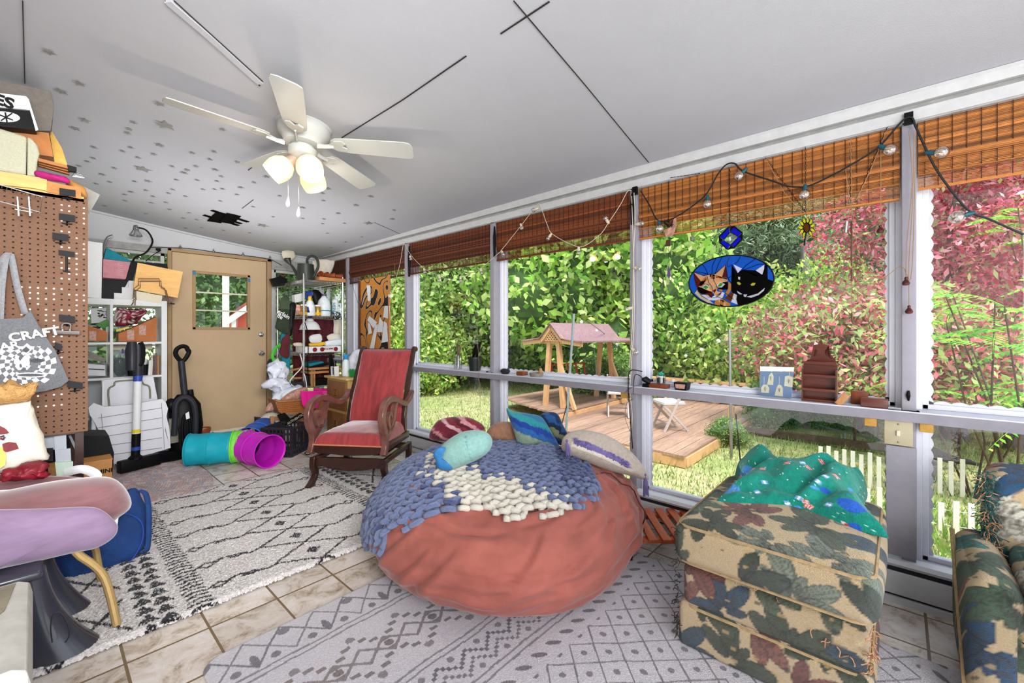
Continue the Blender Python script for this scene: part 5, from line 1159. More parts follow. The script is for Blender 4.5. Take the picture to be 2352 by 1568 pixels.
# backing layer so that the bag does not show through every gap
# ================= PILLOWS ON THE BEAN BAG =================
mat('cloth','#fff',.95,attr=True,var=.12,vs=70,bump=.35,bs=200,sheen=.25)
def pillow(name,label,px,dep,th,fn,n=6,tilt=(0,0),rings=26,off=None,wr=.004):
    P=[PD(x,y,dep) for x,y in px]; P=crom(P,n,True); c=sum(P,Vector())/len(P); nrm=V(-sT,-cT,0); nrm=(nrm+V(0,0,tilt[1])).normalized()
    P=[p+V(sT,cT,0)*(tilt[1]*(p.z-c.z))+V(sT,cT,0)*(tilt[0]*((p-c).dot(V(cT,-sT,0)))) for p in P]
    b=MB(); b.puff(P,nrm,th,rings)
    for v in b.b.verts: v.co+=nrm*(wr*noise.noise(v.co*18)+wr*.6*noise.noise(v.co*45))
    o=b.out(name,'cloth',label=label,cat='cushion' if 'cushion' in name else 'plush',sharp=180)
    R=V(cT,-sT,0)
    def g(co):
        co=co+np.array(o.location); s=(co[:,0]-c.x)*R.x+(co[:,1]-c.y)*R.y; return fn(s,co[:,2]-c.z)
    paint(o,g); return o,c
def stripes(cols,ang,w_,off=0,nse=.0):
    cs=np.array([hexc(c) for c in cols])
    def f(s,z):
        q=(s*math.cos(ang)+z*math.sin(ang)+off)/w_+nse*nz2(s,z,30,2); k=np.floor(q).astype(int)%len(cs); return cs[k]*(.9+.15*nz2(s,z,90,5)[:,None])
    return f
pillow('cushion','maroon and pink striped cushion at the back left of the bean bag',[(986,1004),(998,974),(1020,960),(1060,957),(1088,963),(1112,980),(1110,1002),(1080,1012),(1010,1012)],2.86,.08,stripes(['#6a1f2e','#6a1f2e','#c9a3a8','#7c2434','#541824','#c7888c','#7c2434'],math.radians(60),.022,.2,.5))
pillow('cushion','plain tan brown cushion between the plush and the striped cushions',[(1116,996),(1128,978),(1150,969),(1180,972),(1192,990),(1186,1014),(1150,1016),(1122,1008)],2.80,.07,stripes(['#9a7058'],0,1))
pillow('cushion','navy and olive patterned cushion standing behind the blue striped one',[(1240,956),(1258,946),(1280,950),(1293,975),(1304,1000),(1296,1022),(1275,1015),(1256,985)],2.92,.05,stripes(['#1e3560','#274a86','#8f9a70','#1b2c4c','#2a5a90'],math.radians(55),.03,.1,.8))
pillow('cushion','blue, teal and sage striped cushion leaning upright at the back',[(1163,938),(1178,944),(1215,950),(1243,957),(1262,984),(1286,1030),(1262,1036),(1215,1035),(1192,1024),(1180,990),(1170,962)],2.68,.065,stripes(['#2b6f94','#2a4fa0','#8ea28c','#8ea28c','#2b63a6','#1f3f92','#2c8a92'],math.radians(68),.032,.15,.35),n=5)
def aq(s,z):
    c=np.tile(np.array(hexc('#84ada5')),(len(s),1)); m=(np.abs(s-.03+z*.3)<.0022); c[m]=hexc('#5b8f92'); return c
t_=thing('turtle_plush','aqua plush toy with a blue fin lying on the blue knit throw','plush',PD(1066,1040,2.3))
o,c=pillow('plush_body','',[(1008,1062),(1004,1040),(1022,1016),(1055,995),(1090,988),(1118,994),(1131,1012),(1124,1034),(1100,1052),(1068,1066),(1035,1076)],2.22,.10,aq)
del o['category']; 
if 'label' in o: del o['label']
o.parent=t_; o.location=o.location-t_.location
P=[PD(x,y,2.15) for x,y in((996,1040),(1010,1026),(1024,1030),(1012,1048),(1028,1060),(1040,1076),(1022,1080),(1005,1074),(1000,1056))]; b=MB(); b.puff(crom(P,3,True),(-sT,-cT,.2),.02,5); mat('finblue','#2a6fa4',.7,var=.3,vs=30); b.out('fin','finblue',t_)
def bg_(s,z):
    base=np.array(hexc('#b3a598')); c=np.tile(base,(len(s),1))*(1+.05*nz2(s,z,60,2))[:,None]
    q=z+.42*s-.022+.03*(s*8)**2*.25; m=(np.abs(q)<.017+.006*nz2(s,z,40,4))&(np.abs(s)<.15); c[m]=np.array(hexc('#75679c')); m=(np.abs(q+.024)<.010)&(np.abs(s)<.16); c[m]=np.array(hexc('#d8cfc0')); return c
o,c=pillow('cushion','beige woven cushion with purple tufts and tassels leaning on the window',[(1290,1030),(1296,1006),(1320,993),(1352,992),(1395,1002),(1436,1026),(1466,1056),(1484,1094),(1440,1086),(1390,1074),(1340,1056),(1305,1042)],2.40,.075,bg_,tilt=(0,.35)); bgc=o
mat('purpleyarn','#6f6494',.9,var=.2)
for q in((1302,1012,1306,1046),(1482,1090,1484,1136)):
    b=MB(); p=PD(q[0],q[1],2.33); e=PD(q[2],q[3],2.33)
    b.ball(p,.008,8); 
    for k in range(16): a=k*.39; b.tube([p,p+(e-p)*.35+V(math.cos(a),math.sin(a),0)*.010,e+V(math.cos(a)*.014,math.sin(a)*.014,random.uniform(-.01,.01))],.0022,4)
    ob=b.out('tassel','purpleyarn'); ob.parent=bgc; ob.location=ob.location-bgc.location
b=MB()
for k in range(170):
    s=random.uniform(-.14,.14); z=.022-.42*s-.06*s*s*8*1.0+random.uniform(-.016,.016); cc=c
    p=Vector((c.x+cT*s,c.y-sT*s,c.z+z)); p=p+V(-sT,-cT,0)*(.073-.35*z*-0-.35*z); b.ball(p,.006,5)
ob=b.out('tufting','purpleyarn'); ob.parent=bgc; ob.location=ob.location-bgc.location
# ================= PLATFORM ROCKING CHAIR =================
mat('darkwood','#32170f',.28,var=.3,vs=12,coat=.4); mat('velvet','#983436',.75,var=.34,vs=9,sheen=.9,stretch=(3,1,.6)); mat('goldbraid','#c87a58',.7)
def ribbon(b,pts,th,x0,w_):
    P=crom([V(0,y,z) for y,z in pts],5); n=len(P); T=th if hasattr(th,'__len__') else [th]*len(pts); tt=np.interp(np.linspace(0,len(T)-1,n),range(len(T)),T)
    A=[];B=[]
    for i in range(n):
        d=(P[min(i+1,n-1)]-P[max(i-1,0)]).normalized(); nn=V(0,-d.z,d.y); A.append(P[i]+nn*tt[i]/2);B.append(P[i]-nn*tt[i]/2)
    rows=[]
    for i in range(n): rows.append([A[i]+V(x0,0,0),A[i]+V(x0+w_,0,0),B[i]+V(x0+w_,0,0),B[i]+V(x0,0,0)])
    vs=b.grid(rows,False,True); b._f(vs[0][::-1]); b._f(vs[-1]); return b
t=thing('rocking_chair','dark wood platform rocking chair with red velvet seat and scrolled swan arms','rocking chair',(1.43,3.36,0),math.atan2(-.817,.576))
w_=.57
# platform
for x in(-.02,w_-.02):
    b=MB(); ribbon(b,[(0.0,.235),(-.01,.17),(.015,.10),(-.03,.045),(-.085,.012)],[.055,.05,.035,.035,.045],x,.042); loc(b,'front_leg','darkwood',t,bev=.004)
    b=MB(); ribbon(b,[(.50,.235),(.51,.15),(.50,.09),(.54,.04),(.58,.012)],[.055,.05,.035,.035,.045],x,.042); loc(b,'rear_leg','darkwood',t,bev=.004)
b=MB(); fr_=[(-.02,.235),(-.02,.16),(.08,.165),(.13,.15),(.2,.16),(.285,.135),(.37,.16),(.44,.15),(.49,.165),(w_+.02,.16),(w_+.02,.235)]; b.prism([V(x,-.012,z) for x,z in fr_],(0,.03,0)); loc(b,'front_apron','darkwood',t,bev=.003)
for x in(-.015,w_-.015):
    b=MB(); b.box((x+.015,.25,.215),(.03,.52,.045),bev=.006); loc(b,'platform_rail','darkwood',t)
b=MB(); b.box((w_/2,.5,.21),(w_,.03,.05),bev=.006); loc(b,'rear_apron','darkwood',t)
for x in(.04,w_-.08):
    b=MB(); ribbon(b,[(-.02,.285),(.10,.255),(.25,.245),(.4,.255),(.54,.29)],.035,x,.03); loc(b,'rocker','darkwood',t)
b=MB(); b.prism([V(x,-.03,z) for x,z in((-.005,.335),(-.005,.285),(.1,.27),(.285,.258),(.47,.27),(w_+.005,.285),(w_+.005,.335))],(0,.035,0)); loc(b,'seat_front_rail','darkwood',t,bev=.005)
for x in(0,w_-.03):
    b=MB(); b.box((x+.015,.26,.305),(.03,.54,.055),bev=.006); loc(b,'seat_side_rail','darkwood',t)
# seat
def seatf(u,v):
    x=.02+(w_-.04)*u; y=-.035+.56*v; e=np.minimum(np.minimum(u,1-u)*w_,np.minimum(v*.56,9)); k=np.clip(e/.07,0,1); z=.335+.085*np.sqrt(1-(1-k)**2)+.02*np.sin(PI*u)*np.sin(PI*np.clip(v,0,1))+.003*nz2(x,y,9,2)
    return np.stack([x,y,z],1)
me=gridmesh('seat',50,50,seatf); link('seat',me,'velvet',t)
b=MB(); b.tube([(0.01,-.036,.338),(w_-.01,-.036,.338)],.006,6); loc(b,'braid_trim','goldbraid',t)
BP=[(.47,.38),(.475,.46),(.50,.56),(.545,.68),(.60,.80),(.66,.92),(.70,1.0),(.735,1.035),(.775,1.03)]
BPc=crom([V(0,y,z) for y,z in BP],8)
def backf(u,v):
    i=v*(len(BPc)-1); yy=np.interp(i,range(len(BPc)),[p.y for p in BPc]);zz=np.interp(i,range(len(BPc)),[p.z for p in BPc]); wd=np.interp(v,[0,.25,.45,1],[.235,.235,.225,.245]); x=w_/2+(u*2-1)*wd; bulge=.035*(1-(u*2-1)**2)*np.sin(PI*np.clip(v*1.2,0,1)); return np.stack([x,yy-bulge-.01,zz+bulge*.3],1)
me=gridmesh('backrest',40,90,backf); o=link('backrest',me,'velvet',t); md=o.modifiers.new('s','SOLIDIFY'); md.thickness=.03; md.offset=-1
for x in(.03,w_-.065):
    b=MB(); ribbon(b,[(.50,.30),(.485,.42),(.52,.56),(.565,.68),(.62,.80),(.68,.92),(.72,1.01),(.755,1.045),(.80,1.03)],[.04,.045,.05,.05,.045,.042,.042,.045,.03],x-.012 if x<.2 else x+.012,.036); loc(b,'back_stile','darkwood',t,bev=.006)
b=MB(); b.tube([(.06,.775,1.025),(w_-.06,.775,1.025)],.018,8); loc(b,'top_rail','darkwood',t)
mat('armwood','#6a4238',.3,var=.35,vs=10,coat=.5)
for x in(-.03,w_-.015):
    b=MB(); ribbon(b,[(.565,.68),(.50,.62),(.40,.595),(.28,.625),(.17,.665),(.06,.675),(-.03,.64),(-.065,.57),(-.05,.49),(-.01,.42),(-.005,.34),(-.035,.27)],[.03,.035,.04,.045,.05,.05,.055,.055,.055,.05,.05,.055],x,.045); ar=loc(b,'arm','armwood',t,bev=.006)
    b=MB(); ribbon(b,[(.20,.645),(.16,.58),(.13,.50),(.08,.45),(.02,.40)],[.03,.04,.045,.045,.04],x+.003,.039); ribbon(b,[(.14,.50),(.115,.455),(.06,.46),(.03,.51),(.045,.56),(.08,.57),(.09,.535)],[.03,.03,.03,.03,.028,.025,.03],x+.003,.039); loc(b,'arm_scroll','armwood',ar,bev=.004)
# ================= FLORAL OTTOMAN AND CHAIR =================
def softbox(name,c,d,r,n=60,bulge=(0,0,0),skip_bottom=True,step=.0055):
    c=np.array(c,float);h=np.array(d,float)/2; cos=[];fs=[];base=0
    for ax in range(3):
        for sg in(-1,1):
            if skip_bottom and ax==2 and sg==-1: continue
            i,j=[k for k in range(3) if k!=ax]; ni=max(6,int(d[i]/step));nj=max(6,int(d[j]/step))
            u,v=np.meshgrid(np.linspace(-1,1,ni),np.linspace(-1,1,nj),indexing='ij'); q=np.zeros((ni*nj,3)); q[:,i]=u.ravel()*h[i];q[:,j]=v.ravel()*h[j];q[:,ax]=sg*h[ax]
            inn=np.clip(q,-(h-r),h-r); dd=q-inn; l=np.linalg.norm(dd,axis=1)[:,None]+1e-9; q2=inn+dd/l*r
            bu=np.ones(len(q2)); 
            for k in range(3):
                if k!=ax: bu=bu*(1-(q[:,k]/h[k])**2)
            q2[:,ax]+=sg*bulge[ax]*bu
            cos.append(q2+c); idx=np.arange(ni*nj).reshape(ni,nj)+base; f=np.stack([idx[:-1,:-1].ravel(),idx[1:,:-1].ravel(),idx[1:,1:].ravel(),idx[:-1,1:].ravel()],1)
            if (sg>0)!=(ax==1): pass
            else: f=f[:,::-1]
            fs.append(f); base+=ni*nj
    co=np.concatenate(cos);f=np.concatenate(fs).astype('i'); me=bpy.data.meshes.new(name); me.vertices.add(len(co)); me.vertices.foreach_set('co',co.astype('f').ravel()); me.loops.add(len(f)*4); me.loops.foreach_set('vertex_index',f.ravel()); me.polygons.add(len(f)); me.polygons.foreach_set('loop_start',np.arange(0,len(f)*4,4,dtype='i')); me.polygons.foreach_set('loop_total',np.full(len(f),4,'i')); me.polygons.foreach_set('use_smooth',np.ones(len(f),bool)); me.update(calc_edges=True); return me
mat('tapestry','#fff',.95,attr=True,var=.16,vs=160,bump=.8,bs=260,sheen=.2,stretch=(1,1,3))
def floral(U,Vv,seed,sc=.20,bright=1.0,pal=None):
    r=np.random.RandomState(seed); n=len(U); base=np.array(hexc('#cdb48c')); c=np.tile(base,(n,1))
    P=[hexc(x) for x in('#56604c','#3f5664','#7d4a42','#474f3e','#8a584e','#7f8878','#384e5e','#646f58','#3f4a40')]
    if pal: P=[hexc(x) for x in pal]
    u0,u1,v0,v1=U.min(),U.max(),Vv.min(),Vv.max()
    for gi in range(int((u1-u0)/sc)+2):
        for gj in range(int((v1-v0)/sc)+2):
            cu=u0+(gi+.5*(gj%2)+.3*(r.rand()-.5))*sc; cv=v0+(gj+.3*(r.rand()-.5))*sc; col=np.array(P[r.randint(len(P))]); a0=r.rand()*6.28; nl=r.randint(6,9); R=sc*(.74+.16*r.rand())
            du=U-cu;dv=Vv-cv; near=(np.abs(du)<R*1.05)&(np.abs(dv)<R*1.05)
            if not near.any(): continue
            I=np.where(near)[0]; x=du[I];y=dv[I]; rad=np.hypot(x,y);m=np.zeros(len(I),bool);ed=np.zeros(len(I),bool);vein=np.zeros(len(I),bool)
            for k in range(nl):
                a=a0+k*(4.7/nl); s=x*math.cos(a)+y*math.sin(a);t_=-x*math.sin(a)+y*math.cos(a); l=R*(.75+.25*math.sin(k*2.2)); q=((s-l*.55)/(l*.45))**2+(t_/(l*.205))**2
                m|=q<1; ed|=(q>.84)&(q<1.08); vein|=(q<.85)&((np.abs(t_)<.0016)|(np.abs(fr((s-np.abs(t_)*1.3)/.012)-.5)<.14))
            J=I[m]; tone=((.72+.55*rad[m]/R)*(1+.15*nz2(U[J],Vv[J],90,3)))[:,None]; c[J]=col*tone; J=I[vein&m]; c[J]=c[J]*.45+np.array(hexc('#c9b78f'))*.05; J=I[ed&~(m&(np.arange(len(I))<0))]; c[J]=c[J]*.5
    for k in range(int((u1-u0)*(v1-v0)*160)):
        cu=u0+(u1-u0)*r.rand();cv=v0+(v1-v0)*r.rand(); m=((U-cu)**2+((Vv-cv)*1.5)**2)<(.004+.008*r.rand())**2; c[m]=c[m]*.3+.7*np.array(hexc('#d9b77a' if k%2 else '#20242a'))*.8
    return np.clip(c*bright,0,1)
def fpaint(o,seed,wx=0,sc=.20,bright=1.0,pal=None):
    L=np.array(wmat(o).translation)
    paint(o,lambda co:floral((co[:,1]+L[1])*1.0+0*co[:,0],(co[:,2]+L[2])+(co[:,0]+L[0]-wx),seed,sc,bright,pal))
OX0,OX1,OY0,OY1=1.635,2.36,.055,.625; oc_=((OX0+OX1)/2,(OY0+OY1)/2)
t=thing('ottoman','big square floral tapestry ottoman with frayed edges at the front right','ottoman',(oc_[0],oc_[1],0))
for nm,z0,z1,r,gx,bu,sd in(('top_cushion',.325,.485,.045,.015,(.012,.012,.03),3),('middle_cushion',.165,.325,.03,-.012,(.006,.006,0),5),('skirt',.012,.175,.02,.0,(.004,.004,0),8)):
    me=softbox(nm,(0,0,(z0+z1)/2),(OX1-OX0+gx*2,OY1-OY0+gx*2,z1-z0),r,bulge=bu)
    o=link(nm,me,'tapestry',t); fpaint(o,sd,OX0)
mat('piping','#a98f68',.9,var=.25,vs=50)
for nm,z,g in(('piping',.47,.012),('piping',.335,.010),('piping',.168,.0)):
    hx=(OX1-OX0)/2+g-.008;hy=(OY1-OY0)/2+g-.008; b=MB(); P=[(x+.002*random.uniform(-1,1),y,z) for x,y in rrect(hx*2,hy*2,.05,5)]; b.tube(P,.006,6,closed=True); loc(b,nm,'piping',t)
def fringe(name,parent,pts,n,ln,m,world=True,r=.0016,rad=.02):
    b=MB(); pts=[Vector(p) for p in pts]
    for k in range(n):
        f=random.random()*(len(pts)-1); i=int(f); p=pts[i]+(pts[min(i+1,len(pts)-1)]-pts[i])*(f-i); q=[p]; d=V(random.uniform(-1,1),random.uniform(-1,1),random.uniform(-1,.4))
        for s in range(5): d=(d+V(random.uniform(-1,1),random.uniform(-1,1),random.uniform(-1.1,.6))*.9).normalized(); q.append(q[-1]+d*ln/5)
        b.tube(crom(q,2),r,4)
    o=b.out(name,m,parent,world=world); o['kind']='stuff'; return o
mat('fraydark','#2c2a26',.9,var=.5,vs=80); mat('fraytan','#b98a64',.9,var=.4,vs=60)
hx,hy=(OX1-OX0)/2,(OY1-OY0)/2
fringe('frayed_threads',t,[(-hx,hy,.45),(-hx-.0,hy,.2),(-hx,hy,.05)],70,.03,'fraydark',False); fringe('loose_threads',t,[(-hx-.005,-hy,.34),(-hx,-hy,.2),(-hx,hy,.46)],60,.03,'fraytan',False)
# green blanket
def gbf(u,v):
    a=u*2*PI; q=v; rad=1/np.maximum(np.abs(np.cos(a-.12))/.25,np.abs(np.sin(a-.12))/.265); rad=rad*(.80+.20*np.exp(-((np.abs(np.cos(2*a-.3)))*1.6)**2))*(1+.05*np.sin(a*5+1)); rr=rad*np.minimum(q*1.12,1.0)
    x=2.175+rr*np.cos(a);y=.325+rr*np.sin(a); k=np.clip(q*1.12,0,1); base=.485+.175*np.sqrt(np.clip(1-k**2.6,0,1))*(.55+.6*(x-1.93)/.48); 
    f=.020*np.sin((x*.7+y*1.0)*30+6*nz2(x,y,5,2))+.018*nz2(x*.6+y*.4,y-x*.5,8,5)+.006*nz2(x,y,22,7); z=base+f*np.clip((1-k)*4,0,1)
    under=np.clip((q-.893)/.107,0,1); z=np.where(q>.893,.497-.008*under,z); x=x+(2.175-x)*.05*under; return np.stack([x,y,np.maximum(z,.487)],1)
mat('fleece','#fff',.95,attr=True,var=.2,vs=60,bump=.5,bs=160,sheen=.2)
me=gridmesh('holiday_blanket',420,210,gbf); o=link('holiday_blanket',me,'fleece',None,True,'crumpled green fleece blanket with blue shapes and little red gifts on the ottoman','blanket')
og=o
def gbc(co):
    x=co[:,0]+og.location.x;y=co[:,1]+og.location.y;z=co[:,2]+og.location.z; c=np.tile(np.array(hexc('#08806e')),(len(co),1)); s=x*.8+z;t2=y; r=np.random.RandomState(3)
    m=nz2(s,t2,9,3)>.38; c[m]=hexc('#1f55b0'); m=nz2(s,t2,14,9)>.55; c[m]=hexc('#4a8fd0')
    for k in range(26):
        cs=s.min()+(s.max()-s.min())*r.rand();ct=t2.min()+(t2.max()-t2.min())*r.rand(); a=r.rand()*6; p=(s-cs)*math.cos(a)+(t2-ct)*math.sin(a);q=-(s-cs)*math.sin(a)+(t2-ct)*math.cos(a); w1=.011 if k<14 else .012; m=(np.abs(p)<w1)&(np.abs(q)<w1*.8)
        if k<14: c[m]=hexc('#c8202c'); c[m&(np.abs(fr(q/.008)-.5)<.17)]=hexc('#f2e8e0')
        else: c[m]=hexc('#6f9fd8'); c[m&(np.abs(p)<.004)]=hexc('#e8f0f8')
    for k in range(130):
        cs=s.min()+(s.max()-s.min())*r.rand();ct=t2.min()+(t2.max()-t2.min())*r.rand(); c[((s-cs)**2+(t2-ct)**2)<.0024**2]=hexc('#d8f0e8')
    return c
paint(og,gbc)
# floral armchair at the right edge
t=thing('floral_armchair','floral tapestry armchair with cat-clawed fringed edges at the right edge of the frame','armchair',(2.2,-.55,0))
for nm,c,d,r,bu,sd in(('back_cushion',(.17,-.02,.53),(.17,.66,.36),.05,(.02,.01,.02),21),('seat_cushion',(-.10,-.04,.40),(.44,.60,.15),.05,(.01,.01,.03),23),('arm',(-.02,.33,.23),(.52,.12,.42),.05,(.0,.01,.02),25),('arm',(-.02,-.40,.23),(.52,.12,.42),.05,(.0,.01,.02),26),('base',(0,-.03,.17),(.54,.70,.31),.03,(0,0,0),28)):
    me=softbox(nm,c,d,r,bulge=bu,step=.007); o=link(nm,me,'tapestry',t); fpaint(o,sd,1.9,.19,1.0,['#1d5878','#2a7a76','#8f4a46','#dcd6c4','#47604c','#244f74','#b4685e','#3d7f86'])
b=MB(); b.tube(crom([(.22,.392,.42),(.1,.397,.40),(-.1,.398,.27),(-.27,.392,.04)],5),.008,6); loc(b,'arm_piping','piping',t)
mat('fringeteal','#1d4a48',.9,var=.6,vs=60)
fringe('clawed_fringe',t,[(.09,.31,.70),(.085,.315,.6),(.085,.31,.5),(.08,.30,.42)],230,.05,'fringeteal',False,.0013); fringe('rust_fringe',t,[(.09,.32,.69),(.08,.31,.45),(.0,.30,.42)],120,.05,'fraytan',False,.0013)
fringe('black_fringe',t,[(-.28,.2,.44),(-.3,.22,.3)],90,.08,'fraydark',False,.0018)
# slatted stool by the heater
mat('orangewood','#b5562c',.5,var=.25,vs=10,stretch=(1,6,1))
t=thing('slatted_stool','low orange brown slatted wooden footstool tucked between the bean bag and the ottoman','footstool',(2.30,1.0,0),math.radians(39.5))
for k in range(7):
    b=MB(); b.box((.0,-.21+.07*k,.135),(.40,.045,.014),bev=.003); loc(b,'slat','orangewood',t)
for x in(-.15,.15):
    b=MB(); b.box((x,0,.118),(.035,.44,.02)); loc(b,'rail','orangewood',t)
    for y in(-.18,.18): b=MB(); b.box((x,y,.055),(.03,.03,.11),bev=.003); loc(b,'leg','black',t)
# ================= LEFT SIDE =================
def slab(name,m,px,y,th=.01,label=None,cat=None,parent=None,group=None,curve=0,X=None,bev=0,kind=None,depth=None):
    f=(lambda a,b_:PX(a,b_,X)) if X is not None else ((lambda a,b_:PD(a,b_,depth)) if depth else (lambda a,b_:PY(a,b_,y)))
    P=[f(a,b_) for a,b_ in px]; P=crom(P,curve,True) if curve else P
    t=V(th,0,0) if X is not None else (V(sT*th,cT*th,0) if depth else V(0,th,0))
    b=MB(); b.prism(P,t); return b.out(name,m,parent,label=label,cat=cat,group=group,bev=bev,kind=kind)
def puffy(name,m,px,y,th,label=None,cat=None,parent=None,curve=3,rings=8,wr=.006,ws=14,depth=None,kind=None,group=None):
    P=[(PD(a,b_,depth) if depth else PY(a,b_,y)) for a,b_ in px]; P=crom(P,curve,True); n=V(-sT,-cT,0) if depth else V(0,-1,0); b=MB(); b.puff(P,n,th,rings)
    for v in b.b.verts: v.co+=Vector(noise.noise_vector(v.co*ws))*wr+Vector(noise.noise_vector(v.co*ws*2.7))*wr*.5
    return b.out(name,m,parent,label=label,cat=cat,sharp=180,kind=kind,group=group)
mat('pegboard','#745440',.8,var=.14,vs=120); mat('holedark','#2a1a10',.9); mat('holebacklit','#f5efe2',.8,emit=.15); mat('cardboard','#c08a4c',.85,var=.1,vs=20); mat('kraft','#b7814b',.85,var=.12); mat('pine','#e2ae68',.6,var=.15,vs=8,stretch=(1,6,6))
t=thing('pegboard_shelf','tall shelf unit faced with a brown pegboard at the left','shelf unit',(-.25,3.1,0))
b=MB(); b.b2((-.75,3.0,.708),(.164,3.006,1.86)); b.out('pegboard','pegboard',t)
b=MB(); rh=random.Random(2)
for i in range(38):
    for j in range(45):
        x=.150-.0254*i;z=.722+.0254*j
        if x<-.72: continue
        b.use('holebacklit' if ((i<4 and j%45>22 and j<44) or (2<i<9 and 4<j<28) ) and rh.random()<.55 else 'holedark'); b.face([V(x+.0042*math.cos(a),2.9992,z+.0042*math.sin(a)) for a in [PI*k/3 for k in range(6)]])  # flat discs stand for holes; pale ones glow, painting light from behind
b.out('peg_holes',None,t,merge=False)
b=MB(); b.b2((-.75,3.01,.70),(.15,3.03,.73)); b.b2((.12,3.01,0.02),(.15,3.04,1.84)); b.b2((.12,3.4,0.02),(.15,3.43,1.84)); b.b2((-.75,3.4,.02),(-.72,3.43,1.84)); b.out('shelf_frame','darkwood',t)
b=MB(); b.b2((-.75,3.0,1.845),(.15,3.45,1.87)); b.out('top_shelf','pine',t)
slab('pine_board','pine',[(0,393),(108,410),(107,438),(78,432),(0,424)],2.985,.012,parent=t); slab('cardboard_edge','kraft',[(107,415),(185,432),(187,457),(107,440)],2.99,.01,parent=t)
mat('slate','#242428',.6,var=.05,spec=.15)
for x,y,l,w_ in((155,441,'topmost',37),(154,499,'second from the top',37),(139,543,'third from the top',37),(153,581,'fourth from the top, on a long stem,',37),(154,731,'above the bulldog clip',37),(172,883,'lowest',36),(134,795,'half hidden behind the tote bag',16)):
    t=thing('label_holder','small black label plate hooked on the pegboard, '+l,'label holder',PY(x,y,2.98)); h=7.5 if y!=581 else 5.5
    slab('plate','slate',[(x-w_/2,y-h-2),(x+w_/2,y-h+3),(x+w_/2,y+h+3),(x-w_/2,y+h-2)],2.975,.003,parent=t)
    p=PY(x,y+8,2.985); b=MB(); 
    if y==581: b.tube([p,PY(x,y+42,2.985)],.004,6); b.tube([PY(x-9,y+40,2.98),PY(x+9,y+44,2.98)],.003,6)
    else: b.tube([p,p+V(0,.012,-.02)],.004,6); b.tube([p+V(-.018,0,-.014),p+V(.018,0,-.012)],.0025,6)
    b.out('hook','black',t)
t=thing('bulldog_clip','chrome bulldog clip hanging on the pegboard','clip',PY(152,757,2.97))
b=MB(); p=PY(152,762,2.965); b.tube([p-V(.045,0,0),p+V(.045,0,-.004)],.011,8); b.out('jaw','chrome',t); b=MB(); b.tube(crom([p+V(-.012,0,.01),p+V(-.014,-.01,.035),p+V(0,-.012,.042),p+V(.014,-.01,.035),p+V(.012,0,.01)],4),.004,6); b.out('spring_handle','chrome',t)
t=thing('wire_basket','dark wire basket rack hooked at the top left of the pegboard','wire rack',PY(50,470,2.95))
b=MB(); q=[(0,424),(98,452),(92,487),(0,462)]; b.tube([PY(x,y,2.90) for x,y in q],.0025,5)
for k in range(9): b.tube([PY(5+11*k,426+3*k,2.90),PY(4+11*k,432+3*k,2.99)],.0015,4)
b.out('wire_frame','steel',t)
b=MB()
for x in(40,66): b.tube([PY(x,452,2.9),PY(x+3,496,2.9)],.004,6)
b.tube([PY(34,480,2.9),PY(74,487,2.9)],.002,5); b.out('prongs','chrome',t)
# tote bag
mat('greycanvas','#76767a',.95,attr=True,var=.2,vs=150,bump=.4,bs=300)
t=thing('tote_bag','grey heather tote bag printed with white checks and lettering hanging on the pegboard','tote bag',PY(60,850,2.93))
TB=[(0,732),(52,730),(70,712),(86,742),(108,776),(128,806),(146,845),(158,874),(140,888),(105,898),(60,905),(0,892)]
def totef(u,v):
    r=np.concatenate; c0=PY(60,905,2.93); x0,x1=PY(-60,800,2.93).x,PY(160,800,2.93).x; z0,z1=PY(60,908,2.93).z,PY(60,708,2.93).z
    x=x0+(x1-x0)*u;z=z0+(z1-z0)*v; return np.stack([x,2.945-.018*np.sin(PI*u)*np.sin(PI*v)**.5-.004*nz2(x,z,14,3),z],1)
me=gridmesh('bag_body',420,400,totef)
bm=bmesh.new(); bm.from_mesh(me); P3=[proj(v.co) for v in bm.verts]; ins=inpoly(np.array([p[0] for p in P3]),np.array([p[1] for p in P3]),[(-70,735)]+TB[1:]+[(-70,890)]); bmesh.ops.delete(bm,geom=[v for v,i in zip(bm.verts,ins) if not i],context='VERTS'); bm.to_mesh(me); bm.free()
o=link('bag_body',me,'greycanvas',t,True)
def totec(co):
    W3=co+np.array(wmat(o).translation); px,py=proja(W3); c=np.tile(np.array(hexc('#6e6f73')),(len(co),1)); cx,cy=58,836; dx=(px-cx)/72;dy=(py-cy)/55; r=np.hypot(dx,dy); a=np.arctan2(dy,dx)
    m=(r<1)&(py>795-0*px); ck=((np.floor(a/(2*PI)*26+1.2*r)+np.floor((r**.8)*7)).astype(int)%2)==0; c[m&ck]=hexc('#f2f2f2'); c[(r<.42)&(r>.0)]=hexc('#6e6f73')
    f=np.abs((px-62)/14)+np.abs((py-800)/12)<1; c[f]=hexc('#f2f2f2'); c[(np.abs((px-60)/9)+np.abs((py-803)/8)<1)]=hexc('#55565a')
    b1=(np.hypot((px-52)/20,(py-830)/22)<1); c[b1]=hexc('#f4f4f4'); c[b1&(nz2(px,py,.13,3)>.15)]=hexc('#606166'); c[(np.hypot((px-85)/16,(py-828)/5)<1)]=hexc('#4c4d52'); c[(np.hypot((px-70)/34,(py-861)/6)<1)]=hexc('#f0f0f0'); c[(np.hypot((px-70)/31,(py-861)/3.5)<1)]=hexc('#5a5b60')
    return c
paint(o,totec)
mat('webbing','#8c8c90',.95,var=.2,vs=120)
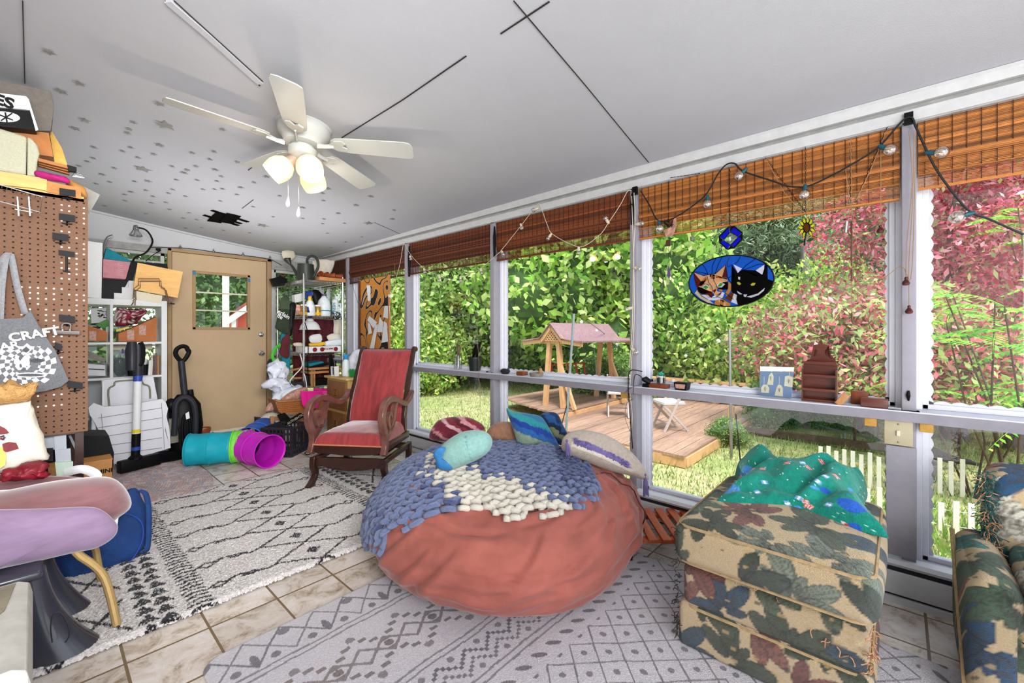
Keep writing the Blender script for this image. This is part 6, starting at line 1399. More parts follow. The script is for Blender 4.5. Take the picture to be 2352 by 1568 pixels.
for q in([(0,750),(5,650),(14,592),(22,582),(28,600),(40,660),(58,722)],[(-6,745),(-4,660),(6,600),(20,580)]):
    b=MB(); P=crom([PY(x,y,2.955-.01*(i%2)) for i,(x,y) in enumerate(q)],5); b.grid([[p+V(-.011,0,0) for p in P],[p+V(.011,-.004,0) for p in P]]); h=b.out('strap','webbing',t); md=h.modifiers.new('s','SOLIDIFY'); md.thickness=.003
text('lettering','CRAFT',.052,frame(PY(80,768,2.915),(1,0,.22),(-.2,0,1)),'white',t,bold=.0015); text('lettering','BAR',.045,frame(PY(12,796,2.915),(1,0,.2),(-.2,0,1)),'white',t,bold=.001)
# towels and sacks hanging below
mat('towel','#e9e0cf',.95,var=.05,vs=20,bump=.3,bs=200); mat('burlap','#c99a5e',.95,var=.25,vs=90,bump=.8,bs=200); mat('crimson','#7c1222',.5,var=.35,vs=20); mat('paleblue','#b9d2d8',.9); mat('paleyellow','#e2d06a',.9)
t=thing('feed_sack_cushion','cream cloth sack with dark red and blue printed shapes at the left edge','sack',PY(40,1000,2.75))
puffy('sack_body','towel',[(-60,930),(0,924),(66,918),(74,932),(80,950),(98,1000),(104,1030),(112,1056),(60,1063),(20,1075),(-60,1085)],2.72,.06,parent=t,rings=10,wr=.008)
slab('printed_shape','crimson',[(0,978),(12,984),(21,994),(10,997),(-5,998)],2.652,.004,parent=t); slab('printed_shape','crimson',[(5,1020),(20,1015),(37,1017),(43,1030),(15,1038),(8,1035)],2.652,.004,parent=t); slab('printed_shape','paleblue',[(-5,998),(12,996),(20,1000),(21,1012),(8,1018),(-5,1018)],2.652,.004,parent=t); slab('printed_shape','paleyellow',[(-5,1028),(6,1026),(14,1045),(12,1068),(-5,1078)],2.655,.004,parent=t)
b=MB()
for k in range(5): a=k*1.256; c=PY(6+4*math.cos(a),1005+4*math.sin(a),2.648); b.ball(c,.004,6)
b.out('printed_flower','crimson',t)
puffy('burlap_sack','burlap',[(-60,885),(0,884),(18,873),(30,878),(60,884),(86,880),(87,890),(76,902),(68,920),(30,922),(-60,928)],2.68,.04,'tan burlap folded behind the grey tote bag','burlap',wr=.012,ws=30)
puffy('foil_bag','crimson',[(0,1092),(10,1082),(50,1068),(108,1058),(110,1072),(104,1080),(114,1094),(60,1100),(0,1102)],2.66,.05,'crinkled dark red foil bag above the pink chair','bag',wr=.016,ws=34)
filmmat('plasticpack','#c9ced6',.65,.2); filmmat('plasticgreen','#cfe6d4',.6,.2)
for q,m,l,y in(([(98,1002),(125,998),(126,1032),(100,1030)],'plasticpack','small clear plastic pouch tucked under the pegboard',3.05),([(124,998),(152,996),(153,1034),(126,1036)],'plasticpack','ribbed clear plastic pouch under the pegboard',3.03),([(126,1034),(162,1030),(164,1064),(128,1066)],'plasticpack','crinkled clear plastic pouch standing on the carton stack',3.02),([(126,1062),(168,1060),(167,1092),(130,1093)],'plasticgreen','pale green plastic cup of wrap beside the small carton',3.0),([(104,1030),(122,1029),(122,1058),(106,1058)],'rockdark','small dark packet beside the clear pouches',3.04)):
    slab('plastic_pouch' if m!='rockdark' else 'packet',m,q,y,.02,l,'pouch' if m!='rockdark' else 'packet')
slab('storage_tub','black',[(148,1000),(250,1000),(262,1040),(258,1100),(100,1100),(100,1060),(150,1060)],3.9,.25,'dark storage tub in the shadow under the pegboard','tub')
b=MB(); b.bar(PY(160,1000,3.3),PY(190,1062,3.3),.02,.01); b.out('slanted_rod','steel',label='slanted silver rod leaning under the pegboard',cat='rod')
# carton MINI and the white strap
t=thing('carton','brown cardboard carton marked MINI on the floor beside the oval rug','carton',(.33,3.85,0))
p0=PY(166,1060,3.75);p1=PY(258,1050,3.75); b=MB(); b.b2((p0.x-.1,3.75,0.0),(p1.x,4.05,p1.z-.01)); b.out('box_body','kraft',t,bev=.003)
b=MB(); b.b2((p0.x-.1,3.745,p1.z-.012),(p1.x+.002,3.9,p1.z-.006)); b.out('flap','cardboard',t)
text('lettering','MINI',.036,frame(PY(240,1082,3.742),(1,0,0),(0,0,1)),'black',t,bold=.001)
b=MB(); b.tube(crom([PY(150,1085,3.0),PY(185,1077,2.95),(PY(210,1083,2.95)),PY(222,1093,2.95),PY(215,1100,2.95)],5),.02,8,flat=.35); b.out('white_band','white',label='white curved plastic band in front of the carton',cat='band')
# boxes on top of the unit
mat('greybox','#6f6862',.9,var=.12,vs=60); mat('sagefabric','#b4b29c',.95,var=.1,vs=120,bump=.3,bs=200); mat('orangewd','#a8672a',.5,var=.25,vs=8); mat('magenta','#a8186a',.8,var=.2); mat('greypaper','#97948e',.8,var=.2,vs=8)
slab('storage_box','greybox',[(-40,176),(0,185),(116,208),(124,236),(121,270),(116,300),(84,300),(-40,290)],3.12,.28,'grey brown storage box on top of the shelf unit, highest of the pile','storage box',bev=.004)
t=thing('game_box','white and black flat box lettered ES lying in front of the grey storage box','box',PY(30,255,3.0))
slab('lid','white',[(-40,208),(0,214),(60,221),(68,252),(0,246),(-40,243)],3.02,.1,parent=t); slab('box_side','black',[(-40,246),(0,248),(68,255),(84,299),(0,290),(-40,286)],3.03,.1,parent=t); slab('white_edge','white',[(60,221),(66,228),(88,298),(82,300)],3.012,.004,parent=t)
el=[(10+36*math.cos(a)*1,268+12*math.sin(a)+3*math.cos(a)) for a in [2*PI*k/20 for k in range(20)]]; slab('oval_print','white',el,3.024,.004,parent=t); b=MB(); b.bar(PY(-5,262,3.02),PY(30,276,3.02),.005).bar(PY(12,258,3.02),PY(16,280,3.02),.005).bar(PY(28,260,3.02),PY(2,277,3.02),.004); b.out('print_lines','black',t)
text('lettering','ES',.066,frame(PY(8,233,3.012),(1,0,-.12),(.05,0,1)),'black',t,bold=.0025)
slab('orange_plywood','orangewd',[(0,290),(60,299),(112,305),(121,350),(122,360),(70,352),(0,330)],3.1,.12,'orange wooden panel sloping under the grey storage box','panel'); slab('patterned_box','brass',[(114,305),(120,302),(142,340),(152,370),(158,392),(125,372)],3.2,.1,'narrow gold box edge with black pattern behind the orange panel','box')
t=thing('footstool_cube','sage grey fabric covered rounded stool lying on its side on the shelf top','stool',PY(40,350,3.0))
slab('fabric_side','sagefabric',[(-40,285),(0,294),(62,313),(60,403),(0,392),(-40,384)],2.99,.3,parent=t,bev=.01); slab('fabric_top','sagefabric',[(63,313),(72,318),(86,334),(91,352),(86,370),(82,405),(62,403)],2.992,.3,parent=t,bev=.008)
for k in range(3): slab('wood_strip','orangewd',[(86,362+k*5),(158,380+k*6),(160,388+k*6),(88,370+k*5)],3.0+.03*k,.03,('upper','middle','lower')[k]+' of three orange wood strips stacked on the shelf top','wood strip',group='wood strips on the shelf top')
slab('metal_bracket','black',[(154,378),(176,384),(176,394),(158,392)],2.99,.03,'black bracket at the end of the wood strips','bracket')
puffy('magenta_pouch','magenta',[(82,392),(110,398),(152,408),(157,421),(120,415),(82,406)],2.99,.03,'magenta cloth pouch on the shelf top','pouch')
puffy('tan_bag','cardboard',[(152,415),(175,420),(196,437),(198,456),(178,452),(158,448)],3.1,.05,'tan paper bag with a brown stain at the shelf top corner','bag')
slab('grey_sheet','greypaper',[(176,420),(230,447),(204,492),(196,456)],3.2,.006,'grey pinned sheet corner jutting out beyond the pegboard','sheet')
b=MB()
for k in range(5): b.tube([PY(166,405,3.05),PY(178+k*4,392+k*4,3.05)],.003,5)
b.out('rolled_wires','steel',label='bundle of thin wires poking out over the magenta pouch',cat='wires')
# ================= BOOKCASE =================
BY=5.45
def BZ(py): return PY(300,py,BY).z
def BX(px): return PY(px,762,BY).x
t=thing('bookcase','white open cube bookcase against the far window left of the door','bookcase',(.4,5.6,0))
x0,x1=-.46,BX(384)
for xx in(x0,BX(256)-.01,x1-.045,-.1):
    b=MB(); wd=.045 if xx in(x0,x1-.045) else .022; b.b2((xx,BY,.0),(xx+wd,5.8,1.50),.002); b.out('upright','white',t)
for z0,z1 in((1.455,1.51),(1.085,1.105),(.755,.775),(.40,.42),(0.0,.06)):
    b=MB(); b.b2((x0,BY+.002,z0),(x1,5.8,z1)); b.out('shelf','white',t)
mat('plaid','#6a1830',.95,attr=True,var=.2,vs=60); mat('bin','#b5692f',.6,var=.15,vs=12); mat('rattan','#a5744a',.8,var=.3,vs=80)
slab('magazine_file','bin',[(201,747),(243,760),(246,764),(246,783),(201,783)],BY+.03,.2,'brown cardboard file in the upper left cubby','file box'); slab('magazine_file','bin',[(272,766),(300,755),(361,727),(359,784),(272,784)],BY+.03,.2,'wide brown wooden file with a slanted front in the upper right cubby','file box')
for k,(x,y) in enumerate(((213,772),(300,770),(327,759))): slab('pasted_stamp','agate',[(x-8,y-12),(x+8,y-12),(x+8,y+10),(x-8,y+10)],BY+.027,.002,('pale stamp square on the left file','pale stamp square on the right file, left one','pale stamp square on the right file, right one')[k],'stamp')
o=puffy('plaid_bundle','plaid',[(264,712),(275,706),(300,710),(325,708),(338,715),(325,728),(318,742),(290,748),(268,750),(262,735)],BY+.1,.06,'red black and white plaid cloth bundle in the upper right cubby','cloth',wr=.012)
def plc(co): s=co[:,0]*1.0;z=co[:,2]; a=fr(s/.03)<.5;b_=fr(z/.03+s*8)<.5; c=np.tile(np.array(hexc('#5c1226')),(len(co),1)); c[a&b_]=hexc('#d9cfc8'); c[a^b_]=hexc('#8a2438'); c[nz2(s,z,25,1)<-.5]=hexc('#101810'); return c
paint(o,plc)
slab('drawing_sheet','white',[(208,708),(250,706),(250,740),(210,742)],5.78,.003,'white sheet with small grey drawings in the upper left cubby','paper')
b=MB()
for k in range(26): c=PY(random.uniform(225,246),random.uniform(712,730),5.772); b.ball(c,random.uniform(.004,.01),6,(1,.1,.8))
b.out('grey_drawings','rockdark',label='cluster of small dark sketches on the white sheet',cat='drawing')
slab('yellow_ruler','paleyellow',[(266,757),(296,749),(297,753),(268,762)],BY+.06,.01,'yellow ruler lying in the upper right cubby','ruler'); b=MB(); b.box(PY(238,745,BY+.1),(.09,.05,.06),Matrix.Rotation(-.6,3,'Y'),.004); b.out('green_box','leafgreen',label='small olive green box tilted in the upper left cubby',cat='box')
for k in range(7): b=MB(); b.box(PY(random.choice([212,222,230,262+k*7]),752+k%3*3,BY+.08+.01*k),(.05,.04,.02),Matrix.Rotation(k,3,'Y'),.003); b.out('small_packet',['black','white','agate','paleblue'][k%4],label=['black','white','pink','pale blue'][k%4]+' small packet in the '+('left' if k<4 else 'right')+' upper cubby clutter'+(', lying near the '+['front','middle','back','top','ruler','bundle','divider'][k]),cat='packet')
# printer, bag of cups, pencil cups, books
t=thing('printer','pale grey printer with an open lid in the lower left cubby','printer',PY(222,850,BY)); slab('printer_body','heater',[(201,835),(242,838),(243,863),(201,863)],BY+.04,.22,parent=t,bev=.004); slab('lid','stoneware',[(201,808),(205,807),(243,823),(240,832),(201,822)],BY+.03,.2,parent=t); slab('tray_slots','slot',[(203,846),(240,848),(240,850),(203,848)],BY+.036,.004,parent=t)
o=puffy('clear_bag','zipbag',[(256,812),(275,806),(292,812),(293,850),(290,865),(262,868),(256,845)],BY+.05,.05,'clear plastic bag of dark bits in the lower right cubby','bag'); puffy('dark_scraps','rockdark',[(262,825),(290,824),(291,858),(265,862)],BY+.07,.035,'dark scraps inside the clear plastic bag','scraps')
for x,l in((300,'left'),(332,'right')):
    t=thing('pencil_cup','dark cup of pens in the lower right cubby, '+l+' of the stick vacuum','cup',PY(x,862,BY+.1)); p=PY(x,862,BY+.1); b=MB(); b.lathe([(.001,0),(.035,0),(.04,.11),(.036,.11),(.032,.005)],p,14); b.out('cup_body','black',t); b=MB()
    for k in range(9): b.tube([p+V(0,0,.02),p+V(random.uniform(-.05,.05),random.uniform(-.02,.02),random.uniform(.14,.2))],.004,5)
    b.out('pens','paleblue' if k%2 else 'white',t)
for k,(x,m,h) in enumerate(((341,'white',.17),(346,'cream',.2),(351,'darkwood',.22),(356,'mahog',.24),(361,'kraft',.22))):
    b=MB(); p=PY(x,866,BY+.1); b.box(p+V(0,0,h/2),(.016,.12,h),Matrix.Rotation(.05 if k<2 else 0,3,'Y')); b.out('book',m,label=['thin white','cream','dark brown','reddish brown','tan'][k]+' book spine standing at the right end of the lower right cubby',cat='book')
slab('purple_card','sgpurple',[(279,802),(283,800),(286,810),(279,812)],BY+.02,.002,'tiny purple card stuck above the clear bag','card')
b=MB(); b.b2((BX(262),5.79,BZ(805)),(BX(364),5.795,BZ(792))); b.out('paper_strip','cream',label='long printed paper strip at the back of the lower right cubby',cat='paper')
# items on the bookcase
slab('white_box','white',[(201,553),(236,558),(233,686),(201,683)],BY+.05,.2,'tall plain white box standing on the bookcase','box',bev=.003)
t=thing('cloth_bin','teal lined pink fabric bin tipped on top of the bookcase','bin',PY(268,610,BY)); mat('tealfabric','#137a8c',.8,var=.15); mat('pinkfabric','#c4848e',.8,var=.15,vs=30)
slab('teal_lining','tealfabric',[(245,568),(300,598),(300,602),(238,594)],BY+.04,.12,parent=t); slab('pink_side','pinkfabric',[(237,594),(300,602),(289,641),(236,637)],BY+.03,.2,parent=t,bev=.003)
b=MB()
for k in range(7): b.bar(PY(270,604+k*4.5,BY+.028),PY(284,605+k*4.5,BY+.028),.004,.001)
b.out('printed_lines','white',t)
slab('stepped_board','black',[(234,636),(290,642),(302,602),(316,604),(305,645),(300,644),(300,658),(285,658),(285,672),(264,672),(262,688),(234,686)],BY+.16,.02,'black stepped board behind the orange panel on the bookcase','board'); slab('white_stair_panel','white',[(262,687),(262,672),(280,673),(280,659),(295,660),(296,644),(308,645),(304,690)],BY+.13,.02,'white panel cut in stair steps on the bookcase','board')
slab('wall_shadow_strip','black',[(302,600),(384,606),(386,617),(300,606)],BY+.3,.01,'thin black strip as painted wall shadow above the orange panel','board')  # black slab standing for the shadow on the wall
slab('orange_board','pine',[(316,603),(420,624),(408,684),(306,664)],BY-.06,.012,'orange plywood board tilted on top of the bookcase','board')
t=thing('wire_stand','bronze wire rack in front of the tilted orange board','wire rack',PY(350,690,BY-.1)); b=MB()
for dx,dy in((0,0),(4,5)): b.tube([PY(x+dx,y+dy,BY-.1) for x,y in((306,696),(308,662),(318,655),(318,640),(366,640),(367,656),(378,662),(386,697))],.004,6)
b.tube([PY(318,646,BY-.1),PY(366,646,BY-.1)],.003,6).tube([PY(306,695,BY-.1),PY(302,700,BY-.02)],.004,6); b.out('wire_frame','bronze',t); b=MB(); b.tube([PY(386,696,BY-.08),PY(401,698,BY-.08)],.006,6); b.out('foot','black',t)
slab('cream_box','cream',[(312,668),(373,679),(370,697),(314,688)],BY+.0,.1,'cream box lying under the orange board','box'); slab('brown_shoe','mahog',[(372,688),(384,680),(398,684),(396,692),(374,696)],BY+.02,.06,'dark reddish leather shape under the orange board','leather')
t=thing('clip_lamp','black gooseneck clip lamp arching above the bookcase','lamp',PY(305,600,BY+.1)); b=MB(); b.tube(crom([PY(x,y,BY+.1) for x,y in((305,600),(312,590),(335,580),(349,560),(348,545),(335,528),(315,522))],5),.008,8); b.out('gooseneck','black',t); b=MB(); p=PY(312,522,BY+.1); b.lathe([(.012,.02),(.018,0),(.02,-.03),(.05,-.08),(.045,-.085)],p,10); o=b.out('lamp_cage','steel',t); md=o.modifiers.new('w','WIREFRAME'); md.thickness=.006
b=MB(); b.tube(crom([PY(x,y,BY+.25) for x,y in((238,582),(241,560),(247,546),(259,541))],4),.012,8); b.out('curved_pipe','steel',label='curved grey metal pipe above the tall white box',cat='pipe')
b=MB(); 
for k in range(6): b.tube(crom([PY(362+random.uniform(-4,8),574+random.uniform(-4,4),BY+.3) for _ in range(4)],3),.004,5)
b.tube(crom([PY(x,y,BY+.3) for x,y in((370,575),(352,585),(335,600))],3),.004,5); b.out('cable_knot','black',label='knot of black cable beside the door casing',cat='cable')
# white panels leaning in front
t=thing('headboard','white painted headboard with scalloped sides leaning in front of the bookcase','headboard',PY(300,1060,4.95)); mat('paintwhite','#e4e4ea',.45,var=.04,vs=6)
slab('panel','paintwhite',[(203,936),(215,925),(240,934),(300,929),(372,916),(381,924),(386,938),(386,958),(379,975),(378,988),(386,1010),(392,1028),(330,1047),(262,1066),(256,1045),(212,1052),(214,1030),(226,1005),(228,990),(216,968),(206,952)],4.95,.03,parent=t)
b=MB()
for k in range(5): b.bar(PY(226,960+22*k,4.945),PY(372,936+23*k,4.945),.004,.004)
b.bar(PY(233,950,4.945),PY(240,1045,4.945),.003,.003).bar(PY(371,925,4.945),PY(378,1030,4.945),.003,.003); b.out('grooves','stoneware',t)
t=thing('cabinet_door','white cabinet door with carved arched moulding behind the headboard','cabinet door',PY(290,925,5.2)); slab('panel','paintwhite',[(233,872),(352,864),(362,918),(250,935),(238,935)],5.2,.025,parent=t); b=MB(); b.tube(crom([PY(x,y,5.19) for x,y in((251,932),(249,895),(262,885),(266,876),(300,873),(322,872),(330,882),(343,888),(345,915))],3),.007,6); b.out('moulding','stoneware',t); b=MB(); b.b2((BX(226),5.1,.4),(BX(231),5.13,.78)); b.out('dark_gap_strip','white',t)
# cordless stick vacuum
mat('bluepl','#2a4aa8',.4); mat('vacgrey','#2c2d34',.4,var=.15,spec=.25); mat('yellow','#e8cf20',.5)
t=thing('stick_vacuum','black cordless stick vacuum with a white tube standing before the headboard','vacuum cleaner',PY(312,1060,4.75)); Y_=4.72
def T2(nm,a,c,r,m,r1=None): b=MB(); b.cyl(PY(*a,Y_),PY(*c,Y_),r,r1,14); return b.out(nm,m,t)
T2('tube',(316,875),(313,995),.028,'white'); T2('lower_tube',(313,995),(311,1048),.03,'black'); T2('blue_ring',(317,862),(316,875),.031,'bluepl'); T2('motor_body',(317,790),(317,862),.034,'vacgrey'); T2('blue_button',(312,1025),(312,1033),.031,'bluepl'); T2('yellow_label',(313,985),(313,993),.0285,'yellow')
b=MB(); b.cyl(PY(303,805,Y_),PY(303,850,Y_),.045,.04,16); b.cyl(PY(303,785,Y_),PY(303,805,Y_),.03,.045,16); b.out('dust_bin','vacgrey',t); b=MB(); b.tube(crom([PY(x,y,Y_-.02) for x,y in((322,786),(328,800),(326,830),(320,840))],3),.018,8); b.out('handle','black',t)
b=MB(); b.bar(PY(272,1074,4.68),PY(366,1052,4.78),.07,.10,bev=.012); b.out('floor_head','black',t); b=MB(); b.ball(PY(311,1052,Y_),.05,10,(1,1,.7)); b.out('hinge','black',t)
# upright vacuum
t=thing('upright_vacuum','black upright vacuum with a loop handle and coiled hose beside the door','vacuum cleaner',PY(420,1050,5.1)); Y_=5.12
b=MB(); b.tube(crom([PY(x,y,Y_) for x,y in((416,830),(404,815),(406,802),(418,795),(428,797),(431,803),(434,808),(427,822),(417,832))],4),.020,8); b.out('handle','black',t); T2('wand',(416,828),(424,905),.028,'vacgrey')
b=MB(); b.tube([PY(424,905,Y_),PY(424,930,Y_),PY(424,980,Y_),PY(424,1030,Y_)],[.06,.13,.15,.12],16,flat=.7); b.out('body','black',t); b=MB(); b.tube(crom([PY(x,y,Y_-.13) for x,y in((400,1000),(402,960),(405,925),(424,912),(443,925),(449,960),(447,1005))],4),.024,10); b.out('hose','vacgrey',t)
b=MB(); b.tube(crom([PY(x,y,Y_-.17) for x,y in((418,990),(420,960),(430,950),(440,965),(441,1010),(432,1035),(420,1025),(418,990))],4),.008,6); b.tube(crom([PY(x,y,Y_-.18) for x,y in((424,990),(426,965),(434,960),(437,1000),(430,1025),(424,990))],4),.008,6); b.out('power_cord','black',t)
b=MB(); b.cyl(PY(396,960,Y_-.05),PY(397,1015,Y_-.05),.055,.05,16); b.out('dust_cup','stoneware',t); b=MB(); b.ball(PY(393,930,Y_-.05),.05,12,(1,1,1.3)); b.out('filter_housing','black',t); T2('side_tube',(436,895),(440,925),.028,'black')
b=MB(); b.bar(PY(352,1052,4.95),PY(430,1040,5.1),.12,.09,bev=.02); b.out('floor_head','black',t); slab('white_tab','white',[(426,950),(434,945),(436,960),(428,963)],Y_-.2,.01,parent=t)
# terracotta pot
mat('terracotta','#9c4a22',.6,var=.3,vs=14,coat=.3); t=thing('terracotta_pot','small brown glazed terracotta pot with a lid by the door','pot',(0,0,0)); p=PZ(466,1011,0); p.y=min(p.y,5.75); t.location=p
b=MB(); b.lathe([(.001,0),(.055,0),(.068,.10),(.072,.10),(.075,.13),(.07,.14),(.062,.13),(.058,.1)],p,20); b.out('pot_body','terracotta',t); b=MB(); b.lathe([(.001,.118),(.058,.118),(.05,.125),(.001,.132)],p,16); b.out('contents','cream',t)
# pet tunnel
mat('tunnelteal','#0fa5b8',.5,var=.12,vs=10); mat('tunnelgreen','#7fe04a',.5,var=.1); mat('tunnelpink','#d41cc8',.45,var=.1,vs=8); mat('tunnelblue','#2c5fc0',.5,var=.1)
t=thing('pet_tunnel','three-way crinkle pet tunnel in teal, green, magenta and blue on the tiles','pet tunnel',(1.2,4.6,0))
def tun(nm,a,c,r,m,rib=.6,capn=True):
    a=Vector(a);c=Vector(c);d=(c-a);L=d.length;R=d.to_track_quat('Z','Y').to_matrix(); n=int(L/.02); rows=[]
    for i in range(n+1):
        s=i/n; rr=r*(1-.035*abs(math.sin(s*PI*rib*L/.1)))
        rows.append([a+d*s+R@V(math.cos(q),math.sin(q),0)*(rr+.004*noise.noise(V(math.cos(q)*3,math.sin(q)*3,s*6))) for q in [2*PI*j/36 for j in range(36)]])
    b=MB(); b.grid(rows,False,True); o=b.out(nm,m,t); md=o.modifiers.new('s','SOLIDIFY'); md.thickness=.004
    for s in(0,.5,1): b=MB(); b.tube([a+d*s+R@V(math.cos(q),math.sin(q),0)*r for q in [2*PI*j/30 for j in range(30)]],.005,6,closed=True); b.out('hoop',m,o)
    return o
R_=.142
tun('teal_arm',(.90,4.70,R_+.005),(1.20,4.53,R_+.005),R_,'tunnelteal'); tun('green_hub',(1.20,4.53,R_+.005),(1.29,4.48,R_+.005),R_+.002,'tunnelgreen'); tun('magenta_arm',(1.37,4.12,R_+.005),(1.28,4.50,R_+.005),R_,'tunnelpink'); tun('blue_arm',(1.34,4.60,R_+.005),(1.60,4.98,R_+.005),R_,'tunnelblue')
# ================= BIG SOFT THINGS AT THE LEFT =================
mat('pinkvelvet','#8c7490',.85,var=.16,vs=14,sheen=.8,stretch=(.5,1,2)); mat('rosevelvet','#8e6266',.85,var=.22,vs=10,sheen=.8,stretch=(.4,1,3)); mat('goldleg','#c0a068',.35,metal=.35,var=.05)
t=thing('pink_chair','mauve velvet shell chair with thin gold legs at the left edge','chair',(-.05,2.6,0))
def petal(nm,px,y,th,m,rings=14): 
    P=crom([PY(a,b_,y) for a,b_ in px],5,True); b=MB(); b.puff(P,(0,-1,0),th,rings); return b.out(nm,m,t,sharp=180)
petal('far_wing',[(-120,1095),(0,1092),(110,1093),(170,1095),(215,1104),(200,1135),(100,1155),(-120,1160)],2.86,.05,'rosevelvet')
petal('seat',[(-120,1150),(0,1133),(100,1113),(180,1102),(250,1098),(280,1112),(298,1138),(300,1160),(280,1178),(240,1200),(100,1215),(-120,1225)],2.62,.17,'rosevelvet')
petal('near_wing',[(-120,1172),(0,1170),(100,1168),(200,1164),(236,1172),(262,1194),(271,1210),(262,1232),(225,1256),(170,1268),(100,1284),(0,1305),(-120,1335)],2.36,.05,'pinkvelvet')
for a,c,d_,lab in(((-40,1318),(160,1262),(270,1441),'near'),):
    b=MB(); f=PZ(270,1441,.012); b.tube(crom([PY(-60,1322,2.37),PY(60,1290,2.37),PY(140,1265,2.37),PY(168,1262,2.37),PY(184,1276,2.37),V(.175,2.36,.22),f],5),.014,10); b.out('front_leg','goldleg',t)
b=MB(); b.tube(crom([PY(160,1262,2.80),PY(178,1258,2.80),V(.165,2.81,.25),PZ(233,1338,.012)],5),.014,10); b.out('rear_leg','goldleg',t)
slab('care_tag','white',[(258,1200),(272,1188),(270,1206),(260,1222)],2.42,.003,parent=t)
# blue duffel
mat('navycloth','#1c3f78',.8,var=.22,vs=8,bump=.5,bs=40)
t=thing('blue_bag','navy blue canvas bag slumped on the shag rug behind the mauve chair','bag',(.18,3.05,.02))
puffy('bag_body','navycloth',[(102,1290),(110,1250),(180,1210),(240,1175),(262,1150),(300,1122),(322,1130),(334,1165),(338,1230),(318,1275),(300,1300),(260,1330),(200,1352),(150,1356),(112,1330)],3.05,.13,parent=t,rings=14,wr=.012,ws=9)
b=MB(); P=crom([PY(x,y,2.98) for x,y in((318,1126),(334,1134),(341,1170),(341,1230),(336,1265),(322,1266))],5); b.grid([[p+V(-.012,0,0) for p in P],[p+V(.012,.006,0) for p in P]]); o=b.out('strap','navycloth',t); md=o.modifiers.new('s','SOLIDIFY'); md.thickness=.005
b=MB(); b.tube(crom([PY(x,y,2.915) for x,y in((262,1180),(300,1182),(325,1200),(328,1235),(312,1272),(290,1300))],5),.003,5); b.out('seam','bluepl',t)
# charcoal plastic stool
mat('charplast','#34353f',.22,var=.05,coat=.5)
t=thing('plastic_stool','glossy charcoal plastic step stool with flared hollow legs at the lower left','stool',(-.15,2.3,.02))
def flleg(nm,x,y,s=1,m='charplast'):
    rows=[]; 
    for i in range(13):
        f=i/12; z=.33*(1-f)+.022; cx=x+.035*f*s+.045*f**3*s; rx=.038+.062*f**1.8;ry=.030+.05*f**1.6
        rows.append([V(cx+rx*math.cos(a),y+ry*math.sin(a),z) for a in [2*PI*k/28 for k in range(28)]])
    b=MB(); vs=b.grid(rows,False,True); b._f(vs[0][::-1]); return b.out(nm,m,t)
flleg('leg',-.02,2.30); flleg('leg',-.01,2.62,.8); flleg('leg',-.42,2.30,-1)
b=MB(); b.rbox((-.22,2.44,.345),(.46,.40,.035),.015); b.out('stool_top','charplast',t)
b=MB(); b.tube(crom([PY(x,y,2.19) for x,y in((120,1475),(116,1440),(122,1412),(136,1405),(152,1425),(160,1455),(150,1475))],4),.0022,5); b.out('leg_recess_edge','vacgrey',t)
# whitewashed box
mat('whitewash','#c6c3bb',.7,var=.14,vs=6,stretch=(3,3,.4)); mat('driftwood','#8f8672',.8,var=.3,vs=6,stretch=(.5,1,3))
t=thing('whitewashed_cabinet','whitewashed wooden cabinet end with a weathered top at the lower left corner','cabinet',(-.3,1.75,0))
b=MB(); b.prism([V(-.6,1.93,.02),V(-.012,1.93,.02),V(-.012,1.93,.42),V(-.018,1.93,.452),V(-.04,1.93,.464),V(-.6,1.93,.464)],(0,-.5,0)); b.out('cabinet_body','whitewash',t,bev=.004)
b=MB(); b.prism([V(-.6,1.91,.4655),V(-.045,1.91,.4655),V(-.06,1.75,.4655),V(-.13,1.6,.4655),V(-.25,1.47,.4655),V(-.6,1.45,.4655)],(0,0,.003)); b.out('weathered_inset','driftwood',t)
# ================= WIRE SHELF CORNER =================
SX0,SX1,SY0,SY1=2.03,2.49,5.04,5.84
def SZ(px,py): return PY(px,py,SY0).z
t=thing('wire_shelf','chrome wire shelving rack crammed with garden and cleaning things in the far corner','wire rack',(2.26,5.44,0))
for x in(SX0,SX1):
    for y in(SY0,SY1):
        b=MB(); b.cyl((x,y,0.02),(x,y,1.87),.0125,n=12)
        for z in np.arange(.1,1.85,.05): b.cyl((x,y,z),(x,y,z+.004),.0135,n=10)
        b.out('post','chrome',t)
LV=[1.80,1.385,.955,.56,.14]
for z in LV:
    b=MB(); 
    for y in(SY0,SY1): b.tube([(SX0,y,z),(SX1,y,z)],.004,5).tube([(SX0,y,z-.03),(SX1,y,z-.03)],.003,5)
    for x in(SX0,SX1): b.tube([(x,SY0,z),(x,SY1,z)],.004,5).tube([(x,SY0,z-.03),(x,SY1,z-.03)],.003,5)
    for k in range(30): y=SY0+(SY1-SY0)*k/29; b.tube([(SX0,y,z+.003),(SX1,y,z+.003)],.0018,4,caps=False)
    n=14
    for k in range(n): x=SX0+(SX1-SX0)*k/n; d=(SX1-SX0)/n; b.tube([(x,SY0,z),(x+d/2,SY0,z-.03),(x+d,SY0,z)],.0018,4,caps=False)
    n=24
    for k in range(n): y=SY0+(SY1-SY0)*k/n; d=(SY1-SY0)/n; b.tube([(SX0,y,z),(SX0,y+d/2,z-.03),(SX0,y+d,z)],.0018,4,caps=False)
    b.out('wire_deck','chrome',t)
SL=1.805
mat('canplastic','#2c312b',.45,var=.1)
t=thing('watering_can','dark olive plastic watering can standing on top of the wire shelf','watering can',(2.13,5.12,SL)); c=V(2.10,5.16,SL+.003)
b=MB(); b.lathe([(.001,0),(.092,0),(.095,.02),(.088,.18),(.09,.185),(.084,.185),(.082,.17),(.001,.165)],c,26); b.out('can_body','canplastic',t)
R3=V(cT,-sT,0); 
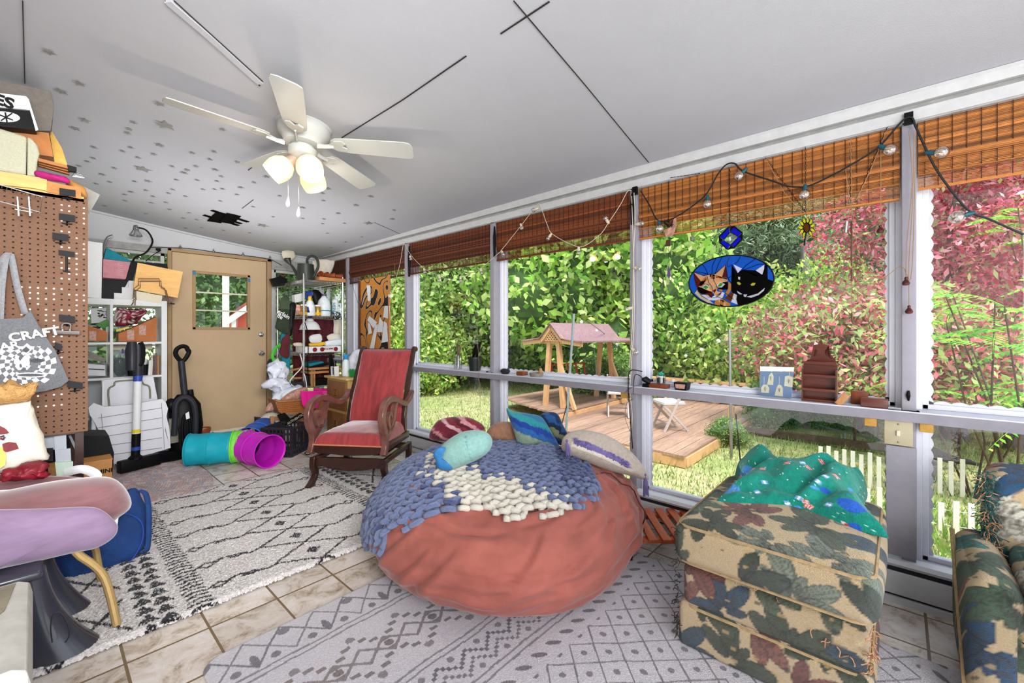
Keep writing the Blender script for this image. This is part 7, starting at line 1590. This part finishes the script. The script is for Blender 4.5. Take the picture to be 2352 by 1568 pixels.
b=MB(); b.tube(crom([c+R3*.02+V(0,0,.19),c+R3*.02+V(0,0,.25),c+R3*.07+V(0,0,.285),c+R3*.13+V(0,0,.25),c+R3*.145+V(0,0,.16),c+R3*.10+V(0,0,.06),c+R3*.085+V(0,0,.04)],5),.015,10); b.out('handle','canplastic',t)
b=MB(); b.tube([c-R3*.08+V(0,0,.03),c-R3*.15+V(0,0,.15),c-R3*.19+V(0,0,.20)],[.022,.015,.012],10); b.out('spout','canplastic',t); b=MB(); b.tube([c-R3*.185+V(0,0,.19),c-R3*.215+V(0,0,.245)],[.015,.04],14); b.ball(c-R3*.215+V(0,0,.247),.04,12,(1,1,.4)); b.out('rose','canplastic',t)
puffy('white_bag','towel',[(718,600),(740,595),(766,598),(768,604),(758,630),(740,636),(725,632)],5.3,.05,'crumpled cream paper bag on top of the wire shelf','bag',wr=.012,ws=22); puffy('cream_cloth','cream',[(648,577),(668,574),(676,578),(678,592),(662,600),(650,592)],5.7,.03,'cream cloth behind the watering can','cloth')
slab('dark_board','darkwood',[(760,612),(797,600),(797,640),(752,640)],5.6,.02,'dark brown board with a pale spiral behind the clay pots','board'); b=MB(); b.tube([PY(779+.9*k*math.cos(k),614+.9*k*math.sin(k),5.59) for k in [i*.5 for i in range(12)]],.003,5); b.out('spiral_mark','cream',label='pale spiral mark on the dark board behind the clay pots',cat='mark')
b=MB(); b.b2((2.2,5.02,SL+.003),(2.52,5.2,SL+.045),.003); b.out('wood_tray','woodlight',label='shallow pale wooden crate of clay pots on top of the wire shelf',cat='crate')
for k,(x,l) in enumerate(((735,'leftmost'),(747,'second from the left'),(762,'second from the right'),(778,'rightmost'))):
    p=PY(x,625,5.1); R=Matrix.Rotation(PI/2*.9,3,'X')@Matrix.Rotation(.5*k,3,'Y'); b=MB(); b.lathe([(.02,-.04),(.03,.03),(.033,.03),(.033,.045),(.028,.045),(.024,.02),(.012,-.03)],V(p.x,5.11,SL+.08),14,R); b.out('clay_pot','terracotta',label='clay pot lying in the wood crate on the wire shelf, '+l,cat='pot',group='clay pots in the crate')
slab('black_tool_case','black',[(622,640),(645,634),(660,640),(658,655),(630,658)],5.6,.06,'black tool case at the left end of the shelf top','case'); slab('red_tag','crimson',[(646,631),(651,631),(651,636),(646,636)],5.65,.004,'tiny red tag above the black tool case','tag')
# level 2
z=LV[1]+.005
mat('bleach','#e6ecef',.4,sss=0); mat('yellowpl','#f0b818',.4); mat('bluetrig','#1c2f7a',.4)
t=thing('spray_bottle','white spray bottle with yellow collar and dark blue trigger on the second shelf','spray bottle',(2.13,5.1,z)); c=V(2.13,5.12,z)
b=MB(); b.lathe([(.001,0),(.058,0),(.060,.02),(.058,.09),(.04,.15),(.022,.18),(.001,.18)],c,20); b.out('bottle_body','bleach',t); b=MB(); b.cyl(c+V(0,0,.178),c+V(0,0,.225),.022,.018,14); b.out('collar','yellowpl',t); b=MB(); b.bar(c+R3*.04+V(0,0,.262),c-R3*.06+V(0,0,.268),.032,.05,bev=.006); b.bar(c-R3*.02+V(0,0,.25),c-R3*.05+V(0,0,.19),.015,.02); b.out('trigger','bluetrig',t); q=c-V(sT,cT,0)*.0605; b=MB(); b.prism([q+R3*-.035+V(0,0,.04),q+R3*.03+V(0,0,.035),q+R3*.015+V(0,0,.1),q+R3*-.03+V(0,0,.11)],V(-sT,-cT,0)*.001); b.out('label_patch','bluetrig',t)
t=thing('milk_jug','large translucent white jug with a purple cap on the second shelf','jug',(2.33,5.15,z)); c=V(2.31,5.15,z); b=MB(); b.lathe([(.001,0),(.07,0),(.074,.02),(.074,.13),(.062,.19),(.03,.23),(.022,.245),(.001,.245)],c,18); b.out('jug_body','bleach',t); b=MB(); b.cyl(c+V(0,0,.243),c+V(0,0,.27),.026,n=14); b.out('cap','sgpurple',t); b=MB(); b.lathe([(.0745,.06),(.0755,.062),(.0755,.07),(.0745,.072)],c,18,cap=False); b.out('band','tealfabric',t)
for k,(x,l) in enumerate(((2.055,'left'),(2.215,'right'))):
    t=thing('yellow_jar','clear jar with a yellow label on the second shelf, '+l+' of the spray bottle','jar',(x,5.08,z)); b=MB(); b.lathe([(.001,0),(.034,0),(.036,.01),(.036,.10),(.028,.115),(.001,.115)],(x,5.10,z),16); b.out('jar_body','brass',t); b=MB(); b.lathe([(.0365,.01),(.037,.01),(.037,.045),(.0365,.045)],(x,5.10,z),16,cap=False); b.out('yellow_label','yellowpl',t); b=MB(); b.cyl((x,5.10,z+.112),(x,5.10,z+.13),.034,n=14); b.out('lid','white',t)
puffy('black_scoop','black',[(716,668),(730,666),(741,678),(737,690),(734,705),(722,700)],5.25,.03,'black plastic scoop between the spray bottle and the jug','scoop')
t=thing('aerosol_can','pale grey aerosol can with green lettering at the right of the second shelf','can',(2.45,5.12,z)); b=MB(); b.lathe([(.001,0),(.033,0),(.034,.19),(.024,.21),(.001,.212)],(2.44,5.14,z),18); b.out('can_body','bleach',t); text('lettering','FRESH',.05,frame(V(2.44,5.14,z+.1)+V(-sT,-cT,0)*.036+R3*.006,(0,0,1),-R3),'tealfabric',t,bold=.001)
slab('white_carton','white',[(676,677),(698,672),(700,690),(678,695)],5.3,.08,'white and yellow carton behind the yellow jar','carton'); slab('leaning_picture','agate',[(659,697),(672,724),(690,722),(690,700)],5.1,.01,'small brown print leaning at the left end of the second shelf','picture')
b=MB(); 
for k in range(4): b.tube(crom([PY(765+random.uniform(-2,18),712+random.uniform(0,22),5.03) for _ in range(5)],4),.004,5)
b.out('black_cable_coil','black',label='black cable tangle at the right end of the second shelf',cat='cable')
# level 3
z=LV[2]+.005
t=thing('lamp_head','white enamel dome work lamp hanging inside the wire shelf','lamp',PY(712,740,5.2)); p=PY(712,757,5.15); b=MB(); b.lathe([(.118,0),(.112,.01),(.10,.05),(.075,.085),(.04,.105),(.036,.13),(.03,.13),(.001,.132)],p,26); b.out('shade_dome','white',t); b=MB(); b.cyl(p+V(0,0,.13),p+V(0,0,.17),.022,n=12); b.tube([p+V(0,0,.17),p+V(.01,0,.25)],.005,5); b.out('socket','black',t)
mat('maroonc','#5c1f26',.9,var=.3,vs=10)
def drape(name,m,px,y,lab,am=.03,fq=9,parent=None):
    P=[PY(a,b_,y) for a,b_ in px]; x0=min(p.x for p in P);x1=max(p.x for p in P);z0=min(p.z for p in P);z1=max(p.z for p in P)
    me=gridmesh(name,80,40,lambda u,v:np.stack([x0+(x1-x0)*u+.01*nz2(u*3,v*3,2,4),y+am*np.sin(u*fq*PI+1.5*nz2(u*3,v*2,1.5,2))*(.4+.6*v),z1+(z0-z1)*v-.02*np.abs(np.sin(u*7))],1)); o=link(name,me,m,None,True,lab,'cloth'); md=o.modifiers.new('s','SOLIDIFY'); md.thickness=.004; return o
drape('maroon_cloth','maroonc',[(672,725),(768,870)],5.62,'maroon cloth hanging behind the middle shelves of the wire rack'); drape('white_plastic_sheet','towel',[(766,728),(790,800)],5.5,'white plastic sheet hanging at the right back of the wire rack',.02,5)
t=thing('tomato_box','flat white tomato carton printed with red tomatoes on the middle shelf','carton',(2.26,5.06,z)); b=MB(); b.b2((2.04,5.03,z),(2.46,5.3,z+.07),.003); b.out('box_body','white',t)
for x in(2.15,2.235,2.40): b=MB(); R=Matrix.Rotation(PI/2,3,'X'); b.lathe([(.001,0),(.026,0),(.026,.002),(.001,.003)],(x,5.0295,z+.036),18,R); b.out('tomato_print','sgred' if 0 else 'crimson',t)
text('lettering','TOMATOES',.032,frame(V(2.318,5.027,z+.045),(-1,0,0),(0,0,-1)),'crimson',t,bold=.001)
for k,(px,m,l) in enumerate((([(711,772),(735,766),(738,785),(714,787)],'white','white folded card on the tomato carton'),([(712,788),(745,785),(744,793),(712,794)],'yellowpl','yellow packet on the tomato carton'),([(745,785),(775,778),(790,780),(788,792),(750,794)],'bleach','pale plastic tray on the tomato carton'),([(672,790),(684,786),(700,792),(680,796)],'cream','cream work glove on the tomato carton'),([(750,772),(770,765),(788,775),(785,790),(762,790)],'towel','white plastic bag on the tomato carton'))): puffy('small_item',m,px,5.12+.03*k,.03,l,'item',wr=.006)
# level 4
z=LV[3]+.005
slab('board_game','tealfabric',[(709,835),(740,829),(752,838),(712,848)],5.1,.2,'colourful flat game box on the fourth shelf','game box'); slab('printed_game_box','black',[(709,843),(752,832),(753,838),(711,849)],5.06,.2,'black printed box edge under the game box','box')
t=thing('slatted_wood_crate','reddish brown wooden crate stool on the lower shelf','crate',(2.25,5.2,z)); b=MB(); b.b2((2.10,5.05,z+.15),(2.47,5.3,z+.175)); b.b2((2.09,5.04,z+.195),(2.48,5.3,z+.22)); b.out('top_board','woodlight',t)
for x in(2.12,2.15,2.44): b=MB(); b.b2((x,5.06,z),(x+.018,5.09,z+.19)); b.out('leg','woodlight',t)
slab('black_machine','black',[(723,870),(755,868),(755,886),(722,888)],5.15,.15,'black machine part under the crate stool','machine'); 
b=MB(); p=PY(678,858,5.1); b.tube(crom([PY(x,y,5.0) for x,y in((690,846),(665,852),(659,862),(668,868),(692,868))],4),.012,8); b.out('bent_wood_hoop','rattan',label='bent brown wooden hoop on the left of the lower shelf',cat='hoop')
b=MB(); b.tube(crom([PY(x,y,4.98) for x,y in((689,812),(694,840),(676,862),(666,876),(676,888),(700,895),(706,905),(702,870),(698,858))],5),.006,6); b.out('white_power_cord','white',label='white power cord looping down the front of the wire shelf',cat='cord')
b=MB(); b.tube(crom([PY(x,y,5.0) for x,y in((700,740),(706,760),(708,800),(707,850),(712,885))],5),.005,6); b.out('black_power_cord','black',label='black cord hanging from the dome work lamp',cat='cord')
slab('black_tray','vacgrey',[(638,884),(698,876),(700,894),(643,897)],4.98,.2,'dark grey plastic tray sticking out at the lower left of the rack','tray'); b=MB(); b.bar(PY(641,879,5.0),PY(652,874,5.0),.02,.02); b.out('orange_tool','orangewood',label='orange tool end in the dark grey tray',cat='tool')
slab('drawer_box','slot',[(700,862),(712,862),(712,886),(700,886)],5.2,.1,'dark drawer box behind the white cord','box')  # small drawers as one evenly dark slab
# hanging tote and clothes at the left end
mat('olivecloth','#2f3a28',.9,var=.15); 
t=thing('green_tote','dark olive tote bag with white lettering hanging on the side of the wire shelf','tote bag',PY(652,720,5.2)); puffy('bag_body','olivecloth',[(646,685),(664,685),(665,760),(668,768),(655,765),(634,756),(633,748),(640,710)],4.98,.03,parent=t,wr=.008)
for q in([(652,686),(657,660),(664,645)],[(662,686),(664,660),(667,646)]): b=MB(); b.bar(PY(*q[0],4.97),PY(*q[1],4.97),.016,.003); b.bar(PY(*q[1],4.97),PY(*q[2],5.0),.016,.003); b.out('strap','olivecloth',t)
text('lettering','erlain',.062,frame(PY(652,722,4.93),(1,0,-.62),(.5,0,1)),'white',t,bold=.001); text('lettering','ffe',.062,frame(PY(643,727,4.93),(1,0,-.5),(.4,0,1)),'white',t,bold=.001)
puffy('teal_jacket','tealfabric',[(645,765),(663,765),(666,830),(664,860),(650,845),(644,800)],5.05,.04,'dark teal jacket hanging under the olive tote','jacket',wr=.012); puffy('maroon_scarf','maroonc',[(650,775),(666,768),(664,815),(655,822),(641,812),(645,795)],4.95,.03,'maroon scarf hanging under the olive tote','scarf',wr=.01); puffy('black_jacket','black',[(664,700),(680,700),(672,760),(668,772),(660,765)],5.05,.03,'black cloth hanging between the olive tote and the shelf post','cloth')
mat('limegreen','#3fae2c',.4); b=MB(); b.tube(crom([PY(x,y,5.0) for x,y in((646,792),(634,798),(626,815),(630,828),(640,832))],4),.018,8,flat=.5); b.out('hose_sprayer','limegreen',label='bright green plastic sprayer handle beside the door',cat='sprayer')
mat('whiteplastic','#e4e7f2',.35,var=.06,vs=20)
for px,y,l in(([(618,835),(640,825),(655,840),(662,868),(640,885),(622,872),(615,850)],5.0,'white plastic shopping bag, the upper one in the heap beside the door'),([(606,882),(628,866),(655,868),(668,890),(640,905),(622,895)],4.95,'white plastic shopping bag, the lower one in the heap beside the door'),([(628,905),(665,890),(690,885),(680,905),(650,925),(632,925)],4.9,'white plastic bag drooping over the wicker basket')): puffy('plastic_bag','whiteplastic',px,y,.09,l,'bag',wr=.04,ws=17,group='white bags heaped by the door')
puffy('striped_cloth','agate',[(608,944),(620,925),(632,925),(636,935),(622,944)],4.9,.03,'pink striped cloth end beside the wicker basket','cloth'); puffy('grey_backpack','vacgrey',[(614,830),(628,826),(632,850),(626,875),(615,868)],5.15,.05,'dark grey bag against the door casing behind the white bags','bag')
# wicker basket, pink baskets, crate, mini chair, cap
t=thing('wicker_basket','brown wicker basket holding a patterned cloth in front of the wire shelf','basket',(1.95,4.8,.45)); 
slab('basket_front','rattan',[(631,918),(640,921),(756,912),(745,940),(720,955),(650,952),(640,945)],4.75,.22,parent=t,bev=.006); b=MB(); b.tube([PY(x,y,4.74) for x,y in((631,918),(642,922),(756,912))],.012,6); b.out('rim','rattan',t)
b=MB()
for k in range(22):
    x=638+k*5; b.tube([PY(x,921-.08*(x-638),4.742),PY(x+4,946,4.742)],.004,4)
for k in range(6): b.tube([PY(636+k,925+4.2*k,4.738),PY(750-k*2,917+4.2*k,4.738)],.004,4)
b.out('weave','bin',t); puffy('patterned_cloth','agate',[(644,918),(655,908),(680,893),(706,890),(700,905),(690,915),(660,922)],4.78,.06,'cream cloth with dark floral print piled in the wicker basket','cloth',wr=.01)
mat('hotpink','#e0188c',.4,var=.05)
t=thing('pink_caddy','hot pink plastic basket hooked on the front of the wire shelf','basket',PY(712,930,4.6)); 
def bucket(t,y,a,m,d=.14,nm='basket_body'):
    P=[PY(x,z_,y) for x,z_ in a]; Q=[p+V(.0,d,0) for p in P]; b=MB()
    b.grid([[P[0],P[1],P[2],P[3]],[ (Q[0]),(Q[1]),Q[2],Q[3]]],False,True); b.face(P); b.face(Q[::-1]); return b.out(nm,m,t,bev=.008)
slab('basket_front','hotpink',[(690,898),(735,897),(733,903),(726,935),(722,938),(699,934),(694,928),(691,905)],4.55,.008,parent=t,bev=.003); slab('basket_side','hotpink',[(735,897),(740,893),(737,915),(728,936),(724,937)],4.558,.16,parent=t); b=MB(); b.bar(PY(690,900,4.54),PY(736,899,4.54),.022,.015); b.bar(PY(706,897,4.53),PY(706,930,4.53),.006,.006); b.out('rim','hotpink',t)
t=thing('pink_basket','second hot pink basket with a white label print beside the oak cabinet','basket',PY(745,910,4.7)); slab('basket_body','hotpink',[(736,895),(754,893),(754,918),(738,920)],4.7,.12,parent=t,bev=.003); b=MB()
for k in range(6): b.bar(PY(741,900+k*3,4.694),PY(752,899+k*3,4.694),.008,.002)
b.out('white_print','white',t)
# milk crate
cA=PZ(690,1040,0); t=thing('milk_crate','black plastic milk crate full of brown odds and ends on the tiles','crate',(cA.x,cA.y,0),math.radians(38)); mat('crate','#2a2930',.5)
cw,cd,ch=.30,.30,.28
for s in range(4):
    R=Matrix.Rotation(PI/2*s,3,'Z'); b=MB(); C0=V(0,cw/2,0)
    for z_ in(.01,.06,.22,.27): b.box(C0+R@V(-cw/2,0,0)+V(0,0,z_),(.012,cw,.02),R)
    for k in range(9): b.box(C0+R@V(-cw/2,-cw/2+cw*k/8,0)+V(0,0,.14),(.010,.012 if k%8 else .03,.27),R)
    loc(b,'lattice_side','crate',t)
b=MB(); b.box((0,cw/2,.01),(cw,cw,.012)); loc(b,'crate_base','crate',t)
for m,px,y,l,nm in(('bin',[(690,966),(705,964),(720,980),(718,1020),(700,1030),(690,1000)],4.62,'tan canvas strap bundle inside the milk crate','strap_bundle'),('black',[(641,955),(655,948),(668,962),(666,975),(655,978)],4.72,'black folder leaning out of the milk crate','folder'),('slot',[(700,940),(718,950),(722,975),(706,975)],4.75,'dark grey box corner at the right of the milk crate','box'),('stoneware',[(704,940),(735,940),(735,952),(714,954)],4.8,'grey box top behind the milk crate','box'),('vacgrey',[(715,955),(738,952),(738,990),(716,990)],4.7,'dark grey container right of the milk crate','container')): slab(nm,m,px,y,.06,l,nm.replace('_',' '))
t=thing('label_bag','black packet with red and white lettering lying in the milk crate','packet',PY(676,965,4.6)); slab('packet_body','black',[(658,968),(690,948),(698,950),(697,958),(664,976)],4.6,.02,parent=t); text('lettering','AUTHENTIC',.032,frame(PY(679,962,4.595),(1,0,.48),(-.4,0,1)),'sgcream',t,bold=.001); 
puffy('white_paper_scrap','white',[(668,984),(674,980),(680,995),(682,1010),(674,1008)],4.66,.02,'white paper scrap seen through the milk crate side','paper')
t=thing('toy_chair','small brown wooden chair frame between the pet tunnel and the milk crate','chair',PY(635,1020,4.85)); Y_=4.86
b=MB(); b.bar(PY(624,956,Y_),PY(627,1018,Y_),.028,.03); b.out('back_post','woodlight',t); b=MB(); b.bar(PY(649,958,Y_+.05),PY(651,1018,Y_+.05),.022,.02); b.out('back_post','woodlight',t)
for ya,yb in((961,960),(989,985),(1016,1012)): b=MB(); b.bar(PY(625,ya,Y_),PY(650,yb,Y_+.05),.02,.035); b.out('rail','woodlight',t)
slab('blue_grey_panel','stoneware',[(628,994),(648,990),(649,1010),(629,1012)],Y_+.06,.01,parent=t)
t=thing('sun_cap','cream domed hat lying on a dark box by the door','hat',PY(620,955,5.0)); p=PY(622,966,5.05); b=MB(); b.lathe([(.11,0),(.105,.02),(.09,.05),(.06,.075),(.03,.087),(.001,.09)],p,24); b.out('crown','cream',t); b=MB(); b.lathe([(.112,-.012),(.118,0),(.112,.004),(.10,.004)],p,24,cap=False); b.out('brim','cream',t); slab('dark_box','black',[(598,962),(640,966),(640,1000),(600,1000)],5.1,.2,'dark box behind the blue end of the pet tunnel','box')
puffy('blue_ball','tunnelblue',[(584,985),(596,974),(612,976),(620,990),(620,1008),(600,1012)],5.05,.05,'blue fabric ball beyond the pet tunnel','ball') if 0 else None
b=MB(); b.tube(crom([PZ(x,y,.006) for x,y in((718,1038),(708,1044),(700,1040),(712,1034),(735,1040),(750,1036))],4),.004,5); b.out('floor_cord','black',label='thin dark cord lying on the tiles by the milk crate',cat='cord')
# oak cabinet
mat('oak','#d9b26c',.5,var=.12,vs=5,stretch=(6,6,.5)); mat('oakdark','#8a5f36',.5,var=.3,vs=9,stretch=(3,3,1))
t=thing('oak_cabinet','small oak cabinet with carved drawer fronts behind the rocking chair','cabinet',(2.33,4.43,0)); ZT=.70
b=MB(); b.b2((2.13,4.2,.02),(2.54,4.66,ZT)); b.out('cabinet_body','oak',t); b=MB(); b.b2((2.10,4.17,ZT),(2.545,4.69,ZT+.025),.008); b.out('top_board','oak',t)
for z0,z1 in((.38,.68),(.06,.35)): 
    b=MB(); b.b2((2.115,4.22,z0),(2.13,4.64,z1),.006); dr=b.out('drawer_front','oakdark',t); b=MB(); zc=(z0+z1)/2+.03; b.tube([(2.11,4.40,zc-.03),(2.11,4.46,zc-.03),(2.11,4.46,zc+.03),(2.11,4.40,zc+.03)],.005,5,closed=True); b.box((2.112,4.43,zc),(.006,.03,.03)); b.out('square_knob','brass',dr)
z=ZT+.025
mat('jargreen','#1f9a4a',.35); 
t=thing('green_tub','bright green plastic tub with a ribbed lid on the oak cabinet','tub',(2.3,4.3,z)); b=MB(); b.lathe([(.001,0),(.066,0),(.069,.05),(.001,.052)],(2.27,4.30,z),24); b.out('tub_body','jargreen',t); b=MB(); b.lathe([(.001,.05),(.074,.05),(.074,.068),(.066,.074),(.001,.074)],(2.27,4.30,z),24)
for k in range(12): a=k*PI/6; b.box((2.27+.062*math.cos(a),4.30+.062*math.sin(a),z+.076),(.018,.008,.008),Matrix.Rotation(a,3,'Z'))
b.out('lid','jargreen',t)
t=thing('lotion_bottle','white bottle with a bright blue spray top on the oak cabinet','bottle',(2.22,4.5,z)); c=V(2.22,4.42,z); b=MB(); b.lathe([(.001,0),(.036,0),(.038,.02),(.036,.15),(.02,.18),(.001,.18)],c,18); b.out('bottle_body','bleach',t); mat('cyanpl','#2f9fe0',.35); b=MB(); b.lathe([(.001,.175),(.018,.178),(.02,.20),(.034,.225),(.026,.235),(.001,.238)],c,16); b.out('spray_top','cyanpl',t)
t=thing('wire_cup','white slotted cup with tools at the left of the cabinet top','cup',(2.16,4.5,z)); b=MB()
for k in range(14): a=k*2*PI/14; b.tube([(2.165+.035*math.cos(a),4.56+.035*math.sin(a),z),(2.165+.04*math.cos(a),4.56+.04*math.sin(a),z+.10)],.003,4)
b.lathe([(.001,0),(.036,0),(.037,.006)],(2.165,4.56,z),14); b.lathe([(.039,.095),(.042,.10),(.039,.102)],(2.165,4.56,z),14,cap=False); b.out('cup_body','white',t); b=MB(); b.tube([(2.16,4.56,z+.02),(2.15,4.60,z+.22)],.012,6).tube([(2.17,4.56,z+.02),(2.19,4.59,z+.16)],.008,6); b.out('tool','black',t)
t=thing('scissors','pair of scissors lying open on the cabinet edge','scissors',(2.14,4.35,z)); b=MB(); b.bar((2.11,4.34,z+.004),(2.18,4.42,z+.01),.01,.003).bar((2.11,4.42,z+.004),(2.17,4.33,z+.01),.01,.003); b.out('blade','chrome',t)
puffy('clear_bag_heap','whiteplastic',[(800,850),(803,818),(815,805),(836,808),(840,840),(836,862),(812,864)],4.5,.06,'heap of clear and white plastic bags on the oak cabinet behind the chair','bag',wr=.02,ws=14)
t=thing('mixing_bowl','white bowl tipped on the plastic heap on the oak cabinet','bowl',PY(822,830,4.6)); R=Matrix.Rotation(.5,3,'Y'); b=MB(); b.lathe([(.001,0),(.05,.01),(.09,.05),(.1,.08),(.094,.08),(.08,.045),(.04,.015),(.001,.01)],PY(815,838,4.7),24,R,cap=False); b.out('bowl_body','bleach',t)
b=MB(); b.tube(crom([PY(x,y,4.75) for x,y in((800,815),(812,812),(822,806),(824,818),(815,822))],4),.01,6,flat=.4); b.out('bent_bar','stoneware',label='grey bent handle sticking up behind the white bowl',cat='bar')
slab('black_standing_frame','black',[(757,815),(762,812),(764,865),(758,866)],4.75,.02,'thin black upright bar at the left of the cabinet top','bar'); slab('paper_strips','white',[(768,842),(778,840),(779,868),(770,868)],4.5,.01,'white paper strips standing beside the slotted cup','paper')
# orange panel with paper tags
mat('orangepanel','#fff',.7,attr=True,var=.1,vs=30)
t=thing('squiggle_panel','tall orange panel with black squiggles and pinned white tags in the first window bay','art panel',PX(868,830,2.57))
yA=PX(832,700,2.57).y;yB=PX(900,700,2.57).y
me=gridmesh('painted_board',200,520,lambda u,v:np.stack([np.full(u.shape,2.538),yA+(yB-yA)*u,.19+1.62*v],1)); o=link('painted_board',me,'orangepanel',t,True)
def opc(co):
    y=co[:,1]*9;z=co[:,2]*9; n=nz2(y*.9+.5*np.sin(z*1.1),z*.75,1.0,5,1)+.35*np.sin(y*1.3+1.7*np.sin(z*.9)); c=np.tile(np.array(hexc('#c9812e')),(len(co),1)); k=np.abs(fr(n*1.4)-.5); c[k<.17]=np.array(hexc('#c9b79a')); c[k<.125]=np.array(hexc('#1b1210')); return c
paint(o,opc)
b=MB(); b.b2((2.530,yB-.012,.19),(2.546,yB+.012,1.82)); b.out('edge_strip','woodlight',t); b=MB(); b.b2((2.530,yA-.02,.19),(2.546,yA+.02,1.80)); b.out('dark_edge','mahog',t)
for k,q in enumerate(([(842,655),(850,655),(851,690),(845,692)],[(883,702),(896,702),(893,732),(880,728)],[(848,725),(866,740),(858,754),(844,735)],[(872,728),(880,740),(878,763),(866,762)],[(862,745),(868,745),(857,810),(847,808)],[(882,738),(888,742),(891,784),(876,787)],[(845,740),(850,745),(854,765),(846,768)],[(891,676),(897,676),(897,684),(892,682)])): slab('paper_tag','white',q,None,.002,parent=t,X=2.533-.002*k)
# cable and hooks near the door head
b=MB(); b.tube(crom([V(x,D-.03,z_) for x,z_ in((.8,2.1),(1.1,2.135),(1.4,2.13),(1.7,2.13),(1.95,2.12),(2.1,2.06))],5),.004,5); b.out('pinned_cable','black',label='thin black cord pinned along the top of the door casing',cat='cord')
for k,x in enumerate((1.05,1.36,1.66,1.96)): b=MB(); b.ball((x,D-.035,2.135),.016,8); b.cyl((x,D-.035,2.145),(x,D-.035,2.165),.006,n=6); b.out('clear_bulb','steel',label='tiny clear bulb on the cord over the door, '+('first','second','third','fourth')[k]+' from the left',cat='bulb',group='bulbs over the door')
